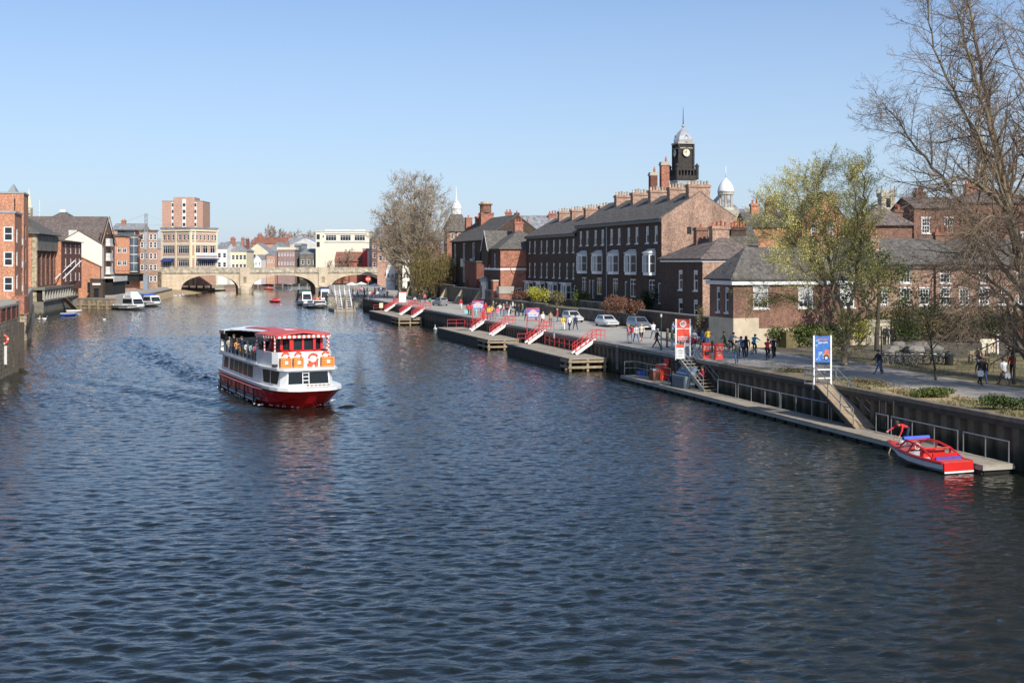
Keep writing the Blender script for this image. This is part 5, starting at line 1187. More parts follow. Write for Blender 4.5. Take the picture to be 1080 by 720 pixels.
b.build('panel', [M['white'], M['signred'], M['lead']], t); b = MB()
for x in (-.36, .36): b.box(x-.03, x+.03, -.03, .03, 0, 1.35)
b.build('post', M['offwhite'], t)
for px, y, lb, sd in ((744.7, 378.2, 'red cabinet shaped sign with white lettering, left of the pair by the stair head', 7), (757.7, 378.8, 'red cabinet shaped sign with white lettering, right of the pair by the stair head', 9)):
    t = thing('cabinet_sign', lb, 'sign', G(px, y, 2.6), .2); t.scale = (.86, .9, .92)
    b = MB(); b.prism([(-.34,0), (.34,0), (.34,1.15), (.42,1.2), (.42,1.36), (-.42,1.36), (-.42,1.2), (-.34,1.15)], 'y', -.2, .2); text_bars(b, -.24, .24, .98, 1.08, -.2, 1, 5, sd); text_bars(b, -.24, .24, .82, .9, -.2, 1, 6, sd+1)
    b.box(-.22, .22, -.22, -.201, .32, .66, 2 if sd == 7 else 0)
    for i in range(3): text_bars(b, -.2, .2, .3+i*.14, .36+i*.14, -.221, 1, 5, sd+i+3) if sd == 9 else None
    b.build('cabinet', [M['signred'], M['white'], M['darkwood']], t)
    b = MB(); b.box(-.4, .4, -.26, .26, -.02, .06); b.build('foot', M['redfade'], t)
# blue picture banner on white posts at the ramp head
D = 73.8; t = thing('banner_sign', 'blue picture banner between tall white posts at the head of the ramp', 'sign', AT(867.2, D, 2.5), .15); W_ = 1.12
b = MB()
for x in (-W_/2, W_/2): b.box(x-.05, x+.05, -.05, .05, -.25, 3.12)
for z_ in (.42, .95): b.box(-W_/2+.05, W_/2-.05, -.03, .03, z_, z_+.08)
b.build('frame', M['white'], t)
b = MB(); b.box(-W_/2+.055, W_/2-.055, -.02, .02, 1.45, 3.08); r_ = random.Random(4)
for i in range(26):                       # pale broken reflections printed on the picture
    x, z_ = r_.uniform(-.42, .30), r_.uniform(1.6, 2.9); w_ = r_.uniform(.04, .13)
    b.prism([(x-w_,z_), (x,z_-.03), (x+w_,z_+.02), (x+w_*.3,z_+.05)], 'y', -.027-.0002*i, -.0205, r_.choice((1,1,4)))
b.disc((.27,-.034,1.86), .22, 'y', 18, 2); b.disc((.25,-.038,1.75), .17, 'y', 18, 3); b.disc((.25,-.042,1.72), .10, 'y', 18, 1)
b.prism([(.1,2.05), (.38,2.02), (.45,2.2), (.2,2.25)], 'y', -.046, -.03, 2)
text_bars(b, -.35, .38, 2.82, 2.92, -.03, 2, 7, 44); text_bars(b, -.3, .35, 2.62, 2.72, -.03, 1, 6, 45)
b.build('panel', [mat('banner_blue', (.05,.16,.48), .5, var=.4, scale=4), mat('banner_pale', (.45,.60,.75), .5), mat('banner_orange', (.60,.20,.10), .5), M['black'], mat('banner_mid', (.12,.30,.62), .5)], t)
# posts
for px, yt, y, lb, m_, r_ in ((697.3, 335, 370, 'slim dark green lamp post beside the person in black', 'greenpaint', .055), (584.3, 334, 356.5, 'thin grey pole at the quay edge above the nearest landing stage', 'lead', .05), (1069.5, 322, 405, 'tall black lamp post by the person in the white shirt, right edge', 'black', .07), (929.5, 344, 392, 'dark post beside the person with bare hands on the park path', 'black', .05)):
    p = G(px, y, 2.5); h = PZ(yt, p.y)-2.5
    t = thing('lamp_post', lb.replace(' with bare hands', ' in the dark jacket'), 'post', p); b = MB(); b.lathe([(r_*2, 0), (r_*2, .35), (r_*1.1, .45), (r_*.8, h)], 8); b.build('shaft', M[m_], t)
    if px in (697.3, 1069.5): b = MB(); b.lathe([(.04,h), (.08,h+.05), (.10,h+.24), (.03,h+.32)], 8); b.build('lantern', M['offwhite'], t)

# ---------------------------------------------------------------- long floating pontoon
uA = toUV(UY(57.0, -2))[0]; uB = toUV(UY(102, -2.9))[0]
t = thing('pontoon', 'long low floating pontoon with a wooden deck beside the river wall', 'pontoon', UV(uA, 0, 0), RZ); L_ = uB-uA
b = MB(); m = int(L_/.3)
for i in range(m): b.box(-2.72, -.95, i*L_/m+.006, (i+1)*L_/m-.006, .36, .45+.006*((i*5) % 3)/2)
b.build('deck', M['deck'], t)
b = MB(); b.box(-2.75, -.92, -.03, L_+.03, .2, .355); b.build('edge_beam', M['concrete'], t)
n_ = int(L_/1.35)
b = MB(); b.box(-2.6, -1.05, .1, L_-.1, -.6, .19); b.build('hull', M['dark'], t)
for i in range(n_):
    b = MB(); b.box(-2.72, -2.0, .15, 1.15, -.5, .195); b.build('float', M['rubber'], t, (0, i*1.35, 0))
for px0, px1 in ((1016, 1064), (940, 1010), (924, 936.5), (877, 898), (823.5, 874), (778.5, 822), (757, 776)):
    ua, ub = su(px0, -1.1), su(px1, -1.1)
    railing([(-1.1, ua-uA, .45), (-1.1, ub-uA, .45)], 1.05, (), .032, 2.2).build('railing', M['steel'], t)
ua, ub = su(707, -1.1), su(671, -1.1)
railing([(-1.1, ua-uA, .45), (-1.1, ub-uA, .45), (-2.2, ub-uA, .45)], 1.1, (.55,), .03, 2.4).build('railing', M['steel'], t)
# ramp
ut, ub = toUV(PV(871, -.95))[0], toUV(PV(913, -.95))[0]
t = thing('ramp', 'sloping wooden ramp with steel handrails from the quay to the pontoon', 'ramp', UV(ub, 0, 0), RZ); L_ = ut-ub
b = MB(); m = 20; z0_, z1_ = .47, 2.55
for i in range(m):
    p, q = i/m, (i+1)/m-.004
    b.loft([[(-1.62,L_*e,z0_+(z1_-z0_)*e-.07), (-.28,L_*e,z0_+(z1_-z0_)*e-.07), (-.28,L_*e,z0_+(z1_-z0_)*e), (-1.62,L_*e,z0_+(z1_-z0_)*e)] for e in (p, q)])
b.build('planks', M['wood'], t)
for x in (-1.66, -.24):
    b = MB(); b.bar((x,0,z0_-.12), (x,L_,z1_-.12), .07, .28); b.build('beam', M['darkwood'], t)
    b = MB(); 
    for z_ in (.55, 1.05): b.tube((x,.2,z0_+.1+z_), (x,L_,z1_+z_), .032, n=5)
    for f in (.04, .36, .68, 1.0): b.tube((x,L_*f,z0_+(z1_-z0_)*f), (x,L_*f,z0_+(z1_-z0_)*f+1.07), .032, n=5)
    b.tube((x,L_,z1_+1.05), (x,L_+1.3,z1_+1.05), .032, n=5); b.tube((x,L_+1.3,z1_+1.05), (x,L_+1.3,z1_-.05), .032, n=5); b.tube((x,L_,z1_+.55), (x,L_+1.3,z1_+.55), .032, n=5)
    b.build('handrail', M['steel'], t)
b = MB(); b.box(-1.66, .5, L_, L_+1.4, z1_-.05, z1_+.02); b.build('landing', M['wood'], t)
p, q = su(940, -.9), su(925, -.9)
t = thing('steel_gate', 'thin rusty steel frame standing on the pontoon below the ramp', 'gate', UV(p, -.75, .45), RZ); L_ = q-p
b = MB()
for y in (0, L_*.55, L_): b.tube((0,y,0), (0,y,1.85), .03, n=5)
b.tube((0,0,1.85), (0,L_,1.85), .03, n=5); b.tube((0,0,.25), (0,L_,.25), .025, n=5); b.build('frame', M['darkwood'], t)
# stair down to the pontoon
ut, ub = toUV(PV(724, -1.0))[0], toUV(PV(750, -1.0))[0]
t = thing('pontoon_stair', 'wooden stair with steel handrails from the red sign board down to the pontoon', 'stair', UV(ub, 0, 0), RZ); L_ = ut-ub; n_ = 10
b = MB()
for i in range(n_):
    f = (i+.5)/n_; b.box(-1.55, -.5, L_*f-.15, L_*f+.15, .45+2.1*f-.03, .45+2.1*f+.03)
b.build('tread', M['wood'], t)
for x in (-1.6, -.45):
    b = MB(); b.bar((x,-.1,.45), (x,L_,2.5), .08, .34); b.build('stringer', M['concrete'] if x < -1 else M['darkwood'], t)
for x in (-.40, -1.64):
    b = MB()
    for z_ in (.6, 1.05): b.tube((x,0,.5+z_), (x,L_,2.55+z_), .032, n=5)
    for f in (0, .5, 1): b.tube((x,L_*f,.45+2.1*f), (x,L_*f,.45+2.1*f+1.08), .032, n=5)
    b.build('handrail', M['greysteel'], t)
# things on the pontoon
t = thing('ticket_box', 'bright red box with an open lid on the pontoon', 'box', G(698.5, 400.3, .45), RZ+.1)
b = MB(); b.box(-.42, .42, -.4, .4, .02, 1.25); b.build('body', M['signred'], t); b = MB(); b.box(.36, .44, -.4, .4, 1.0, 1.75); b.build('lid', M['red'], t)
b = MB(); b.box(-.36, .3, -.34, .34, 1.252, 1.30); b.box(-1.0, -.45, -.3, .3, .85, .95); b.build('papers', M['offwhite'], t)
b = MB(); b.box(-1.05, -.44, -.35, .35, .02, .85); b.build('side_cupboard', M['darkred'], t)
t = thing('storage_bin', 'large grey plastic bin with a blue grey lid on the pontoon', 'bin', G(721, 408.5, .45), RZ-PI/2+.1)
b = MB(); b.loft([[(-1.0,-.42,0), (1.0,-.42,0), (1.0,.42,0), (-1.0,.42,0)], [(-1.05,-.47,.95), (1.05,-.47,.95), (1.05,.47,.95), (-1.05,.47,.95)]])
for i in range(6): b.box(-.85+i*.34, -.78+i*.34, -.5, -.43, .05, .9)
b.build('body', M['plastic'], t)
b = MB(); b.loft([[(-1.1,-.1,1.0), (1.1,-.1,1.0), (1.1,.5,.98), (-1.1,.5,.98)], [(-1.0,.35,1.55), (1.0,.35,1.6), (1.0,.55,1.6), (-1.0,.55,1.55)]]); b.build('lid', mat('bluegrey_sheet', (.14,.20,.29), .6, var=.3), t)
t = thing('yellow_bag', 'small yellow bag lying at the foot of the red box', 'bag', G(692, 399.8, .45))
b = MB(); b.loft([[(.35*math.cos(a)*s_, .28*math.sin(a)*s_, z_) for a in [k*PI/4 for k in range(8)]] for s_, z_ in ((.9,0), (1.1,.12), (.8,.28), (.35,.4), (.42,.46))]); b.build('sack', mat('pale_yellow', (.75,.62,.16), .6), t)
t = thing('blue_crate', 'blue crate on the far end of the pontoon', 'crate', G(676.5, 396.0, .45), RZ)
b = MB(); b.box(-.3, .3, -.25, .25, .0, .05); 
for x0_, x1_, y0_, y1_ in ((-.3,-.26,-.25,.25), (.26,.3,-.25,.25), (-.26,.26,-.25,-.21), (-.26,.26,.21,.25)): b.box(x0_, x1_, y0_, y1_, .05, .4)
b.build('shell', M['blue'], t)
t = thing('boat_hook', 'pale wooden pole leaning on the pontoon rail', 'pole', G(684.5, 396.5, .45)); b = MB(); b.tube((0,0,0), (.35,.1,1.5), .04, n=6); b.build('shaft', M['wood'], t)

# ---------------------------------------------------------------- cars
def make_car(label, loc, rz, paint, estate=False, L_=4.1, Wd=1.68, Ht=1.40):
    t = thing('parked_car', label, 'car', loc, rz, 'cars parked along the road wall')
    def sect(x, w_, zb, zt, r=.16): 
        w_ /= 2; return [(x,-w_+r*.6,zb), (x,w_-r*.6,zb), (x,w_,zb+r*1.2), (x,w_,zt-r*1.3), (x,w_-r*.9,zt), (x,-w_+r*.9,zt), (x,-w_,zt-r*1.3), (x,-w_,zb+r*1.2)]
    b = MB(); h = L_/2
    b.loft([sect(h, Wd*.78, .34, .56, .07), sect(h-.08, Wd*.92, .24, .66), sect(h-.5, Wd*.99, .2, .76), sect(h-1.2, Wd, .2, .88), sect(-h+.9, Wd, .2, .92), sect(-h+.25, Wd*.96, .22, .93), sect(-h, Wd*.82, .32, .85, .08)])
    xr = -h+.22 if estate else -h+.55
    cab = lambda x, w_, z_: [(x,-w_/2,z_), (x,w_/2,z_)]
    bx_ = [(h-1.15,.86), (h-1.85,Ht), (xr+.15,Ht+.005), (xr-.12,.90)]
    wb, wt = Wd*.90, Wd*.70
    rings = []
    for sgn in (-1, 1): rings.append([(bx_[0][0], sgn*wb/2, bx_[0][1]), (bx_[1][0], sgn*wt/2, bx_[1][1]), (bx_[2][0], sgn*wt/2, bx_[2][1]), (bx_[3][0], sgn*wb/2, bx_[3][1])])
    b.loft(rings); b.build('body', paint, t, smooth=False)
    # glass: windscreen, rear screen, side windows
    def quad3(a, c, d, e, off): return [tuple(Vector(p)+Vector(off)) for p in (a, c, d, e)]
    lerp = lambda a, c, f: tuple(a[i]+(c[i]-a[i])*f for i in range(3))
    A, B, C_, D_ = rings[0]; A2, B2, C2, D2 = rings[1]
    g = MB(); g.poly(quad3(lerp(lerp(A,A2,.06),lerp(B,B2,.06),.06), lerp(lerp(A,A2,.94),lerp(B,B2,.94),.06), lerp(lerp(A,A2,.93),lerp(B,B2,.93),.90), lerp(lerp(A,A2,.07),lerp(B,B2,.07),.90), (.012,0,.012))); g.build('windscreen', M['glass'], t)
    g = MB(); g.poly(quad3(lerp(lerp(D_,D2,.08),lerp(C_,C2,.08),.3), lerp(lerp(D_,D2,.92),lerp(C_,C2,.92),.3), lerp(lerp(D_,D2,.9),lerp(C_,C2,.9),.9), lerp(lerp(D_,D2,.1),lerp(C_,C2,.1),.9), (-.012,0,.012))); g.build('rear_window', M['glass'], t)
    for (a, c, d, e), s_ in ((rings[0], -1), (rings[1], 1)):
        P = lambda f, g_: lerp(lerp(a, e, f), lerp(c, d, f), g_)
        for f0, f1, nm in ((.10, .50, 'side_window'), (.54, .90, 'side_window')):
            g = MB(); g.poly(quad3(P(f0,.12), P(f1,.12), P(f1,.9), P(max(f0, .06),.9), (0, s_*.012, .004))); g.build(nm, M['glass'], t)
    for x in (h-.78, -h+.75):
        for s_ in (-1, 1):
            k = MB(); k.ring((0,0,0), .22, .085, 'y', 14, 6); wh = k.build('wheel', M['rubber'], t, (x, s_*(Wd/2-.09), .30)); k = MB(); k.disc((0,s_*.05,0), .16, 'y', 12); k.disc((0,-s_*.02,0), .2, 'y', 12); k.build('rim', M['lead'], wh)
    for s_ in (-1, 1):
        k = MB(); k.box(h-.11, h+.004, s_*Wd*.33-.19, s_*Wd*.33+.19, .50, .64); k.build('headlight', M['silver'], t)
        k = MB(); k.box(-h-.006, -h+.1, s_*Wd*.36-.12, s_*Wd*.36+.12, .62, .82); k.build('tail_light', M['red'], t)
    k = MB(); k.box(h-.02, h+.02, -.26, .26, .33, .44); k.build('number_plate', M['white'], t)
    k = MB(); k.box(h-.04, h+.03, -Wd*.42, Wd*.42, .22, .32); k.box(h-.03, h+.012, -.4, .4, .5, .6); k.build('bumper', M['black'], t)
    return t
CAM = math.atan2(-DU.y, -DU.x)
cwhite = mat('car_white', (.72,.73,.72), .25, var=.03); csilver = mat('car_silver', (.33,.37,.42), .28, metal=.5, var=.04); cgrey = mat('car_grey', (.30,.34,.35), .28, metal=.4, var=.04)
make_car('white hatchback parked behind the person in the orange yellow top', G(604, 339.5, 2.51), CAM+.05, cwhite, True, 3.9)
make_car('white low coupe parked between the hatchback and the silver estate', G(640, 344.0, 2.51), CAM, cwhite, False, 4.3, 1.68, 1.3)
make_car('silver blue estate car parked nearest, behind the people in front of the red sign', G(674, 347.0, 2.51), CAM-.02, csilver, True, 4.4)
make_car('grey hatchback parked at the buttressed wall, far along the promenade', G(464, 322.3, 2.51), CAM+PI+.2, cgrey, True, 3.8)
t = make_car('white van on the higher ground above the buttressed wall', PV(467.5, 15.6, 4.6), CAM+PI-.3, cwhite, True, 4.4, 1.8, 2.2); t['category'] = 'van'; t.name = 'parked_van'; del t['group']
b = MB(); P = [UY(203,13.5), UY(275,13.5), UY(275,40), UY(203,40)]; b.prism([(p.x, p.y) for p in P], 'z', 2.4, 4.6); struct(b.build('upper_terrace', m_road))

# ---------------------------------------------------------------- bicycles
def bike_meshes():
    w_ = MB(); w_.ring((0,0,0), .33, .022, 'y', 18, 5)
    for k in range(9): a = k*2*PI/9; w_.bar((0,0,0), (.32*math.cos(a),0,.32*math.sin(a)), .008, .008)
    f = MB(); R_, Fw = (-.52,0,.34), (.52,0,.34); bb = (-.08,0,.3); st = (-.2,0,.86); hd = (.33,0,.84); hl = (.37,0,.68)
    for p, q in ((R_, bb), (bb, st), (bb, hl), (st, hd), (R_, (-.17,0,.74)), (hd, Fw)): f.tube(p, q, .022, n=6)
    h = MB(); h.tube((.33,0,.84), (.31,0,1.0), .018); h.tube((.31,-.28,1.0), (.31,.28,1.0), .017); 
    s_ = MB(); s_.prism([(-.34,-.07), (-.34,.07), (-.1,.02), (-.1,-.02)], 'z', .88, .93); s_.tube((-.2,0,.84), (-.2,0,.9), .02)
    c = MB(); c.ring((-.08,0,.3), .09, .012, 'y', 12, 4); c.bar((-.08,.06,.3), (-.02,.1,.14), .02, .02); c.bar((-.08,-.06,.3), (-.14,-.1,.46), .02, .02); c.box(-.08,.04,.08,.18,.12,.15); c.box(-.2,-.08,-.18,-.08,.45,.48)
    return w_.mesh('wheel', M['rubber']), f, h.mesh('handlebar', M['lead']), s_.mesh('saddle', M['black']), c.mesh('crank', M['lead'])
BW_, BF_, BH_, BS_, BC_ = bike_meshes()
def bicycle(label, loc, rz, col, group=None, tilt=0.0):
    t = thing('bicycle', label, 'bicycle', loc, rz, group); t.rotation_euler.x = tilt
    for x in (-.52, .52): link('wheel', BW_, t, (x,0,.34))
    link('frame', BF_.mesh('frame', col), t); link('handlebar', BH_, t); link('saddle', BS_, t); link('crank', BC_, t)
    return t
bcols = [M['black'], M['black'], mat('bike_blue', (.05,.08,.2), .4), M['black'], M['lead'], M['darkred'], M['black'], M['greenpaint']]
rk = random.Random(3)
p0, p1 = G(935, 384, 2.51), G(999, 384.5, 2.51)
for i in range(10):
    p = p0+(p1-p0)*i/9
    bicycle('bicycle standing in the crowded rack on the park grass', p+Vector((0, rk.uniform(-.3,.3), 0)), rk.uniform(-.5,.3)+(PI if rk.random() < .4 else 0), bcols[i % 8], 'bicycles in the park rack', rk.uniform(-.12,.12))
t = thing('bike_rack', 'low steel hoop rack holding the row of bicycles in the park', 'rack', p0+Vector((0,.1,0)), 0)
b = MB(); L_ = (p1-p0).x; b.tube((-.4,0,.02), (L_+.4,0,.02), .03, n=5); b.build('base_rail', M['steel'], t)
for i in range(6):
    b = MB(); b.path([(0,0,0), (0,0,.62), (.1,0,.75), (.45,0,.75), (.55,0,.62), (.55,0,0)], .03, 6); b.build('hoop', M['steel'], t, (L_*i/5-.2,0,0))
# park furniture
t = thing('information_panel', 'slanted white information panel with a red edge in the park', 'sign', G(1043, 372, 2.5), -.1)
b = MB(); b.prism([(-.1,.75), (.75,1.05), (.75,1.12), (-.1,.82)], 'x', -.6, .6); b.prism([(-.1,.0), (.7,0), (.7,1.0), (-.1,.74)], 'x', -.58, .5); b.build('panel', M['cream'], t); b = MB(); b.prism([(-.12,0), (.76,0), (.76,1.13), (-.12,.84)], 'x', .601, .68); b.build('edge', M['redfade'], t)
t = thing('white_post', 'thin white post beside the slanted information panel', 'post', G(1052.3, 373, 2.5)); b = MB(); b.box(-.06,.06,-.06,.06,0,1.55); b.box(-.075,.075,-.075,.075,1.55,1.62); b.build('shaft', M['white'], t)
t = thing('dark_bin', 'dark litter bin between the bicycles and the information panel', 'bin', G(1001, 385, 2.5)); b = MB(); b.lathe([(.26,0), (.30,.1), (.32,.85), (.22,1.0), (.05,1.08)], 12); b.build('body', M['black'], t); b = MB(); b.lathe([(.33,.86), (.33,.92)], 12); b.build('band', M['greenpaint'], t)
t = thing('park_bench', 'wooden park bench with two armrests right of the litter bin', 'bench', G(1033, 383, 2.5), .3)
b = MB()
for i in range(3): b.box(-.85, .85, -.2+i*.14, -.08+i*.14, .43, .47)
b.build('seat', M['wood'], t); b = MB()
for i in range(3): b.box(-.85, .85, .24, .28, .55+i*.14, .66+i*.14)
b.build('backrest', M['wood'], t)
for x in (-.75, .75):
    b = MB(); b.box(x-.04, x+.04, -.2, -.12, 0, .62); b.box(x-.04, x+.04, .2, .28, 0, .97); b.box(x-.04, x+.04, -.22, .24, .62, .68); b.build('leg', M['darkwood'], t)
r_ = random.Random(8)
for i in range(11):
    p = G(938+i*4.6+r_.uniform(-1,1), 371+r_.uniform(-3,4), 2.5)
    b = MB(); sx_, sy_, sz_ = r_.uniform(.5,.9), r_.uniform(.4,.6), r_.uniform(.28,.48); rings = []
    for k in range(5):
        q = (0.8, 1.0, 1.0, .82, .45)[k]; rings.append([(sx_*q*math.cos(a)*r_.uniform(.85,1.15), sy_*q*math.sin(a)*r_.uniform(.85,1.15), sz_*(0,.5,1.0,1.5,1.75)[k]) for a in [j*PI/4 for j in range(8)]])
    b.loft(rings); tag(b.build('boulder', mat('grey_rock', (.21,.195,.17), .9, var=.3, bump=.4), None, p, r_.uniform(0,3)), 'pale grey boulder in the heap behind the bicycles', 'boulder', 'boulders behind the bicycles')
# ---------------------------------------------------------------- the red and white trip boat
def hull_ring(x, hw, zb, zt, flare=.85, n=5):
    # open section from starboard gunwale under the keel to port gunwale
    pts = []
    for i in range(n+1):
        f = i/n; pts.append((x, -hw*(flare+(1-flare)*(1-f)) if f < 1 else 0, zt+(zb-zt)*f))
    s_ = [(x, -hw, zt), (x, -hw*(.5+.5*flare), zt*.5+zb*.5), (x, -hw*flare*.85, zb*.75+zt*.25), (x, -hw*.45*flare, zb), (x, hw*.45*flare, zb), (x, hw*flare*.85, zb*.75+zt*.25), (x, hw*(.5+.5*flare), zt*.5+zb*.5), (x, hw, zt)]
    return s_
t = TB = thing('trip_boat', 'large red and white double deck trip boat with a red wheelhouse, mid river', 'boat', (-17.97, 90.5, 0), math.radians(-64.3))
ZG = 1.22
b = MB()
rings = [hull_ring(-9.5, 2.35, -.3, ZG, .9), hull_ring(-8.5, 2.6, -.5, ZG, .95), hull_ring(-3, 2.7, -.6, ZG, .97), hull_ring(4, 2.7, -.6, ZG, .95), hull_ring(6.6, 2.66, -.6, ZG, .72), hull_ring(8.0, 2.5, -.3, ZG+.03, .40), hull_ring(9.0, 2.2, .35, ZG+.06, .25), hull_ring(9.7, 1.65, 1.0, ZG+.08, .3), hull_ring(10.0, 1.1, 1.3, ZG+.09, .5)]
b.loft(rings); b.build('hull', M['hullred'], t, smooth=False)
# white gunwale band, black rubbing strakes, boot stripe
outl = [(-9.55,0), (-9.5,2.4), (-8.5,2.66), (-3,2.76), (4,2.76), (6.6,2.72), (8.0,2.58), (9.05,2.28), (9.78,1.7), (10.1,1.1), (10.15,0)]
outl = [(x,-y) for x, y in outl]+[(x,y) for x, y in outl[::-1][1:-1]]
b = MB(); b.prism(outl, 'z', ZG+.1, ZG+.30); b.build('gunwale', M['whiteboat'], t)
for s_ in (-1, 1):
    b = MB(); b.path([(-9.4,s_*2.5,1.12), (-8.5,s_*2.66,1.12), (-3,s_*2.76,1.12), (4,s_*2.76,1.14), (6.4,s_*2.68,1.2)], .07, 5); b.build('rubbing_strake', M['hullred'], t)
    b = MB(); b.path([(-9.4,s_*2.42,.42), (-8.5,s_*2.60,.42), (-3,s_*2.70,.42), (4,s_*2.70,.42), (5.6,s_*2.6,.42)], .09, 5); b.build('rubbing_strake', M['black'], t)
    b = MB(); b.path([(-8.6,s_*2.57,.2), (-3,s_*2.69,.2), (4,s_*2.66,.2)], .10, 5); b.build('boot_stripe', M['offwhite'], t)
    for i in range(5):
        b = MB(); b.tube((-7+i*2.8,s_*2.78,.15), (-7+i*2.8,s_*2.8,1.1), .06, n=6); b.build('fender', M['rubber'], t)
# lower saloon
Z1, Z2 = ZG+.3, 2.66
pl = [(-8.6,-2.35), (5.6,-2.45), (7.6,-1.55), (8.7,-.9) , (8.7,.9), (7.6,1.55), (5.6,2.45), (-8.6,2.35)]
pl = [(-8.6,-2.35), (5.2,-2.45), (8.2,-1.9), (8.75,-1.55), (8.75,1.55), (8.2,1.9), (5.2,2.45), (-8.6,2.35)]
def shrink(p, d): return [(x-(d if x > 0 else -d), y-(d if y > 0 else -d)*.6) for x, y in p]
b = MB(); b.loft([[(x,y,Z1) for x, y in pl], [(x,y,Z2) for x, y in shrink(pl, .12)]]); b.build('saloon', M['whiteboat'], t)
def wallpoint(i, f, g, off=.012):
    j = (i+1) % len(pl); ps = shrink(pl, .12); lo = Vector((*pl[i], Z1)).lerp(Vector((*pl[j], Z1)), f); hi = Vector((*ps[i], Z2)).lerp(Vector((*ps[j], Z2)), f); d = Vector((pl[j][1]-pl[i][1], -(pl[j][0]-pl[i][0]), 0)).normalized()
    return lo.lerp(hi, g)+d*off
def strip_window(i, f0, f1, g0, g1, nm='window', mul=0, mt='boatglass', sl=0.0):
    w_ = MB(); w_.poly([wallpoint(i, f0+sl, g0), wallpoint(i, f1-sl, g0), wallpoint(i, f1, g1), wallpoint(i, f0, g1)]); w_ = w_.build(nm, M[mt], t)
    if mul:
        k = MB()
        for m_ in range(1, mul):
            f = f0+(f1-f0)*m_/mul; k.bar(wallpoint(i,f,g0,.03), wallpoint(i,f,g1,.03), .045, .03)
        k.build('mullion', M['offwhite'], w_)
for i in (0, 6):
    fl = (lambda a, c: (a, c)) if i == 0 else (lambda a, c: (1-c, 1-a))
    strip_window(i, *fl(.06,.17), .14, .88); strip_window(i, *fl(.22,.80), .12, .9, mul=5)
for i in (1, 5):
    fl = (lambda a, c: (a, c)) if i == 1 else (lambda a, c: (1-c, 1-a))
    strip_window(i, *fl(.04,.96), .12, .9, mul=2, sl=.08)
strip_window(3, .03, .97, .16, .88, mul=0)
b = MB()
for y in (-.42, .02): b.tube(wallpoint(3,.5,-.0,.06)+Vector((0,y,0)), wallpoint(3,.5,1,.06)+Vector((0,y,0)), .035, n=5)
for g_ in (.15, .38, .6, .82): b.bar(wallpoint(3,.5,g_,.06)+Vector((0,-.42,0)), wallpoint(3,.5,g_,.06)+Vector((0,.02,0)), .05, .05)
b.build('bow_ladder', M['whiteboat'], t)
# name script on the bow (an illegible flourish of dark paint)
b = MB(); pts = []
for k in range(60):
    f = k/59; y = -.2+1.75*f; pts.append((8.95-.16*abs(y)**2*.2, y, Z1-.10+.13+.10*math.sin(k*1.9)*math.sin(k*.31+1)))
b.path([Vector(p)+Vector((.06,0,.06)) for p in pts], .022, 4); b.build('bow_script', M['darkred'], t)
# upper deck slab and bulwark
b = MB(); b.prism([(-9.0,-2.5), (5.2,-2.6), (8.5,-2.15), (9.0,-1.8), (9.0,1.8), (8.5,2.15), (5.2,2.6), (-9.0,2.5)], 'z', Z2, Z2+.14); b.build('upper_deck', M['whiteboat'], t)
Z3 = Z2+.14
b = MB(); fp = [(3.6,-2.42), (7.0,-2.15), (7.5,-1.8), (7.5,1.8), (7.0,2.15), (3.6,2.42), (3.6,2.3), (6.95,2.05), (7.4,1.72), (7.4,-1.72), (6.95,-2.05), (3.6,-2.3)]
b.prism(fp, 'z', Z3, Z3+1.05); b.build('front_bulwark', M['whiteboat'], t)
for s_ in (-1, 1):
    b = MB(); b.box(-8.8, 3.6, s_*2.42-.03, s_*2.42+.03, Z3, Z3+.16); b.build('side_bulwark', M['whiteboat'], t)
    b = MB(); 
    for z_ in (.55, .78, 1.0): b.tube((-8.8,s_*2.42,Z3+z_), (3.6,s_*2.42,Z3+z_), .015, n=5)
    for i in range(10): b.tube((-8.8+i*1.37,s_*2.42,Z3+.15), (-8.8+i*1.37,s_*2.42,Z3+1.0), .018, n=5)
    b.build('side_railing', M['lead'], t)
b = MB(); b.box(-8.9, -8.8, -2.4, 2.4, Z3, Z3+1.1); b.build('stern_bulwark', M['whiteboat'], t)
# life floats and rings on the front
def float_raft(y, w_):
    b = MB()
    for i in range(4): b.box(7.55, 7.95, y-w_/2, y+w_/2, Z3+.02+i*.17, Z3+.13+i*.17)
    for i in range(6): b.box(7.5, 7.97, y-w_/2+i*w_/6+.03, y-w_/2+i*w_/6+.08, Z3+.01, Z3+.66)
    r_ = b.build('life_float', M['orange'], t); k = MB(); k.box(7.98, 7.99, y-.12, y+.12, Z3+.22, Z3+.48); k.build('raft_label', M['offwhite'], r_)
    k = MB(); k.box(7.51, 7.56, y-w_/2, y+w_/2, Z3+.02, Z3+.64); k.build('raft_back', M['darkred'], r_)
float_raft(-1.36, .80); float_raft(-.46, .72); float_raft(1.66, .92)
for y, x, zc, r_ in ((.68, 7.55, .55, .33), (-1.3, 7.52, .76, .25), (-.4, 7.52, .76, .23), (1.6, 7.52, .76, .24)):
    b = MB(); b.ring((x,y,Z3+zc), r_, .075, 'x', 16, 6, seg=lambda i: 1 if i % 8 == 0 else 0); b.build('lifebuoy_ring', [M['buoyred'], M['white']], t)
b = MB(); b.box(7.55, 7.7, .25, .62, Z3+.05, Z3+.25); b.box(7.55,7.7,.8,1.0,Z3+.02,Z3+.35); b.build('fire_box', M['buoyred'], t)
b = MB(); b.box(7.2, 7.65, -2.2, -1.9, Z3+.05, Z3+.22); b.build('vent', M['black'], t)
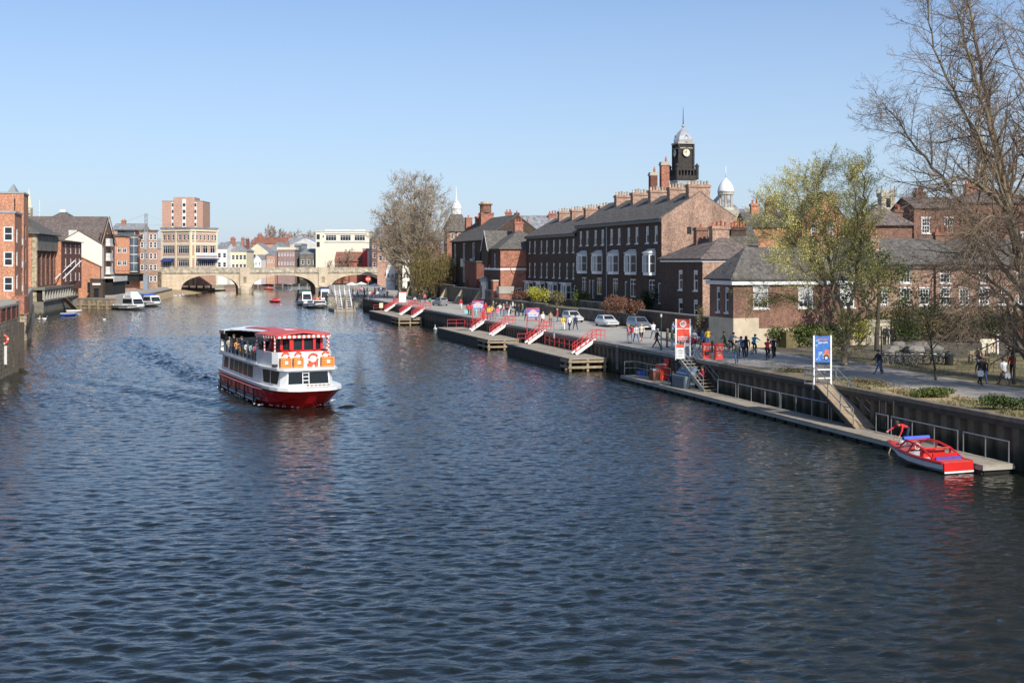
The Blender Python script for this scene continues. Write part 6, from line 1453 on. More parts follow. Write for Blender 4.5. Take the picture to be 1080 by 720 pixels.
# wheelhouse
wp = [(4.0,-1.35), (6.5,-1.35), (6.95,-.8), (7.0,.9), (6.6,1.55), (4.0,1.55)]; zw0, zw1 = Z3+.98, Z3+2.0
b = MB(); b.prism([(x,y) for x, y in wp], 'z', Z3+.1, zw0+.16); b.prism([(x+.15*(x>5),y*1.06) for x, y in wp], 'z', zw1, zw1+.12)
for x, y in wp: b.box(x-.09, x+.09, y-.09, y+.09, zw0+.16, zw1)
b.box(6.9, 7.0, .02, .16, zw0+.16, zw1); b.box(6.9, 7.02, -.72, -.6, zw0+.16, zw1)
wh = b.build('wheelhouse', M['red'], t)
b = MB(); ip = [(x*.99,y*.96) for x, y in wp]
for i in range(5): b.poly([(*ip[i],zw0+.16), (*ip[i+1],zw0+.16), (*ip[i+1],zw1), (*ip[i],zw1)])
b.build('pane', M['glass'], wh)
# canopy: red frame, white top, striped valance and striped posts
def canopy_ring(x, hw, zr, hs=None):
    hs = hw if hs is None else hs; zs = zr+.24*(1-(hs/hw)**2)
    return [(x,-hs,zs), (x,-hs*.6,zr+.24*(1-(hs*.6/hw)**2)), (x,0,zr+.24), (x,hw*.6,zr+.17), (x,hw,zr), (x,hw,zr-.05), (x,0,zr+.16), (x,-hs,zs-.05)]
b = MB(); b.loft([canopy_ring(-9.3, 2.3, Z3+1.78), canopy_ring(-7.6, 2.38, Z3+1.84), canopy_ring(-6.6, 2.4, Z3+1.88, .9), canopy_ring(1.5, 2.4, Z3+2.12, .9)]); cn = b.build('canopy', M['whiteboat'], t)
b = MB(); b.loft([[(x,-hw,z_-.10*hw), (x,0,z_+.03), (x,hw,z_-.10*hw), (x,0,z_-.02)] for x, hw, z_ in ((-9.4,1.9,Z3+2.03), (-4,2.0,Z3+2.22), (1.5,1.75,Z3+2.38), (4.6,1.0,Z3+2.46))]); b.build('canopy_sheet', M['whiteboat'], t)
b = MB(); b.loft([canopy_ring(-6.0, 2.42, Z3+1.93, 1.0), canopy_ring(-1.5, 2.47, Z3+2.09, 1.0), canopy_ring(2.4, 2.47, Z3+2.18, 1.05), canopy_ring(3.4, 2.47, Z3+2.2), canopy_ring(6.0, 2.35, Z3+2.24), canopy_ring(7.3, 1.9, Z3+2.2)]); b.build('red_canopy', M['redfade'], t)
for s_ in (-1, 1):
    b = MB()
    for i in range(26):
        x = -9.2+i*.42; ins = s_ < 0 and x > -7.2; zz = Z3+1.76+.36*min(1, (x+9.3)/10.5)+(.14 if ins else 0); yy = -1.0 if ins else s_*2.43
        b.box(x, x+.4, yy-.01, yy+.01, zz-.24, zz+.02, (i*7 % 5) % 3)
    b.build('side_valance', [M['whiteboat'], M['redfade'], mat('valance_pink', (.62,.36,.33), .7)], t)
    b = MB()
    for i in range(24):
        f = i/24; x = 3.3+3.9*f; hw = 2.46 if x < 5.8 else 2.46-(x-5.8)*.36; b.box(x, x+.16, s_*hw-.012, s_*hw+.012, Z3+2.0, Z3+2.18, i % 2)
    b.build('striped_valance', [M['redfade'], M['whiteboat']], t)
b = MB()
for i in range(22): b.box(7.2, 7.25, -1.93+i*.176, -1.93+(i+1)*.176, Z3+2.0, Z3+2.2, i % 2)
b.build('front_valance', [M['redfade'], M['whiteboat']], t)
for x, y in ((3.6,-2.38), (5.5,-2.3), (7.05,-1.95), (7.05,1.95), (5.5,2.3), (3.6,2.38), (-3,2.4), (-8.8,-2.3), (-8.8,2.3)):
    b = MB()
    for i in range(9): b.tube((x,y,Z3+.95*(x>3)+i*(2.12-.3*(x<-5)-.95*(x>3))/9), (x,y,Z3+.95*(x>3)+(i+1)*(2.12-.3*(x<-5)-.95*(x>3))/9), .06, n=6, m=i % 2 if x > 3 else 1)
    b.build('striped_post', [M['redfade'], M['whiteboat']], t)
b = MB(); 
for s_ in (-1, 1): b.box(-9.0, -7.0, s_*2.36-.02, s_*2.36+.02, Z3+1.1, Z3+1.72)
b.box(-9.05,-9.0,-2.3,2.3,Z3+1.1,Z3+1.72); b.build('stern_screen', M['dark'], t)
for i in range(8):
    for y in (-1.4, 1.4):
        b = MB(); b.box(-.25, .25, -.7, .7, .36, .42); b.box(-.27, -.21, -.7, .7, .42, .85); b.box(-.15, .05, -.05, .05, 0, .36); b.build('bench', M['darkwood'], t, (-7.35+i*1.35, y, Z3))
# foam where the bow and sides cut the water
r_ = random.Random(2); b = MB()
def foam_blob(x, y, s_):
    n = 8; p = Vector((-17.97, 90.5, 0)); T = Matrix.Rotation(math.radians(-64.3), 4, 'Z'); c = p+T @ Vector((x, y, 0))
    b.loft([[(c.x+s_*q*math.cos(a)*r_.uniform(.6,1.3), c.y+s_*q*math.sin(a)*r_.uniform(.6,1.3), .02+zz) for a in [k*PI/4 for k in range(n)]] for q, zz in ((1,.0), (.9,.03), (.4,.06*r_.uniform(.5,1.6)))])
for i in range(130):
    s_ = r_.choice((-1,1)); x = 8.3-abs(r_.gauss(0,1.5)); hw = max(.2, min(2.72, (8.6-x)*.8)); foam_blob(x+r_.gauss(0,.1), s_*(hw+abs(r_.gauss(0,.15))), r_.uniform(.03,.12))
for i in range(36): foam_blob(r_.uniform(-9,6), -2.72-abs(r_.gauss(0,.1)), r_.uniform(.015,.05))
fo = b.build('bow_foam', mat('foam', (.72,.74,.74), .6, var=.1)); stuff(fo); tag(fo, 'white foam along the waterline of the trip boat', 'foam')

# ---------------------------------------------------------------- small red motor boat at the pontoon
Lm = 5.2; hdv = Vector((-.335,.942,0)); hd = math.atan2(hdv.y, hdv.x); pS = UV(toUV(G(1021, 498.5))[0], -3.68)
t = thing('motor_boat', 'small open red motor boat with a pale grey hull, moored at the pontoon', 'boat', (pS.x, pS.y, 0), hd)
def mb_ring(x, hw, zb, zt, k=.7): return [(x,-hw,zt), (x,-hw*.97,zt*.55+zb*.45), (x,-hw*k,zb*.7+zt*.3), (x,0,zb), (x,hw*k,zb*.7+zt*.3), (x,hw*.97,zt*.55+zb*.45), (x,hw,zt)]
b = MB(); b.loft([mb_ring(0,.84,-.12,.52), mb_ring(1.2,.90,-.15,.52), mb_ring(2.6,.86,-.12,.56,.6), mb_ring(3.7,.62,.0,.64,.45), mb_ring(4.4,.33,.22,.72,.4), mb_ring(Lm,.04,.55,.80,.4)]); b.build('hull', mat('hull_palegrey', (.62,.64,.66), .3, var=.08), t)
def gun(x): return .84+.06*min(1,x/1.2) if x < 1.4 else .90*max(.03, 1-((x-1.4)/(Lm-1.35))**2.2)
xs_ = [i*Lm/14 for i in range(15)]
b = MB()
for s_ in (-1, 1): b.path([(x, s_*(gun(x)+.03), .54+.28*(x/Lm)**2) for x in xs_], .075, 6)
b.build('gunwale', M['red'], t)
b = MB(); b.box(-.10, -.005, -.86, .86, .14, .55); b.build('transom', M['red'], t); b = MB(); b.box(-.13, -.101, -.86, .86, .06, .14); b.build('transom_stripe', M['white'], t)
b = MB(); b.box(0, .62, -.8, .8, .53, .58); b.build('stern_deck', M['redfade'], t)
b = MB(); fd = [x for x in xs_ if x > 2.75]; b.loft([[(x,-gun(x),.55+.28*(x/Lm)**2), (x,-gun(x)*.5,.66+.25*(x/Lm)**2), (x,gun(x)*.5,.66+.25*(x/Lm)**2), (x,gun(x),.55+.28*(x/Lm)**2)] for x in fd], closed=False, caps=False); b.build('foredeck', M['redfade'], t)
b = MB(); b.box(.85, 2.9, -.74, .74, .12, .2); b.build('floor', M['darkred'], t)
for x in (1.15, 2.05):
    b = MB(); b.box(x-.2, x+.25, -.72, .72, .2, .5); b.box(x-.28, x-.2, -.72, .72, .2, .85); b.build('bench_seat', M['red'], t)
b = MB(); b.box(.62, .70, -.74, .74, .52, .72); b.build('seat_back', mat('blue_violet', (.10,.08,.40), .5), t)
# windscreen arch and raked side frames
b = MB()
for s_ in (-1, 1):
    b.path([(.7,s_*.86,.62), (1.5,s_*.80,1.0), (2.3,s_*.74,1.18), (3.0,s_*.62,1.22)], .055, 6); b.path([(3.0,s_*.62,1.22), (3.6,s_*.50,.86)], .05, 6); b.path([(1.5,s_*.80,1.0), (1.55,s_*.86,.6)], .06, 6); b.path([(2.3,s_*.74,1.18), (2.7,s_*.80,.62)], .05, 6)
b.tube((3.0,-.62,1.22), (3.0,.62,1.22), .05); b.tube((1.5,-.80,1.0), (1.5,.80,1.0), .05); b.build('canopy_frame', M['red'], t)
g = MB(); g.poly([(3.0,-.58,1.2), (3.0,.58,1.2), (3.58,.47,.86), (3.58,-.47,.86)])
for s_ in (-1, 1): g.poly([(2.75,s_*.8,.64), (3.6,s_*.52,.84), (3.0,s_*.62,1.18), (2.35,s_*.74,1.14)])
m_ = bpy.data.materials.new('boat_perspex'); m_.use_nodes = True; bs = m_.node_tree.nodes['Principled BSDF']; bs.inputs['Base Color'].default_value = (.5,.5,.5,1); bs.inputs['Alpha'].default_value = .35; bs.inputs['Roughness'].default_value = .1
nz = m_.node_tree.nodes.new('ShaderNodeTexNoise'); mm = m_.node_tree.nodes.new('ShaderNodeMapRange'); mm.inputs[3].default_value = .25; mm.inputs[4].default_value = .45; m_.node_tree.links.new(nz.outputs['Fac'], mm.inputs[0]); m_.node_tree.links.new(mm.outputs[0], bs.inputs['Alpha'])
g.build('windscreen', m_, t)
b = MB(); b.path([(3.05,-.78,1.3), (3.05,.78,1.3)], .10, 10); b.build('rolled_cover', mat('bright_blue_canvas', (.06,.14,.62), .6), t)
b = MB(); b.ring((2.55,.3,.95), .15, .02, 'x', 12, 5); b.tube((2.75,.3,.75), (2.55,.3,.95), .02); b.build('steering_wheel', M['white'], t)
b = MB(); b.lathe([(.16,0), (.2,.12), (.12,.24)], 8, (4.0,.1,.80)); b.build('coiled_rope', M['offwhite'], t)

# ---------------------------------------------------------------- other boats
def cruiser(label, loc, rz, L_, Wd, cab, top=None, hullm='whiteboat', stripe='navy', name='cabin_cruiser', group=None, fly=False):
    t = thing(name, label, 'boat', loc, rz, group); h = L_/2; w_ = Wd/2
    b = MB(); b.loft([mb_ring(-h,w_*.86,-.2,.85), mb_ring(-h*.3,w_,-.3,.9), mb_ring(h*.35,w_*.9,-.25,1.0,.6), mb_ring(h*.8,w_*.45,.1,1.15,.45), mb_ring(h,.05,.7,1.25,.4)]); b.build('hull', M[hullm], t)
    b = MB()
    for s_ in (-1, 1): b.path([(-h,s_*w_*.88,.72), (-h*.3,s_*(w_+.01),.76), (h*.35,s_*w_*.91,.86), (h*.8,s_*w_*.47,1.0)], .06, 5)
    b.build('rubbing_band', M[stripe], t)
    b = MB(); c0, c1 = -h*.15, h*.55
    b.loft([[(c0,-w_*.8,.85), (c1+.5,-w_*.62,.95), (c1+.5,w_*.62,.95), (c0,w_*.8,.85)], [(c0,-w_*.72,.85+cab), (c1-.4,-w_*.55,.9+cab), (c1-.4,w_*.55,.9+cab), (c0,w_*.72,.85+cab)]]); cb = b.build('cabin', M['whiteboat'], t)
    b = MB()
    for s_ in (-1, 1): b.poly([(c0+.2,s_*(w_*.79),.95+cab*.25), (c1-.1,s_*(w_*.66),.98+cab*.25), (c1-.3,s_*(w_*.60),.9+cab*.82), (c0+.2,s_*(w_*.755),.87+cab*.82)])
    b.poly([(c1+.43,-w_*.55,.95+cab*.2), (c1+.43,w_*.55,.95+cab*.2), (c1-.2,w_*.5,.9+cab*.8), (c1-.2,-w_*.5,.9+cab*.8)]); b.build('window', M['glass'], cb)
    b = MB(); b.box(-h*.95, c0, -w_*.7, w_*.7, .4, .48); b.box(-h*.97, -h*.9, -w_*.78, w_*.78, .48, 1.1); b.build('cockpit', M['offwhite'], t)
    if top:
        b = MB(); b.loft([[(-h*.85,-w_*.75,.9), (c0,-w_*.78,.9), (c0,w_*.78,.9), (-h*.85,w_*.75,.9)], [(-h*.7,-w_*.6,.95+cab*1.15), (c0+.3,-w_*.7,.95+cab*1.2), (c0+.3,w_*.7,.95+cab*1.2), (-h*.7,w_*.6,.95+cab*1.15)]]); b.build('canvas_cover', M[top], t)
    if fly:
        b = MB(); b.box(c0, c1-.8, -w_*.6, w_*.6, .9+cab, 1.3+cab); b.loft([[(c0,-w_*.5,1.3+cab), (c1-.9,-w_*.5,1.3+cab), (c1-.9,w_*.5,1.3+cab), (c0,w_*.5,1.3+cab)], [(c0,-w_*.4,2.0+cab), (c1-1.6,-w_*.4,2.0+cab), (c1-1.6,w_*.4,2.0+cab), (c0,w_*.4,2.0+cab)]]); b.build('flybridge', M['whiteboat'], t)
    b = MB(); b.path([(h*.35,-w_*.85,1.0), (h*.4,-w_*.8,1.55), (h*.95,-.1,1.8), (h*.95,.1,1.8), (h*.4,w_*.8,1.55), (h*.35,w_*.85,1.0)], .03, 5); b.build('bow_rail', M['steel'], t)
    return t
cruiser('white flybridge cruiser moored on the left staith, nearest of two', G(138, 326.5, 0), math.radians(-45), 11.0, 4.0, 1.8, 'offwhite', fly=True)
cruiser('white cruiser with a blue canvas cover, behind the flybridge cruiser', G(158.5, 323, 0), math.radians(-48), 9.6, 3.8, 1.6, 'blue')
cruiser('white boat with a dark green canvas cover at the far staith', G(321.5, 321.5, 0), math.radians(-70), 10, 3.6, 2.2, 'greencanvas')
cruiser('white river boat with a blue band and open crowded cockpit at the far staith', G(334, 324.3, 0), math.radians(-68), 10.0, 5.0, .8, None, stripe='navy')
cruiser('boat with a blue canvas cover behind the open river boat', G(342, 320.0, 0), math.radians(-76), 8.5, 3.4, 2.6, 'navy')
cruiser('small white cruiser seen through the middle arch', G(303.5, 301.2, 0), math.radians(-80), 8.5, 4.2, 2.2, None, fly=True)
t = cruiser('red and white boat half hidden by the bridge pier, beyond the middle arch', G(283, 300.5, 0), math.radians(-60), 13, 4, 2.0, None, 'hullred', 'white')
def dinghy(label, loc, rz, m_, seatm='offwhite', L_=3.2, Wd=1.5, cover=False):
    t = thing('dinghy', label, 'boat', loc, rz); h, w_ = L_/2, Wd/2
    b = MB(); b.loft([mb_ring(-h,w_*.8,-.1,.45), mb_ring(0,w_,-.15,.45), mb_ring(h*.7,w_*.6,0,.5), mb_ring(h,.04,.3,.58)], closed=False, caps=False); b.poly(mb_ring(-h,w_*.8,-.1,.45)); b.build('hull', M[m_], t)
    b = MB()
    for s_ in (-1, 1): b.path([(-h,s_*w_*.8,.46), (0,s_*w_,.47), (h*.7,s_*w_*.6,.52), (h,0,.58)], .05, 5)
    b.build('gunwale', M['offwhite'], t)
    b = MB()
    for x in (-h*.5, h*.15): b.box(x-.12, x+.12, -w_*.85, w_*.85, .28, .33)
    b.build('thwart', M[seatm], t)
    if cover: b = MB(); b.loft([[(-h*.6,-w_*.8,.46), (h*.6,-w_*.6,.5), (h*.6,w_*.6,.5), (-h*.6,w_*.8,.46)], [(-h*.3,-w_*.4,.95), (h*.2,-w_*.35,.95), (h*.2,w_*.35,.95), (-h*.3,w_*.4,.95)]]); b.build('cuddy', M[m_], t)
    return t
dinghy('small blue dinghy at the foot of the wharf gangway', G(72.5, 333, 0), .3, 'blue', L_=3.0)
dinghy('small white dinghy tied behind the blue dinghy', G(78, 329.5, 0), .5, 'whiteboat', L_=3.0)
dinghy('small red self drive boat on the water right of the bridge pier', G(291, 318.5, 0), -.6, 'red', L_=3.4, Wd=1.8, cover=True)
dinghy('tiny red boat under the middle arch', G(284, 305.2, 0), -.4, 'redfade', L_=4.0, Wd=2.0, cover=True)
# white jetty with stairs by the far staith
t = thing('white_jetty', 'pale floating jetty with two white stair flights and tall dark piles at the far staith', 'jetty', G(364, 329, 0), RZ)
b = MB(); b.box(-2.2, 2.2, 0, 9, -.3, .55); b.build('deck', M['deck'], t)
for x in (-1.6, .15, 1.9):
    b = MB(); b.box(x-.13, x+.13, -.2, .06, -1.2, 3.6 if x < 1 else 1.2); b.build('pile', M['wood'], t)
for x in (-1.0, 1.0):
    b = MB(); b.bar((x-.5,.6,.6), (x-.5,5.2,4.4), .12, .35); b.bar((x+.5,.6,.6), (x+.5,5.2,4.4), .12, .35)
    for i in range(8): b.box(x-.5, x+.5, .9+i*.55, 1.25+i*.55, .8+i*.46, .88+i*.46)
    s_ = b.build('stair_flight', M['whiteboat'], t)
    k = MB(); 
    for dx in (-.5, .5): k.tube((x+dx,.6,1.6), (x+dx,5.2,5.4), .05, n=5); k.tube((x+dx,.6,.6), (x+dx,.6,1.6), .05, n=5); k.tube((x+dx,3,2.6), (x+dx,3,3.6), .05, n=5)
    k.build('handrail', M['whiteboat'], s_)
# swans
def swan_mesh():
    b = MB(); b.loft([[(x, w_*math.cos(a), z_+h_*math.sin(a)) for a in [k*PI/4 for k in range(8)]] for x, w_, h_, z_ in ((-.55,.02,.03,.34), (-.42,.12,.09,.26), (-.15,.24,.2,.16), (.12,.25,.21,.14), (.32,.16,.15,.17), (.42,.06,.07,.26), (.46,.045,.05,.42), (.42,.04,.045,.58), (.44,.045,.05,.68), (.52,.04,.045,.70), (.58,.03,.03,.68), (.66,.012,.012,.66))])
    for i in range(len(b.m)-9, len(b.m)): b.m[i] = 1
    return b.mesh('swan', [M['white'], M['orange']], True)
SW = swan_mesh(); r_ = random.Random(6)
for px, y, lb, s_ in ((459, 348.3, 'white swan on the dark water left of the middle landing stage', 1.5), (468.4, 348.6, 'second white swan, closer to the middle landing stage', 1.3), (463, 351.2, 'small white gull below the two swans', .5), (41, 337.5, 'white swan by the wharf colonnade', 1.2), (47, 337.2, 'second white swan by the wharf colonnade', 1.1), (110, 337.5, 'lone white gull on the water below the staith', .8), (185, 313, 'left of three white swans in front of the sandy shore', 1.5), (189.5, 312.6, 'middle of three white swans in front of the sandy shore', 1.5), (193.5, 312.4, 'right of three white swans in front of the sandy shore', 1.5), (296, 322, 'white gull on the water by the red self drive boat', .8)):
    o = link('gull' if 'gull' in lb else 'swan', SW, None, G(px, y, 0)+Vector((0,0,.02)), r_.uniform(0, 6)); o.scale = (s_*.8,)*3; tag(o, lb, 'bird')
# ---------------------------------------------------------------- people: one continuous skinned body per pose
def fk(lean=3, hips=(3,-3), knees=(3,3), sh=(6,3), el=(14,12), spread=8, pel=None, head=0, twist=0):
    R_ = math.radians; nodes = []; edges = []
    def nd(p, r, par=None, zone=0):
        nodes.append((Vector(p), r)); i = len(nodes)-1
        if par is not None: edges.append((par, i, zone))
        return i
    thigh, shin = .43, .42
    drop = []
    for h, k in zip(hips, knees): drop.append(thigh*math.cos(R_(h))+shin*math.cos(R_(h-k))+.085)
    hz = max(drop) if pel is None else pel
    up = Vector((0, math.sin(R_(lean)), math.cos(R_(lean)))); fw = Vector((0, math.cos(R_(lean)), -math.sin(R_(lean))))
    P = Vector((0, 0, hz+.02))
    p = nd(P, .135); w_ = nd(P+up*.18, .125, p, 1); c = nd(P+up*.37, .150, w_, 1); c2 = nd(P+up*.48, .105, c, 1)
    hl = lean*.35+head; hu = Vector((0, math.sin(R_(hl)), math.cos(R_(hl)))); hf = Vector((0, math.cos(R_(hl)), -math.sin(R_(hl))))
    nk = nd(P+up*.555, .058, c2, 0); N0 = P+up*.555
    j = nd(N0+hu*.085+hf*.025, .078, nk, 0); hm = nd(N0+hu*.165+hf*.02, .098, j, 0); ht = nd(N0+hu*.235+hf*.005, .075, hm, 0)
    for s_, f, e in ((-1, sh[0], el[0]), (1, sh[1], el[1])):
        S = P+up*.49+Vector((s_*.185, 0, 0)); si = nd(S, .066, c2, 1)
        o = math.sin(R_(spread))*s_
        d1 = Vector((o, math.sin(R_(f)), -math.cos(R_(f)))).normalized(); E = S+d1*.29; ei = nd(E, .046, si, 1)
        d2 = Vector((o*.2, math.sin(R_(f+e)), -math.cos(R_(f+e)))).normalized(); W_ = E+d2*.25; wi = nd(W_, .030, ei, 4)
        K = W_+d2*.085; ki = nd(K, .034, wi, 0)
        side = Vector((0, d2.z, -d2.y)).normalized()          # across the palm, in the sagittal plane
        curl = Vector((-s_*1.0, 0, 0))
        for q, ln in ((-.030, .060), (-.010, .075), (.010, .080), (.030, .070)):
            f1 = K+side*q+d2*.045; a_ = nd(f1, .0095, ki, 0); nd(f1+d2*ln*.6+curl*ln*.35, .0085, a_, 0)
        th = nd(W_+d2*.04+side*.045, .011, ki, 0); nd(W_+d2*.085+side*.066+curl*.015, .009, th, 0)
    for s_, h, k in ((-1, hips[0], knees[0]), (1, hips[1], knees[1])):
        Hp = P+Vector((s_*.095, 0, -.05)); hi = nd(Hp, .092, p, 2)
        d1 = Vector((s_*.02, math.sin(R_(h)), -math.cos(R_(h)))); Kn = Hp+d1*(thigh-.05); kn = nd(Kn, .062, hi, 2)
        d2 = Vector((0, math.sin(R_(h-k)), -math.cos(R_(h-k)))); A = Kn+d2*shin; an = nd(A, .044, kn, 5)
        ft = max(-40, min(12, (h-k)*.5)); t1 = A+Vector((s_*.02, .10*math.cos(R_(ft)), -.045+.10*math.sin(R_(ft)))); ti = nd(t1, .038, an, 3); nd(t1+Vector((s_*.01,.08,-.004)), .030, ti, 3)
    return nodes, edges, N0, hu, hf
POSES = {
 'stand': dict(), 'stand2': dict(lean=1, hips=(6,-2), knees=(8,2), sh=(20,4), el=(60,14)), 'hold': dict(sh=(25,20), el=(75,80)),
 'walk': dict(lean=5, hips=(26,-20), knees=(6,16), sh=(-22,24), el=(14,26)), 'walk2': dict(lean=4, hips=(-16,20), knees=(22,5), sh=(18,-18), el=(20,14)),
 'sit': dict(lean=6, hips=(84,80), knees=(86,78), sh=(28,30), el=(45,40), pel=.50), 'cycle': dict(lean=36, hips=(82,48), knees=(84,62), sh=(62,62), el=(14,14), pel=.90, head=8),
 'bend': dict(lean=78, hips=(14,2), knees=(18,10), sh=(20,52), el=(12,16)), 'crouch': dict(lean=30, hips=(112,100), knees=(134,124), sh=(45,50), el=(40,30)),
 'lean': dict(lean=24, hips=(8,-4), knees=(10,4), sh=(50,42), el=(40,30)),
}
FACE = mat('face_dark', (.05,.03,.025), .6); LIP = mat('lips', (.35,.12,.10), .6)
SKIN = mat('skin', (.52,.33,.24), .6, var=.08); SHOE = mat('shoe', (.03,.028,.026), .6)
PM = {}; HAIRM = {}
def make_pose(k):
    nodes, edges, N0, hu, hf = fk(**POSES[k])
    me = bpy.data.meshes.new('tmp'); me.from_pydata([tuple(p) for p, r in nodes], [(a, c) for a, c, z in edges], [])
    ob = bpy.data.objects.new('tmp', me); COL.objects.link(ob)
    sk = ob.modifiers.new('skin', 'SKIN'); sk.use_smooth_shade = True; sk.branch_smoothing = .3
    for i, (p, r) in enumerate(nodes): me.skin_vertices[0].data[i].radius = (r, r)
    me.skin_vertices[0].data[0].use_root = True
    ss = ob.modifiers.new('sub', 'SUBSURF'); ss.levels = 1; ss.render_levels = 1
    dg = bpy.context.evaluated_depsgraph_get(); dg.update()
    m2 = bpy.data.meshes.new_from_object(ob.evaluated_get(dg)); m2.name = 'person_'+k
    bpy.data.objects.remove(ob); bpy.data.meshes.remove(me)
    # torso a little wider than deep, nose, ears; then colour zones by nearest bone
    hc = N0+hu*.165+hf*.02; lx = Vector((1,0,0))
    for v in m2.vertices:
        q = v.co-hc; u, f, x = q.dot(hu), q.dot(hf), q.x
        if abs(x) < .022 and f > .05 and -.05 < u < .02: v.co += hf*.022
        if abs(abs(x)-.09) < .03 and abs(u) < .03 and abs(f) < .03: v.co.x += .012*(1 if x > 0 else -1)
        if q.length > .2 and v.co.z > N0.z-.75 and abs(v.co.x) < .17: v.co.x *= 1.12
    segs = [(nodes[a][0], nodes[c][0], (nodes[a][1]+nodes[c][1])/2, z) for a, c, z in edges]
    zi = []
    for p in m2.polygons:
        c = p.center; best = None
        for a, d, r, z in segs:
            ab = d-a; t_ = max(0, min(1, (c-a).dot(ab)/max(1e-9, ab.length_squared))); q = (c-(a+ab*t_)).length/r
            if best is None or q < best[0]: best = (q, z)
        z = best[1]; q = c-hc; u, f, x = q.dot(hu), q.dot(hf), q.x
        if f > .06 and abs(abs(x)-.035) < .014 and -.002 < u < .024: z = 6
        if f > .06 and abs(x) < .024 and -.085 < u < -.06: z = 7
        zi.append(z)
    m2.materials.clear()
    for x in (SKIN, M['red'], M['navy'], SHOE, M['red'], M['navy'], FACE, LIP): m2.materials.append(x)
    m2.polygons.foreach_set('material_index', np.array(zi, dtype=np.int32)); m2.polygons.foreach_set('use_smooth', np.ones(len(zi), dtype=bool)); m2.update()
    PM[k] = m2
    for hk, (top, back, bot) in {'short': (.118, .112, -.035), 'long': (.124, .124, -.17)}.items():
        b = MB(); n = 12; rings = []
        for i in range(6):
            t_ = i/5; ring = []
            for j in range(n):
                a = 2*PI*j/n; fr = math.sin(a)               # +1 = forehead
                lowest = .045 if fr > .5 else (bot if fr < .1 else -.0)
                rad = math.sin(t_*PI/2*.97)
                uu = top*math.cos(t_*PI/2)*1.0 if t_ < .8 else top*math.cos(t_*PI/2)+(lowest-.02)*(t_-.8)/.2
                ring.append(tuple(hc+hu*(uu+.012)+hf*(rad*back*fr*1.05-.008)+lx*(rad*.105*math.cos(a))))
            rings.append(ring)
        b.loft(rings, caps=True); HAIRM[(k, hk)] = b.mesh('hair', FACE, True)
for k in POSES: make_pose(k)
def cloth(n, c): return mat('cloth_'+n, c, .85, var=.15, scale=6)
CL = dict(red=cloth('red', (.55,.03,.035)), dark=cloth('dark', (.025,.027,.032)), black=cloth('black', (.012,.012,.014)), navy=cloth('navy', (.02,.03,.08)), jeans=cloth('jeans', (.09,.14,.25)), pale=cloth('pale_jeans', (.30,.38,.48)),
 white=cloth('white', (.75,.75,.74)), cream=cloth('cream', (.62,.56,.45)), pink=cloth('pink', (.70,.28,.32)), hotpink=cloth('hot_pink', (.72,.14,.22)), yellow=cloth('yellow', (.80,.52,.03)), orange=cloth('orange', (.80,.36,.10)), teal=cloth('teal', (.03,.30,.40)), aqua=cloth('aqua', (.25,.58,.58)),
 green=cloth('green', (.10,.18,.07)), olive=cloth('olive', (.28,.27,.08)), grey=cloth('grey', (.28,.28,.29)), blue=cloth('blue', (.10,.20,.42)), sky=cloth('sky', (.35,.48,.68)), brown=cloth('brown', (.12,.08,.055)), tan=cloth('tan', (.38,.28,.18)), lav=cloth('lavender', (.35,.33,.55)), camo=cloth('camo', (.11,.12,.09)), skin=SKIN, brightgreen=cloth('bright_green', (.08,.40,.16)))
HC = dict(dark=FACE, brown=mat('hair_brown', (.10,.06,.035), .7), fair=mat('hair_fair', (.40,.28,.13), .7), grey=mat('hair_grey', (.40,.39,.37), .7), black=mat('hair_black', (.01,.009,.009), .6))
def person(label, loc, pose, rz, top, legs, hair='dark', hk='short', sleeves=True, shorts=False, s=1.0, group=None):
    o = link('person', PM[pose], None, loc, rz); o.scale = (s*1.14, s*1.14, s); tag(o, label, 'person', group)
    for i, x in ((1, CL[top]), (2, CL[legs]), (4, CL[top] if sleeves else SKIN), (5, SKIN if shorts else CL[legs])):
        o.material_slots[i].link = 'OBJECT'; o.material_slots[i].material = x
    h = link('hair', HAIRM[(pose, hk)], o); h.material_slots[0].link = 'OBJECT'; h.material_slots[0].material = HC[hair]
    return o
QZ = 2.512
def at(px, py, z=QZ): return G(px, py, z)
E_, W__, N_, S_ = -PI/2, PI/2, 0.0, PI
UPR, DNR = RZ, RZ+PI                                  # walking upstream / towards the camera
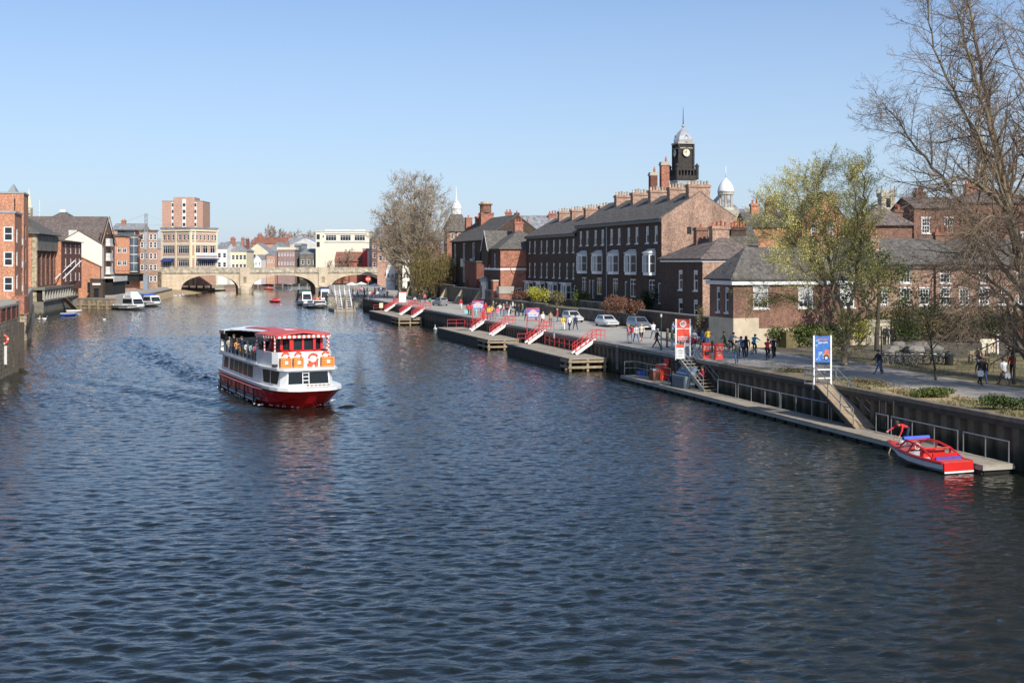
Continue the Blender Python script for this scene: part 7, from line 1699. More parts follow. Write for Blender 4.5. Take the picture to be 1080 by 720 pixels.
PEOPLE = [
 # promenade by the tall red board
 ('person in a pale pink top and pale jeans, leftmost of the promenade group of four', 662.2, 362.0, 'stand', E_, 'pink', 'pale', 'fair', 'long'),
 ('person in a red top and pale jeans in the group of four', 666.6, 362.2, 'stand2', W__, 'red', 'pale', 'brown', 'short'),
 ('tall person in a white top and blue jeans in the group of four', 670.8, 361.0, 'walk', DNR, 'white', 'jeans', 'brown', 'short'),
 ('person in a cream top and black shorts, rightmost of the group of four', 676.3, 360.2, 'walk2', DNR, 'cream', 'black', 'fair', 'short'),
 ('person all in black walking beside the slim green lamp post', 692.7, 367.0, 'walk', E_, 'black', 'black', 'grey', 'short'),
 ('person in an olive yellow jacket and dark red trousers left of the tall red board', 703.6, 367.0, 'stand', E_, 'olive', 'brown', 'fair', 'short'),
 ('person in a grey green jacket and pale jeans beside the tall red board', 708.7, 369.0, 'stand2', E_, 'green', 'pale', 'grey', 'short'),
 ('person in a loose pale blue shirt behind the tall red board', 709.5, 357.0, 'hold', E_, 'sky', 'jeans', 'brown', 'short'),
 ('person in a white shirt behind the right post of the red board', 729.5, 360.5, 'stand', W__, 'white', 'grey', 'brown', 'short'),
 ('person in a grey top with a pink scarf look, right of the red board', 734.5, 362.0, 'stand2', W__, 'grey', 'black', 'brown', 'long'),
 ('person in a bright yellow jacket and jeans near the lodge corner', 746.5, 366.3, 'stand', N_, 'yellow', 'jeans', 'brown', 'short'),
 ('person in dark clothes sitting low beside the yellow jacket', 739.0, 367.5, 'crouch', S_, 'dark', 'black', 'brown', 'short'),
 ('person in a red shirt and black shorts leaning over by the stair head', 728.6, 374.0, 'lean', E_, 'red', 'black', 'grey', 'short'),
 ('person in a white top standing behind the small white notice', 719.5, 372.0, 'stand', S_, 'white', 'grey', 'brown', 'long'),
 ('person in a mottled dark jacket and jeans on the path edge', 776.8, 383.8, 'walk2', N_, 'camo', 'jeans', 'dark', 'short'),
 ('person in a slate blue jacket walking ahead on the path', 781.8, 377.0, 'walk', N_, 'blue', 'navy', 'brown', 'short'),
 ('person in a long black coat walking beside the slate blue jacket', 787.0, 377.3, 'walk2', N_, 'black', 'black', 'dark', 'long'),
 ('person in a white top right of the red board, near the cabinet signs', 732.0, 368.0, 'walk2', N_, 'white', 'dark', 'fair', 'short'),
 ('person in a bright blue top behind the left cabinet sign', 741.5, 369.5, 'stand', W__, 'blue', 'dark', 'brown', 'short'),
 ('person in a hot pink top behind the red board, beside the pale blue shirt', 715.0, 361.5, 'stand2', E_, 'hotpink', 'jeans', 'brown', 'long'),
 ('person in a cream coat between the two cabinet signs', 751.0, 371.5, 'stand', W__, 'cream', 'brown', 'grey', 'short'),
 ('person in a green coat near the pale stone base of the lodge', 764.5, 369.0, 'walk', W__, 'green', 'dark', 'dark', 'short'),
 ('person in a white top walking on the road beyond the silver estate car', 689.5, 357.0, 'walk', UPR, 'white', 'jeans', 'dark', 'short'),
 # park, right
 ('person in a dark jacket and blue jeans walking left past the bicycle rack', 927.0, 394.5, 'walk', W__, 'dark', 'jeans', 'dark', 'short'),
 ('person in a black hooded top with a white bag, left of the white shirt', 1034.0, 406.5, 'walk2', S_, 'dark', 'black', 'dark', 'short'),
 ('person in a dark top and pale blue trousers close behind the black hooded top', 1037.5, 405.0, 'walk', S_, 'black', 'jeans', 'brown', 'long'),
 ('person in a white short sleeved shirt and brown trousers by the black lamp post', 1059.0, 406.0, 'walk', N_, 'white', 'brown', 'brown', 'short', False),
 ('person in a red top half hidden behind the black lamp post', 1068.0, 399.5, 'stand', N_, 'red', 'black', 'dark', 'short'),
 ('first of two people in black standing under the ivy tree', 935.5, 363.5, 'stand', S_, 'dark', 'black', 'fair', 'short'),
 ('second of two people in black under the ivy tree, nearer the boulders', 941.0, 363.0, 'stand2', S_, 'black', 'black', 'dark', 'short'),
 ('dark figure seated on the park bench', 1031.5, 384.5, 'sit', S_, 'black', 'navy', 'dark', 'short'),
 # promenade by the nearest landing stage
 ('person in a white top and red skirt length shorts right of the nearest blue sign', 572.4, 344.0, 'walk', DNR, 'white', 'red', 'fair', 'long'),
 ('person in a tan jacket and blue jeans behind the white top, near the garden wall', 580.6, 343.6, 'stand', DNR, 'tan', 'jeans', 'brown', 'short'),
 ('person in a loose orange yellow top walking on the promenade', 594.0, 348.3, 'walk', DNR, 'yellow', 'white', 'fair', 'long'),
 ('person in a white and navy outfit walking beside the orange yellow top', 600.6, 348.5, 'walk2', DNR, 'white', 'navy', 'dark', 'short'),
 ('person in dark navy clothes walking right of the white and navy outfit', 606.8, 347.8, 'walk', DNR, 'navy', 'navy', 'dark', 'short'),
 # crowd near the middle landing stage
 ('small person in red walking by the buttressed wall', 486.0, 326.0, 'walk', DNR, 'red', 'white', 'dark', 'short'),
 ('person in a dark red top carrying a teal bag, left of the crowd', 493.5, 333.0, 'walk2', DNR, 'red', 'dark', 'dark', 'short'),
 ('person in a red jumper close beside the teal bag', 496.6, 332.5, 'stand', W__, 'red', 'brown', 'brown', 'long'),
 ('person in aqua trousers and top below the crowd sign', 501.6, 333.0, 'walk', DNR, 'aqua', 'aqua', 'fair', 'long'),
 ('person in a bright red top right of the crowd sign', 512.0, 332.0, 'stand', DNR, 'red', 'dark', 'dark', 'short'),
 ('person in a yellow top and jeans in the middle of the crowd', 515.6, 336.8, 'walk', DNR, 'yellow', 'jeans', 'fair', 'long'),
 ('person in an orange top and blue jeans in the crowd, right of the yellow top', 518.8, 335.0, 'stand2', DNR, 'orange', 'jeans', 'brown', 'short'),
 ('person in red and white by the top of the middle stage stair', 509.6, 337.3, 'stand', S_, 'hotpink', 'red', 'dark', 'short'),
 ('person in white top and pale trousers in the crowd', 527.2, 333.0, 'walk2', DNR, 'white', 'pale', 'brown', 'short'),
 ('person in a pale pink top in the crowd, right of the white top', 531.4, 333.3, 'stand', W__, 'pink', 'jeans', 'fair', 'long'),
 ('person in a cream top bending in the crowd with a white bag', 536.5, 335.2, 'lean', E_, 'cream', 'white', 'fair', 'short'),
 ('person in a lavender top at the right of the crowd', 538.4, 331.5, 'stand2', W__, 'lav', 'navy', 'brown', 'long'),
 ('tall person in black with fair hair at the right end of the crowd', 543.6, 334.0, 'stand', W__, 'black', 'black', 'fair', 'short'),
 ('person in dark navy in the crowd by the brown hedge', 547.4, 333.6, 'stand2', W__, 'dark', 'navy', 'dark', 'short'),
 ('person in a pale green top at the end of the crowd by the hedge', 551.4, 333.4, 'stand', W__, 'green', 'dark', 'fair', 'short'),
 ('dark figure standing behind the white top in the crowd', 523.0, 331.0, 'stand', DNR, 'black', 'dark', 'dark', 'short'),
 ('person in a sky blue top at the back of the crowd, left part', 507.0, 329.8, 'stand', E_, 'sky', 'jeans', 'brown', 'short'),
 ('person in a dark green coat at the back of the crowd behind the yellow top', 520.5, 329.6, 'stand2', W__, 'green', 'dark', 'grey', 'short'),
 ('person in a hot pink coat in front of the crowd, near the stair head', 525.0, 336.5, 'walk', UPR, 'hotpink', 'pale', 'fair', 'long'),
 ('person in a brown coat in the crowd behind the cream top', 534.5, 330.5, 'stand', DNR, 'brown', 'navy', 'grey', 'short'),
 ('person in a white top at the back right of the crowd', 541.0, 329.5, 'stand', W__, 'white', 'jeans', 'dark', 'short'),
 ('person in a blue jacket leaving the crowd along the quay', 555.0, 338.5, 'walk', DNR, 'blue', 'dark', 'brown', 'short'),
 ('person in a grey coat walking ahead of the crowd by the garden wall', 565.5, 338.0, 'walk2', DNR, 'grey', 'black', 'dark', 'short'),
 ('person in a red coat between the white hatchback and the garden wall', 588.0, 339.5, 'stand', W__, 'red', 'jeans', 'fair', 'long'),
 # far promenade
 ('person in grey beside the white notice board', 415.4, 319.0, 'stand', E_, 'grey', 'dark', 'grey', 'short'),
 ('person in a white top seated by the far wall', 437.4, 319.2, 'crouch', DNR, 'white', 'dark', 'fair', 'short'),
 ('person in dark clothes between the white and the pink top by the far wall', 442.5, 319.0, 'stand', DNR, 'dark', 'dark', 'dark', 'short'),
 ('person in a hot pink top by the far wall', 448.0, 319.2, 'stand2', DNR, 'hotpink', 'navy', 'brown', 'long'),
 ('person in bright green crouching near the grey hatchback', 453.2, 320.2, 'crouch', DNR, 'brightgreen', 'jeans', 'dark', 'short'),
]
for a in PEOPLE:
    lb, px, py, pose, rz, top, legs, hair, hk = a[:9]
    person(lb, at(px, py), pose, rz+RNG.uniform(-.25, .25), top, legs, hair, hk, *(a[9:]), shorts=('shorts' in lb), s=RNG.uniform(.95, 1.03))
# on the pontoon
p = UV(toUV(PV(957, -2.3))[0], -2.35, .455)
person('person in a red and navy jacket bending over the motor boat from the pontoon', p, 'bend', RZ+PI/2+.25, 'red', 'navy', 'dark', 'short')
t = thing('mooring_pole', 'wooden pole held down to the water by the bending person', 'pole', p+Vector((-1.0,-.1,-.5))); b = MB(); b.tube((0,0,0), (.42,.12,1.0), .03, n=6); b.build('shaft', M['wood'], t)
person('person in a red jacket and dark trousers at the foot of the pontoon stair', G(741.0, 410.5, .455), 'stand2', W__, 'red', 'black', 'brown', 'short')
person('person in navy sitting beside the grey storage bin on the pontoon', G(714.0, 407.5, .455)+Vector((-.6,.5,-.02)), 'crouch', E_, 'navy', 'navy', 'dark', 'short')
# cyclists
for px, py, rz, top, legs, lb in ((795.3, 373.0, -.5, 'teal', 'navy', 'cyclist in a teal top riding away in front of the lodge'), (809.4, 379.2, -.35, 'red', 'black', 'cyclist in a red top riding away along the path'), (815.8, 377.2, -.3, 'black', 'black', 'cyclist in black beside the red cyclist'), (771.2, 370.5, -.9, 'grey', 'black', 'grey cyclist stopped at the lodge corner')):
    p = at(px, py); person(lb, p+Vector((math.sin(-rz)*-.16, -.16*math.cos(rz), .0)), 'cycle', rz, top, legs, 'dark', 'short')
    bicycle('bicycle ridden by the '+lb.split(' riding')[0].split(' beside')[0].split(' stopped')[0], p, rz+PI/2, M['black'])
bicycle('bicycle with a pale frame leaning by the red shirt at the stair head', at(733.5, 374.0), -.2, M['white'])
# carried bags
def bag(label, loc, m_, s=1.0):
    t = thing('carrier_bag', label, 'bag', loc); b = MB(); b.loft([[(x*s, y*s, z_*s) for x, y in ((-w_,-.06), (w_,-.06), (w_,.06), (-w_,.06))] for w_, z_ in ((.13,0), (.17,.12), (.15,.34))]); b.build('sack', m_, t)
    b = MB(); b.ring((0,0,.36*s), .07*s, .012, 'y', 10, 4); b.build('handle', m_, t)
bag('white carrier bag held by the person in the white short sleeved shirt', at(1062.6, 406.2)+Vector((0,0,.42)), CL['white'])
bag('white carrier bag carried in front of the black hooded top', at(1033.4, 407.2)+Vector((0,-.1,.62)), CL['white'], 1.05)
bag('teal bag carried by the person in the dark red top', at(491.6, 333.2)+Vector((0,0,.35)), CL['aqua'], 1.5)
# passengers and crew on the trip boat
TBM = Matrix.Translation((-17.97, 90.5, 0)) @ Matrix.Rotation(math.radians(-64.3), 4, 'Z')
tops = ['cream','red','pink','white','orange','sky','orange','red','white','cream','aqua','blue','hotpink','white','tan','pink','lav','red']
words = dict(sky='pale blue', aqua='aqua', dark='dark', red='red', pink='pale pink', black='black', white='white', blue='blue', orange='orange', grey='grey', cream='cream', green='green', navy='navy', hotpink='hot pink', tan='tan', lav='lavender')
k = 0
for i in range(8):
    for y in (-1.85, 1.35):
        p = TBM @ Vector((-7.3+i*1.35, y+RNG.uniform(-.15,.15), Z3-.04)); tp = tops[k % 18]
        person(f'passenger in a {words[tp]} top, {["first","second","third","fourth","fifth","sixth","seventh","eighth"][i]} trip boat bench from the stern, {"near" if y < 0 else "far"} side', p, 'sit', math.radians(-64.3)-PI/2+(PI if RNG.random() < .3 and y > 0 else 0), tp, RNG.choice(('jeans','pale','navy','tan')), RNG.choice(('dark','fair','grey','brown')), RNG.choice(('short','long'))); k += 1
for x, y, tp, lb in ((-8.2, -2.0, 'black', 'standing passenger in black at the stern corner of the trip boat'), (-2.2, -2.15, 'navy', 'standing passenger in navy at the side rail of the trip boat'), (2.6, -2.1, 'white', 'passenger in white standing behind the striped post of the trip boat'), (3.1, -1.2, 'hotpink', 'passenger in hot pink standing beside the wheelhouse'), (-4.9, -2.15, 'black', 'standing passenger in black by the rail halfway along the trip boat')):
    person(lb, TBM @ Vector((x, y, Z3)), 'stand2', math.radians(-64.3)+PI+RNG.uniform(-.4,.4), tp, 'dark', 'brown', 'short', s=.92)
# people in the river boat and on the far staith
for i, (px, py, tp) in enumerate(((332, 323, 'red'), (335, 323.2, 'orange'), (337.5, 322.6, 'hotpink'))):
    person(['person in red in the open river boat', 'person in orange in the open river boat', 'person in hot pink in the open river boat'][i], G(px, py+1.2, 0)+Vector((0,0,.75)), 'stand', S_, tp, 'dark', 'dark', 'short')
stc = ['white','red','sky','white','dark','hotpink','cream','white','blue','black','grey','white','red','navy','pink','white','tan','sky','dark','white','orange','black']
stw = ['left end of the staith','stall awning','parapet stair','middle of the staith','river edge of the staith']
for i in range(22):
    px = 370+i*1.85+RNG.uniform(-.6,.6); py = RNG.uniform(309.5, 316)
    person('one of the tiny strollers crowding the far staith by the bridge arch', at(px, py), RNG.choice(('stand','walk','stand2','walk2')), RNG.uniform(0,6), stc[i], RNG.choice(('jeans','dark','navy','pale')), RNG.choice(('dark','brown','fair')), 'short', group='strollers on the far staith')
for i, (px, py, c_) in enumerate(((371, 309.5, 'white'), (381, 309, 'white'), (395, 311.5, 'white'))):
    t = thing('market_parasol', ['white parasol at the left of the far staith', 'white parasol in the middle of the far staith', 'white parasol at the right of the far staith'][i], 'parasol', at(px, py)); b = MB(); b.tube((0,0,0), (0,0,2.6), .05); b.build('pole', M['lead'], t); b = MB(); b.lathe([(1.5,2.1), (1.45,2.2), (.05,2.75)], 8); b.build('canopy', CL[c_], t)
t = thing('round_sign', 'round red and white sign on a post at the far staith', 'sign', at(388.3, 316)); b = MB(); b.tube((0,0,0), (0,0,4.0), .06); b.build('post', M['lead'], t); b = MB(); b.lathe([(.55,-.04), (.55,.04)], 16); c = MB(); c.add(b, Matrix.Translation((0,0,4.2)) @ Matrix.Rotation(PI/2, 4, 'X')); c.box(-.4,.4,-.06,-.05,4.12,4.28,1); c.build('disc', [M['buoyred'], M['white']], t)
# ---------------------------------------------------------------- trees and plants
def barkmat(name, c, tip): return mat(name, c, .9, var=.3, scale=1.5, bump=.3)
BK = dict(grey=mat('bark_grey', (.22,.18,.12), .9, var=.3, scale=1.2, bump=.3), twig=mat('twig_brown', (.205,.15,.10), .9, var=.35, scale=.3), tanbark=mat('bark_tan', (.33,.28,.21), .9, var=.3, scale=1.0, bump=.3), fartwig=mat('twig_far', (.33,.24,.19), .9, var=.2, scale=.3), olivetwig=mat('twig_olive', (.31,.265,.13), .9, var=.3, scale=.4), tan=mat('twig_tan', (.34,.27,.19), .9, var=.25, scale=.3), dark=mat('bark_dark', (.07,.055,.04), .9, var=.3, bump=.3))
def leafmat(n, c, isl=.5): return mat('leaf_'+n, c, .7, var=.3, scale=.5, island=isl, spec=.2)
LF = dict(bud=leafmat('bud', (.60,.56,.17)), olive=leafmat('olive', (.17,.135,.055), .4), green=leafmat('green', (.065,.095,.025)), dark=leafmat('dark', (.025,.045,.018)), yellow=leafmat('yellow', (.40,.38,.06)), brown=leafmat('brown', (.17,.085,.055)), mid=leafmat('mid', (.10,.13,.035)), hay=leafmat('hay', (.20,.17,.08)))
def grow(T, C, p, d, L_, r, lev, pr, rn, leaf=None):
    n = max(2, min(9, int(L_/pr['seg'][lev])+1)); pts = [p]; rs = [r]; tip = pr['tip'][lev]; dd = d.copy(); dirs = [dd.copy()]
    for i in range(n):
        w_ = pr['wander'][lev]; dd = (dd+Vector((rn.gauss(0,w_), rn.gauss(0,w_), rn.gauss(0,w_)+pr['trop'][lev]))).normalized()
        pts.append(pts[-1]+dd*(L_/n)); rs.append(r*(1-(1-tip)*(i+1)/n)); dirs.append(dd.copy())
    (T if lev <= pr.get('tl', 1) else C).path(pts, rs, (8, 6, 4, 3, 3, 3)[lev], 0, caps=False)
    if leaf and lev >= pr['max']-1:
        for i in range(1, len(pts)):
            for _ in range(leaf[1]): leaf_quad(leaf[0], pts[i]+Vector((rn.gauss(0,.12), rn.gauss(0,.12), rn.gauss(0,.12))), leaf[2]*rn.uniform(.6,1.4), rn)
    if lev >= pr['max']: return
    k = pr['kids'][lev]; k = max(1, int(k*rn.uniform(.75, 1.25)))
    for j in range(k):
        f = pr['start'][lev]+(1-pr['start'][lev])*(j+rn.random())/k; i = min(n-1, int(f*n)); q = pts[i].lerp(pts[i+1], f*n-i); dv = dirs[i+1]
        ax = dv.orthogonal().normalized(); ax.rotate(Matrix.Rotation(rn.uniform(0, 2*PI), 3, dv)); a = math.radians(rn.uniform(*pr['ang'][lev]))
        nd_ = dv.copy(); nd_.rotate(Matrix.Rotation(a, 3, ax))
        grow(T, C, q, nd_, L_*pr['ratio'][lev]*rn.uniform(.65, 1.2)*(1.15-.55*f), max(pr['rmin'], rs[i]*pr['rr'][lev]), lev+1, pr, rn, leaf)
def leaf_quad(B, c, s_, rn):
    a = Vector((rn.gauss(0,1), rn.gauss(0,1), rn.gauss(0,1))).normalized(); b_ = a.orthogonal().normalized(); b_.rotate(Matrix.Rotation(rn.uniform(0,6), 3, a)); e = a.cross(b_)
    B.poly([c-b_*s_, c+e*s_*.55, c+b_*s_, c-e*s_*.55])
def tree(name, label, loc, seed, pr, H, r, bark='grey', twig='twig', leaf=None, limbs=None, cat='tree', group=None, lean=(0,0)):
    rn = random.Random(seed); T, C, Lf = MB(), MB(), MB(); t = thing(name, label, cat, loc, 0, group)
    lf = (Lf, leaf[1], leaf[2]) if leaf else None
    if limbs is None: grow(T, C, Vector((0,0,-.2)), Vector((lean[0],lean[1],1)).normalized(), H, r, 0, pr, rn, lf)
    else:
        for pts, r0, r1 in limbs:
            fine = []; rs = []; P_ = [Vector(p) for p in pts]; m = 5
            for i in range(len(P_)-1):
                a = P_[max(0,i-1)]; b_, c, d = P_[i], P_[i+1], P_[min(len(P_)-1,i+2)]
                for k in range(m):
                    s_ = k/m; fine.append(.5*((2*b_)+(c-a)*s_+(2*a-5*b_+4*c-d)*s_*s_+(3*b_-a-3*c+d)*s_**3)+Vector((rn.gauss(0,.09), rn.gauss(0,.09), rn.gauss(0,.07)))*(1 if i+k else 0))
            fine.append(P_[-1]); n = len(fine); rs = [r0+(r1-r0)*(i/(n-1))**.8 for i in range(n)]; T.path(fine, rs, 7, 0, caps=False)
            Ltot = sum((fine[i+1]-fine[i]).length for i in range(n-1)); cnt = int(Ltot*pr['perm'])
            for j in range(cnt):
                f = .22+.78*(j+rn.random())/cnt; i = min(n-2, int(f*(n-1))); dv = (fine[i+1]-fine[i]).normalized()
                ax = dv.orthogonal().normalized(); ax.rotate(Matrix.Rotation(rn.uniform(0,2*PI), 3, dv)); nd_ = dv.copy(); nd_.rotate(Matrix.Rotation(math.radians(rn.uniform(25,65)), 3, ax))
                grow(T, C, fine[i], nd_, pr['L2']*rn.uniform(.5,1.25)*(1.15-.6*f), max(.02, rs[i]*.45), 2, pr, rn, lf)
    T.build('trunk', BK[bark], t, smooth=True); C.build('crown', BK[twig], t)
    if leaf: Lf.build('foliage', LF[leaf[0]], t)
    return t
PB = dict(seg=[2.5,1.6,1.0,.6,.5], wander=[.06,.12,.13,.14,.16], trop=[.05,.06,.03,.02,.0], tip=[.35,.3,.3,.4,.5], kids=[9,7,9,7,0], start=[.25,.25,.15,.1], ang=[(28,55),(28,55),(28,60),(28,65)], ratio=[.55,.5,.46,.48], rr=[.55,.5,.5,.6], rmin=.010, max=4, perm=2.2, L2=4.8)
# the big bare tree at the right edge
DB = 76; base = AT(1092, DB, 2.45)
def lp(px, py, dz=0.0):
    px = px if px > 1020 else px+(1020-px)*.36
    return (PX(px, DB)-base.x, dz, PZ(py, DB)-base.z)
limbs = [([lp(1092,412), lp(1091,370,.1), lp(1087,320,.2)], 0.459, 0.350),
 ([lp(1087,322,.2), lp(1062,235,-1.0), lp(1030,140,-2.0), lp(998,66,-2.6), lp(975,20,-2.8)], 0.252, 0.035), ([lp(1087,318,.2), lp(1072,210,1.0), lp(1052,100,2.0), lp(1040,0,2.8), lp(1028,-70,3)], 0.266, 0.035),
 ([lp(1087,312,.2), lp(1046,228,-2.5), lp(990,196,-4.0), lp(945,196,-4.8), lp(918,215,-5)], 0.192, 0.021), ([lp(1088,318,.2), lp(1088,180,-1.0), lp(1082,60,-2.0), lp(1090,-60,-2.2)], 0.266, 0.035),
 ([lp(1086,330,.1), lp(1052,278,-3.0), lp(1012,262,-5.0), lp(985,292,-5.6), lp(972,326,-5.8)], 0.148, 0.021), ([lp(1089,330,.2), lp(1120,240,1.5), lp(1150,140,2.0), lp(1165,40,2)], 0.222, 0.035),
 ([lp(1087,322,.2), lp(1058,250,3.0), lp(1010,170,5.0), lp(962,124,6.0), lp(935,100,6.2)], 0.192, 0.021), ([lp(1088,335,.2), lp(1070,292,-4.0), lp(1046,290,-6.0), lp(1030,318,-7)], 0.118, 0.021),
 ([lp(1072,205,1.0), lp(1040,120,3.0), lp(1005,40,4.0), lp(990,-30,4.4)], 0.148, 0.028), ([lp(1050,226,-2.2), lp(1005,160,-4.0), lp(965,130,-5.0), lp(938,140,-5.4)], 0.111, 0.021), ([lp(1086,345,.1), lp(1050,318,-2.0), lp(1012,308,-4.0), lp(975,318,-5), lp(958,340,-5.4)], .14, .03), ([lp(1060,288,-2.6), lp(1030,240,-4.5), lp(995,232,-6), lp(962,252,-6.6), lp(944,280,-7)], .13, .03), ([lp(1078,300,-.4), lp(1056,262,-3), lp(1040,300,-5.5), lp(1046,338,-6.5)], .12, .03), ([lp(1046,228,-2.5), lp(1015,240,-4.4), lp(988,262,-5.6)], .11, .03), ([lp(1082,330,.1), lp(1066,300,2.5), lp(1030,285,4.5), lp(1000,300,5.5)], .14, .03), ([lp(1080,120,-1.6), lp(1062,50,-3.5), lp(1066,-30,-4)], 0.133, 0.028)]
BT = tree('bare_tree', 'huge bare tree leaning in from the right edge above the park', base, 21, PB, 26, .6, 'grey', 'twig', None, limbs)
dup(BT, (41, 55, 2.45), 2.1, 'bare park tree beyond the right edge of the picture, nearest the camera')
# tall bare tree in the distance on the left of the terraces
PD_ = dict(PB, kids=[0,0,8,6,0], rmin=.026, perm=2.3, L2=5.0, trop=[.05,.06,.05,.04,.02], seg=[2.5,1.6,1.3,1.2,1.5])
def far_limbs(px0, D, z0, trunk_top, tips, r):
    b0 = AT(px0, D, z0); q = lambda px, py, dz=0.0: Vector((PX(px, D)-b0.x, dz, PZ(py, D)-b0.z)); fk_ = q(px0, trunk_top)
    out = [([(0,0,-.3), fk_*.5, fk_], r, r*.8)]
    for px, py, dz in tips:
        e = q(px, py, dz); m = fk_.lerp(e, .5)+Vector(((e.x-fk_.x)*.12, dz*.1, (e.z-fk_.z)*-.02+.4)); out.append(([fk_*.92, m, e], r*.42, .04))
    return b0, out
b0, fl = far_limbs(437, 243, 2.5, 284, [(437,184,0), (449,186,2), (424,192,-2), (461,196,-2), (411,206,2), (470,212,1), (401,224,-1), (474,232,-2), (397,244,1), (430,186,4), (455,205,-5), (418,215,-5), (443,200,5), (405,255,-2), (466,250,2)], .62)
tree('bare_tree', 'tall pale bare tree standing behind the far promenade, left of the Victorian block', b0, 9, PD_, 0, 0, 'tanbark', 'tan', None, fl)
b0, fl = far_limbs(421, 262, 2.5, 288, [(415,222,0), (404,234,2), (396,250,-2), (425,230,-3), (430,246,2), (410,228,-3)], .4)
tree('bare_tree', 'smaller bare tree overlapping the left side of the tall pale one', b0, 14, dict(PD_, L2=3.6), 0, 0, 'tanbark', 'tan', None, fl)
# budding tree by the banner
DG = 88; bg_ = AT(891, DG, 2.5)
def gp(px, py, dz=0.0):
    px = px if px < 905 else 905+(px-905)*.45
    return (PX(px, DG)-bg_.x, dz, PZ(py, DG)-bg_.z)
gl_ = [([gp(890,386), gp(891,362), gp(893,338)], .30, .22), ([gp(893,340), gp(902,290,-.5), gp(905,240,-1), gp(908,200,-1.2), gp(905,178,-1.3)], .15, .03), ([gp(892,342), gp(880,290,.5), gp(872,238,1), gp(868,192,1.3), gp(876,174,1.5)], .16, .03),
 ([gp(892,345), gp(866,300,-1.5), gp(838,262,-2.5), gp(815,232,-3), gp(806,214,-3)], .13, .025), ([gp(893,335), gp(915,290,1.5), gp(926,250,2), gp(930,222,2.4)], .10, .02), ([gp(892,352), gp(860,325,1.5), gp(828,310,2.5), gp(806,312,2.8)], .10, .02),
 ([gp(893,350), gp(920,318,-1.5), gp(944,296,-2.6), gp(958,292,-3)], .10, .02), ([gp(880,300,.5), gp(850,240,2.5), gp(836,205,3.2)], .09, .02), ([gp(902,280,-.5), gp(890,220,-3), gp(884,186,-3.6)], .09, .02), ([gp(868,302,-1.4), gp(835,285,-3.4), gp(808,268,-4)], .08, .02), ([gp(860,285,-1.6), gp(838,225,-2.2), gp(830,196,-2.4)], .08, .02), ([gp(870,232,1), gp(852,200,0), gp(848,184,-.4)], .07, .02), ([gp(838,262,-2.5), gp(818,250,0), gp(800,236,1.5)], .06, .02), ([gp(880,300,.5), gp(872,250,-2.8), gp(862,222,-4)], .07, .02)]
PG = dict(PB, perm=3.4, L2=3.0, seg=[1,1,.7,.5,.4], kids=[0,0,9,6,0], trop=[.05,.06,.06,.05,.03], rmin=.008)
tree('budding_tree', 'yellow green budding tree in front of the lodge, beside the blue banner', bg_, 31, PG, 12, .3, 'grey', 'olivetwig', ('bud', 1, .048), gl_)
# small tree on the verge, ivy tree
PS = dict(PB, kids=[18,10,6,0,0], max=3, seg=[1,.6,.4,.3,.3], trop=[.05,-.02,-.10,-.12,0], start=[.35,.2,.2,.2], ratio=[.60,.5,.5,.5], ang=[(35,75),(30,60),(30,60),(30,60)], rmin=.008, tl=0)
tree('small_tree', 'small drooping tree with a thin trunk on the verge, in front of the bicycles', G(987, 401, 2.5), 5, PS, 5.6, .085, 'dark', 'twig', ('mid', 1, .07))
tree('ivy_tree', 'dark ivy clad tree behind the budding tree, by the two people in black', G(925, 370, 2.5), 8, dict(PS, trop=[.05,.02,0,0,0], kids=[14,8,6,0,0]), 8.0, .24, 'dark', 'twig', ('green', 2, .12))
# skyline and street trees: copies of one far bare tree
PF = dict(PB, kids=[12,9,8,0,0], max=3, rmin=.09, ang=[(20,50),(28,55),(28,60),(30,65)], seg=[2.5,1.6,1.2,1,1])
ft = tree('far_tree', 'bare brown tree on the far skyline, leftmost above the stone roofs', AT(272, 640, 3.2), 3, PF, 18, .4, 'dark', 'fartwig')
for i, (px, D_, s_, lb) in enumerate(((283, 650, 1.25, 'tallest of the bare brown trees on the far skyline'), (292, 660, 1.2, 'bare brown tree right of the tallest one on the skyline'), (302, 690, 1.15, 'bare brown tree above the purple brick building'), (311, 680, 1.15, 'bare brown tree above the glazed block'), (320, 690, 1.1, 'bare brown tree above the pale shed roof'), (328, 690, 1.15, 'bare brown tree touching the left edge of the cream block'), (264, 690, .95, 'low bare tree on the skyline left of the others'), (360, 424, .42, 'small bare street tree in front of the cream block'), (368, 423, .55, 'larger bare street tree in front of the orange red hut'), (347, 424, .36, 'smallest bare street tree at the left of the cream block'))):
    o = dup(ft, AT(px, D_, 3.2 if D_ > 500 else 3.0), i*1.3, lb); o.scale = (s_,)*3
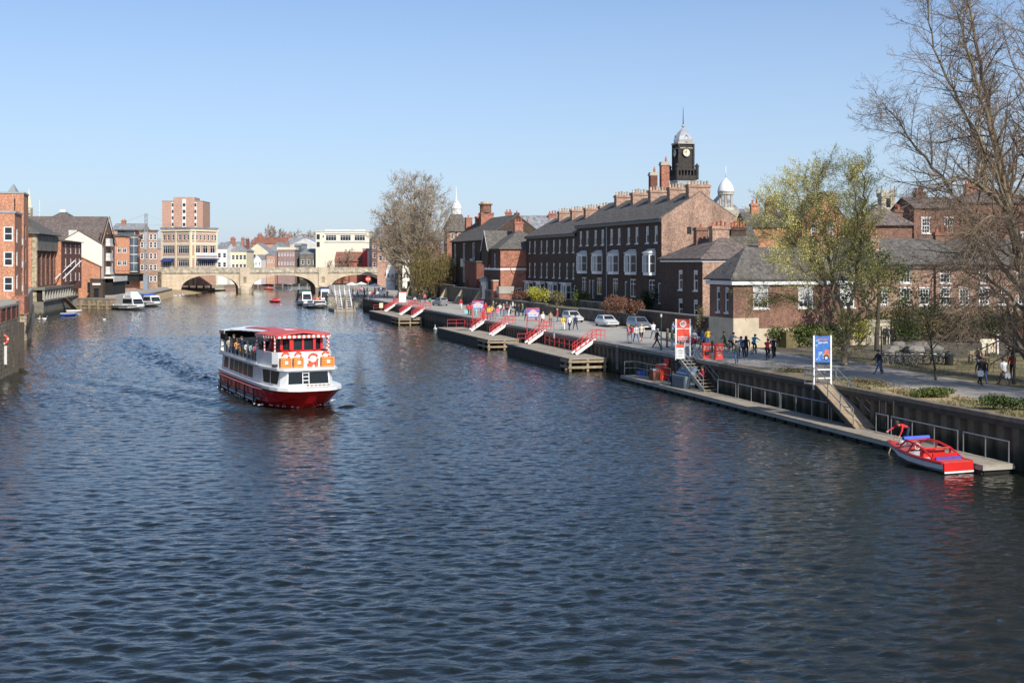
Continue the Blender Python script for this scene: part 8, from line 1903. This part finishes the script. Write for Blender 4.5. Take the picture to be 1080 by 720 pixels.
# willow: a dome of hanging olive twigs
def clump(name, label, loc, rx, ry, rz_, n, lf, size, seed, cat='shrub', droop=0.0, stems=6, group=None, bark='dark', flat=False):
    rn = random.Random(seed); t = thing(name, label, cat, loc, 0, group); B = MB(); S = MB()
    blobs = [(Vector((rn.uniform(-.6,.6)*rx, rn.uniform(-.6,.6)*ry, rn.uniform(.35,.75)*rz_)), rn.uniform(.35,.6)) for _ in range(9)]
    for i in range(n):
        c, q = rn.choice(blobs); v = Vector((rn.gauss(0,1), rn.gauss(0,1), rn.gauss(0,1))).normalized()*rn.random()**.45
        p = c+Vector((v.x*rx*q, v.y*ry*q, v.z*rz_*q*.75)); p.z = max(.05, p.z)
        if droop:
            s_ = size*rn.uniform(.6,1.5); a = rn.uniform(0, PI); e = Vector((math.cos(a), math.sin(a), 0))*s_*.22; dn = Vector((rn.gauss(0,.25), rn.gauss(0,.25), -1)).normalized()*s_*droop
            B.poly([p, p+e+dn*.4, p+dn, p-e+dn*.4])
        else: leaf_quad(B, p, size*rn.uniform(.6,1.5), rn)
    for i in range(stems):
        c, q = blobs[i % 9]; S.path([(rn.uniform(-.2,.2)*rx,rn.uniform(-.2,.2)*ry,-.1), c*.5+Vector((0,0,.1)), c], [.03*rz_/2+.015, .02*rz_/2+.01, .01], 5, caps=False)
    S.build('stem', BK[bark], t); B.build('foliage', LF[lf], t); return t
clump('willow_tree', 'round olive brown willow in front of the tall bare tree', AT(458, 240, 3.0), 5.2, 4.2, 9.6, 20000, 'olive', .17, 4, 'tree', 2.4, 9)
# hedges and shrubs
def hed(name, label, px, D, z, rx, ry, rz_, n, lf, size, seed, **k): return clump(name, label, AT(px, D, z), rx, ry, rz_, n, lf, size, seed, **k)
v15 = lambda px, v=13.8: PV(px, v)
def hv(name, label, px, v, z, rx, ry, rz_, n, lf, size, seed):
    p = PV(px, v, z); return clump(name, label, p, rx, ry, rz_, n, lf, size, seed)
hv('flowering_shrub', 'yellow green flowering shrub above the road wall, below the lower terrace', 571, 13.6, 3.9, 2.4, 1.6, 2.6, 2200, 'yellow', .10, 1)
hv('shrub', 'reddish brown shrub at the left end of the terrace garden wall', 549, 13.6, 3.9, 1.8, 1.4, 2.0, 1200, 'brown', .10, 2)
hv('shrub', 'straggly hay coloured shrub right of the yellow shrub', 588, 13.6, 3.9, 1.7, 1.3, 2.2, 900, 'hay', .09, 3)
hv('shrub', 'green bush below the join of the two terraces', 613, 15.6, 3.9, 1.5, 1.2, 2.4, 1200, 'mid', .10, 4)
hv('hedge', 'brown beech hedge behind the parked cars', 650, 13.2, 3.6, 1.8, 4.2, 2.3, 3200, 'brown', .10, 5)
hv('shrub', 'reddish brown hedge end by the end house', 671, 13.0, 3.4, 1.3, 2.0, 2.4, 1600, 'brown', .10, 6)
hv('evergreen_bush', 'dark evergreen bush against the end house of the tall terrace', 684, 15.6, 3.9, 1.3, 1.3, 3.2, 1800, 'dark', .10, 7)
hv('shrub', 'thin yellow brown shrub at the corner of the hipped house', 743, 12.9, 2.6, .9, .9, 3.4, 600, 'hay', .07, 8)
for i, (px, D_, rx, hgt, lf, lb) in enumerate(((829, 107, 2.2, 2.0, 'mid', 'green hedge in front of the pale wall, nearest the lodge'), (850, 107, 2.4, 2.1, 'green', 'green hedge middle stretch behind the banner'), (872, 108, 2.4, 2.2, 'mid', 'green hedge stretch at the trunk of the budding tree'), (896, 110, 2.4, 2.4, 'hay', 'yellowish hedge right of the budding tree trunk'), (912, 110, 2.2, 2.6, 'yellow', 'yellow green shrub left of the ivy tree'), (950, 114, 2.6, 2.6, 'green', 'green shrub behind the boulders'), (972, 116, 2.6, 2.8, 'hay', 'straw coloured shrub behind the small drooping tree'), (996, 117, 2.4, 2.6, 'brown', 'brown shrub behind the litter bin'), (1016, 116, 2.2, 2.8, 'hay', 'tan shrub left of the dark evergreen'), (1044, 112, 3.0, 3.6, 'dark', 'dark evergreen bush behind the information panel'), (1072, 115, 3.0, 3.0, 'brown', 'brown shrub at the right edge below the brick range'))):
    hed('hedge' if 'hedge' in lb else 'shrub', lb, px, D_, 2.5, rx, 1.2, hgt, 2400, lf, .10, 40+i)
for i, (px, D_, rx, hgt, lf, lb) in enumerate(((930, 121, 3.0, 3.4, 'hay', 'tall straw coloured bush at the foot of the brick range, behind the ivy tree'), (962, 123, 3.0, 3.4, 'olive', 'olive bush at the foot of the brick range, left part'), (988, 122, 3.0, 3.2, 'green', 'dull green bush at the foot of the brick range, middle part'), (1022, 121, 3.0, 3.4, 'olive', 'olive brown bush at the foot of the brick range, right part'), (1060, 121, 3.2, 3.6, 'hay', 'tan bush at the foot of the brick range, far right'), (903, 121, 2.6, 3.2, 'brown', 'brown bush at the foot of the brick range, beside the lodge'))):
    hed('shrub', lb, px, D_, 2.5, rx, 1.4, hgt, 2600, lf, .10, 80+i)
hed('ground_shrub', 'low green plants on the quay edge below the small drooping tree', 985, 67.3, 2.5, 1.5, .7, .6, 2600, 'mid', .06, 61)
hed('ground_shrub', 'dark green low bush at the right edge of the quay', 1068, 61.5, 2.5, 2.0, .8, .8, 2600, 'green', .06, 62)
hed('ground_shrub', 'dry tufts at the head of the ramp', 915, 74.5, 2.5, 1.2, .5, .35, 700, 'hay', .05, 63)
hed('ground_shrub', 'low dry plants at the foot of the blue banner', 845, 82.5, 2.5, 2.0, .7, .35, 900, 'hay', .05, 64)
# grass: short tufts over the park lawn and verge, one mass
rn = random.Random(77); B = MB()
for i in range(9000):
    u = rn.uniform(-8, 42); v = rn.choice((rn.uniform(.7,3.4), rn.uniform(10.5,30))); p = UV(u, v, 2.50); a = rn.uniform(0,PI); e = Vector((math.cos(a), math.sin(a), 0))*rn.uniform(.02,.05); h = Vector((rn.gauss(0,.05), rn.gauss(0,.05), rn.uniform(.06,.16)))
    if toUV(p)[0] > 20 and v < 3: continue
    B.poly([p-e, p+e, p+h]) if v > 5 or rn.random() < .3 else None
o = stuff(B.build('grass_tufts', LF['mid'])); tag(o, 'short tufts of grass on the verge and park lawn', 'grass')

B = MB()
for i in range(6000):
    u = rn.uniform(-8, 20); v = rn.uniform(.15, 3.2)*rn.random()**.5; c_ = math.sin(u*1.3)+math.sin(u*.47+v*2.1)+math.sin(v*3.3-u*.8)
    if c_ < .1: continue
    p = UV(u, v, 2.50); a = rn.uniform(0,PI); e = Vector((math.cos(a), math.sin(a), 0))*rn.uniform(.02,.05); h = Vector((rn.gauss(0,.07), rn.gauss(0,.07), rn.uniform(.08,.24)))
    B.poly([p-e, p+e, p+h])
o = stuff(B.build('dry_grass', LF['hay'])); tag(o, 'rough dry grass along the top of the river wall', 'grass')
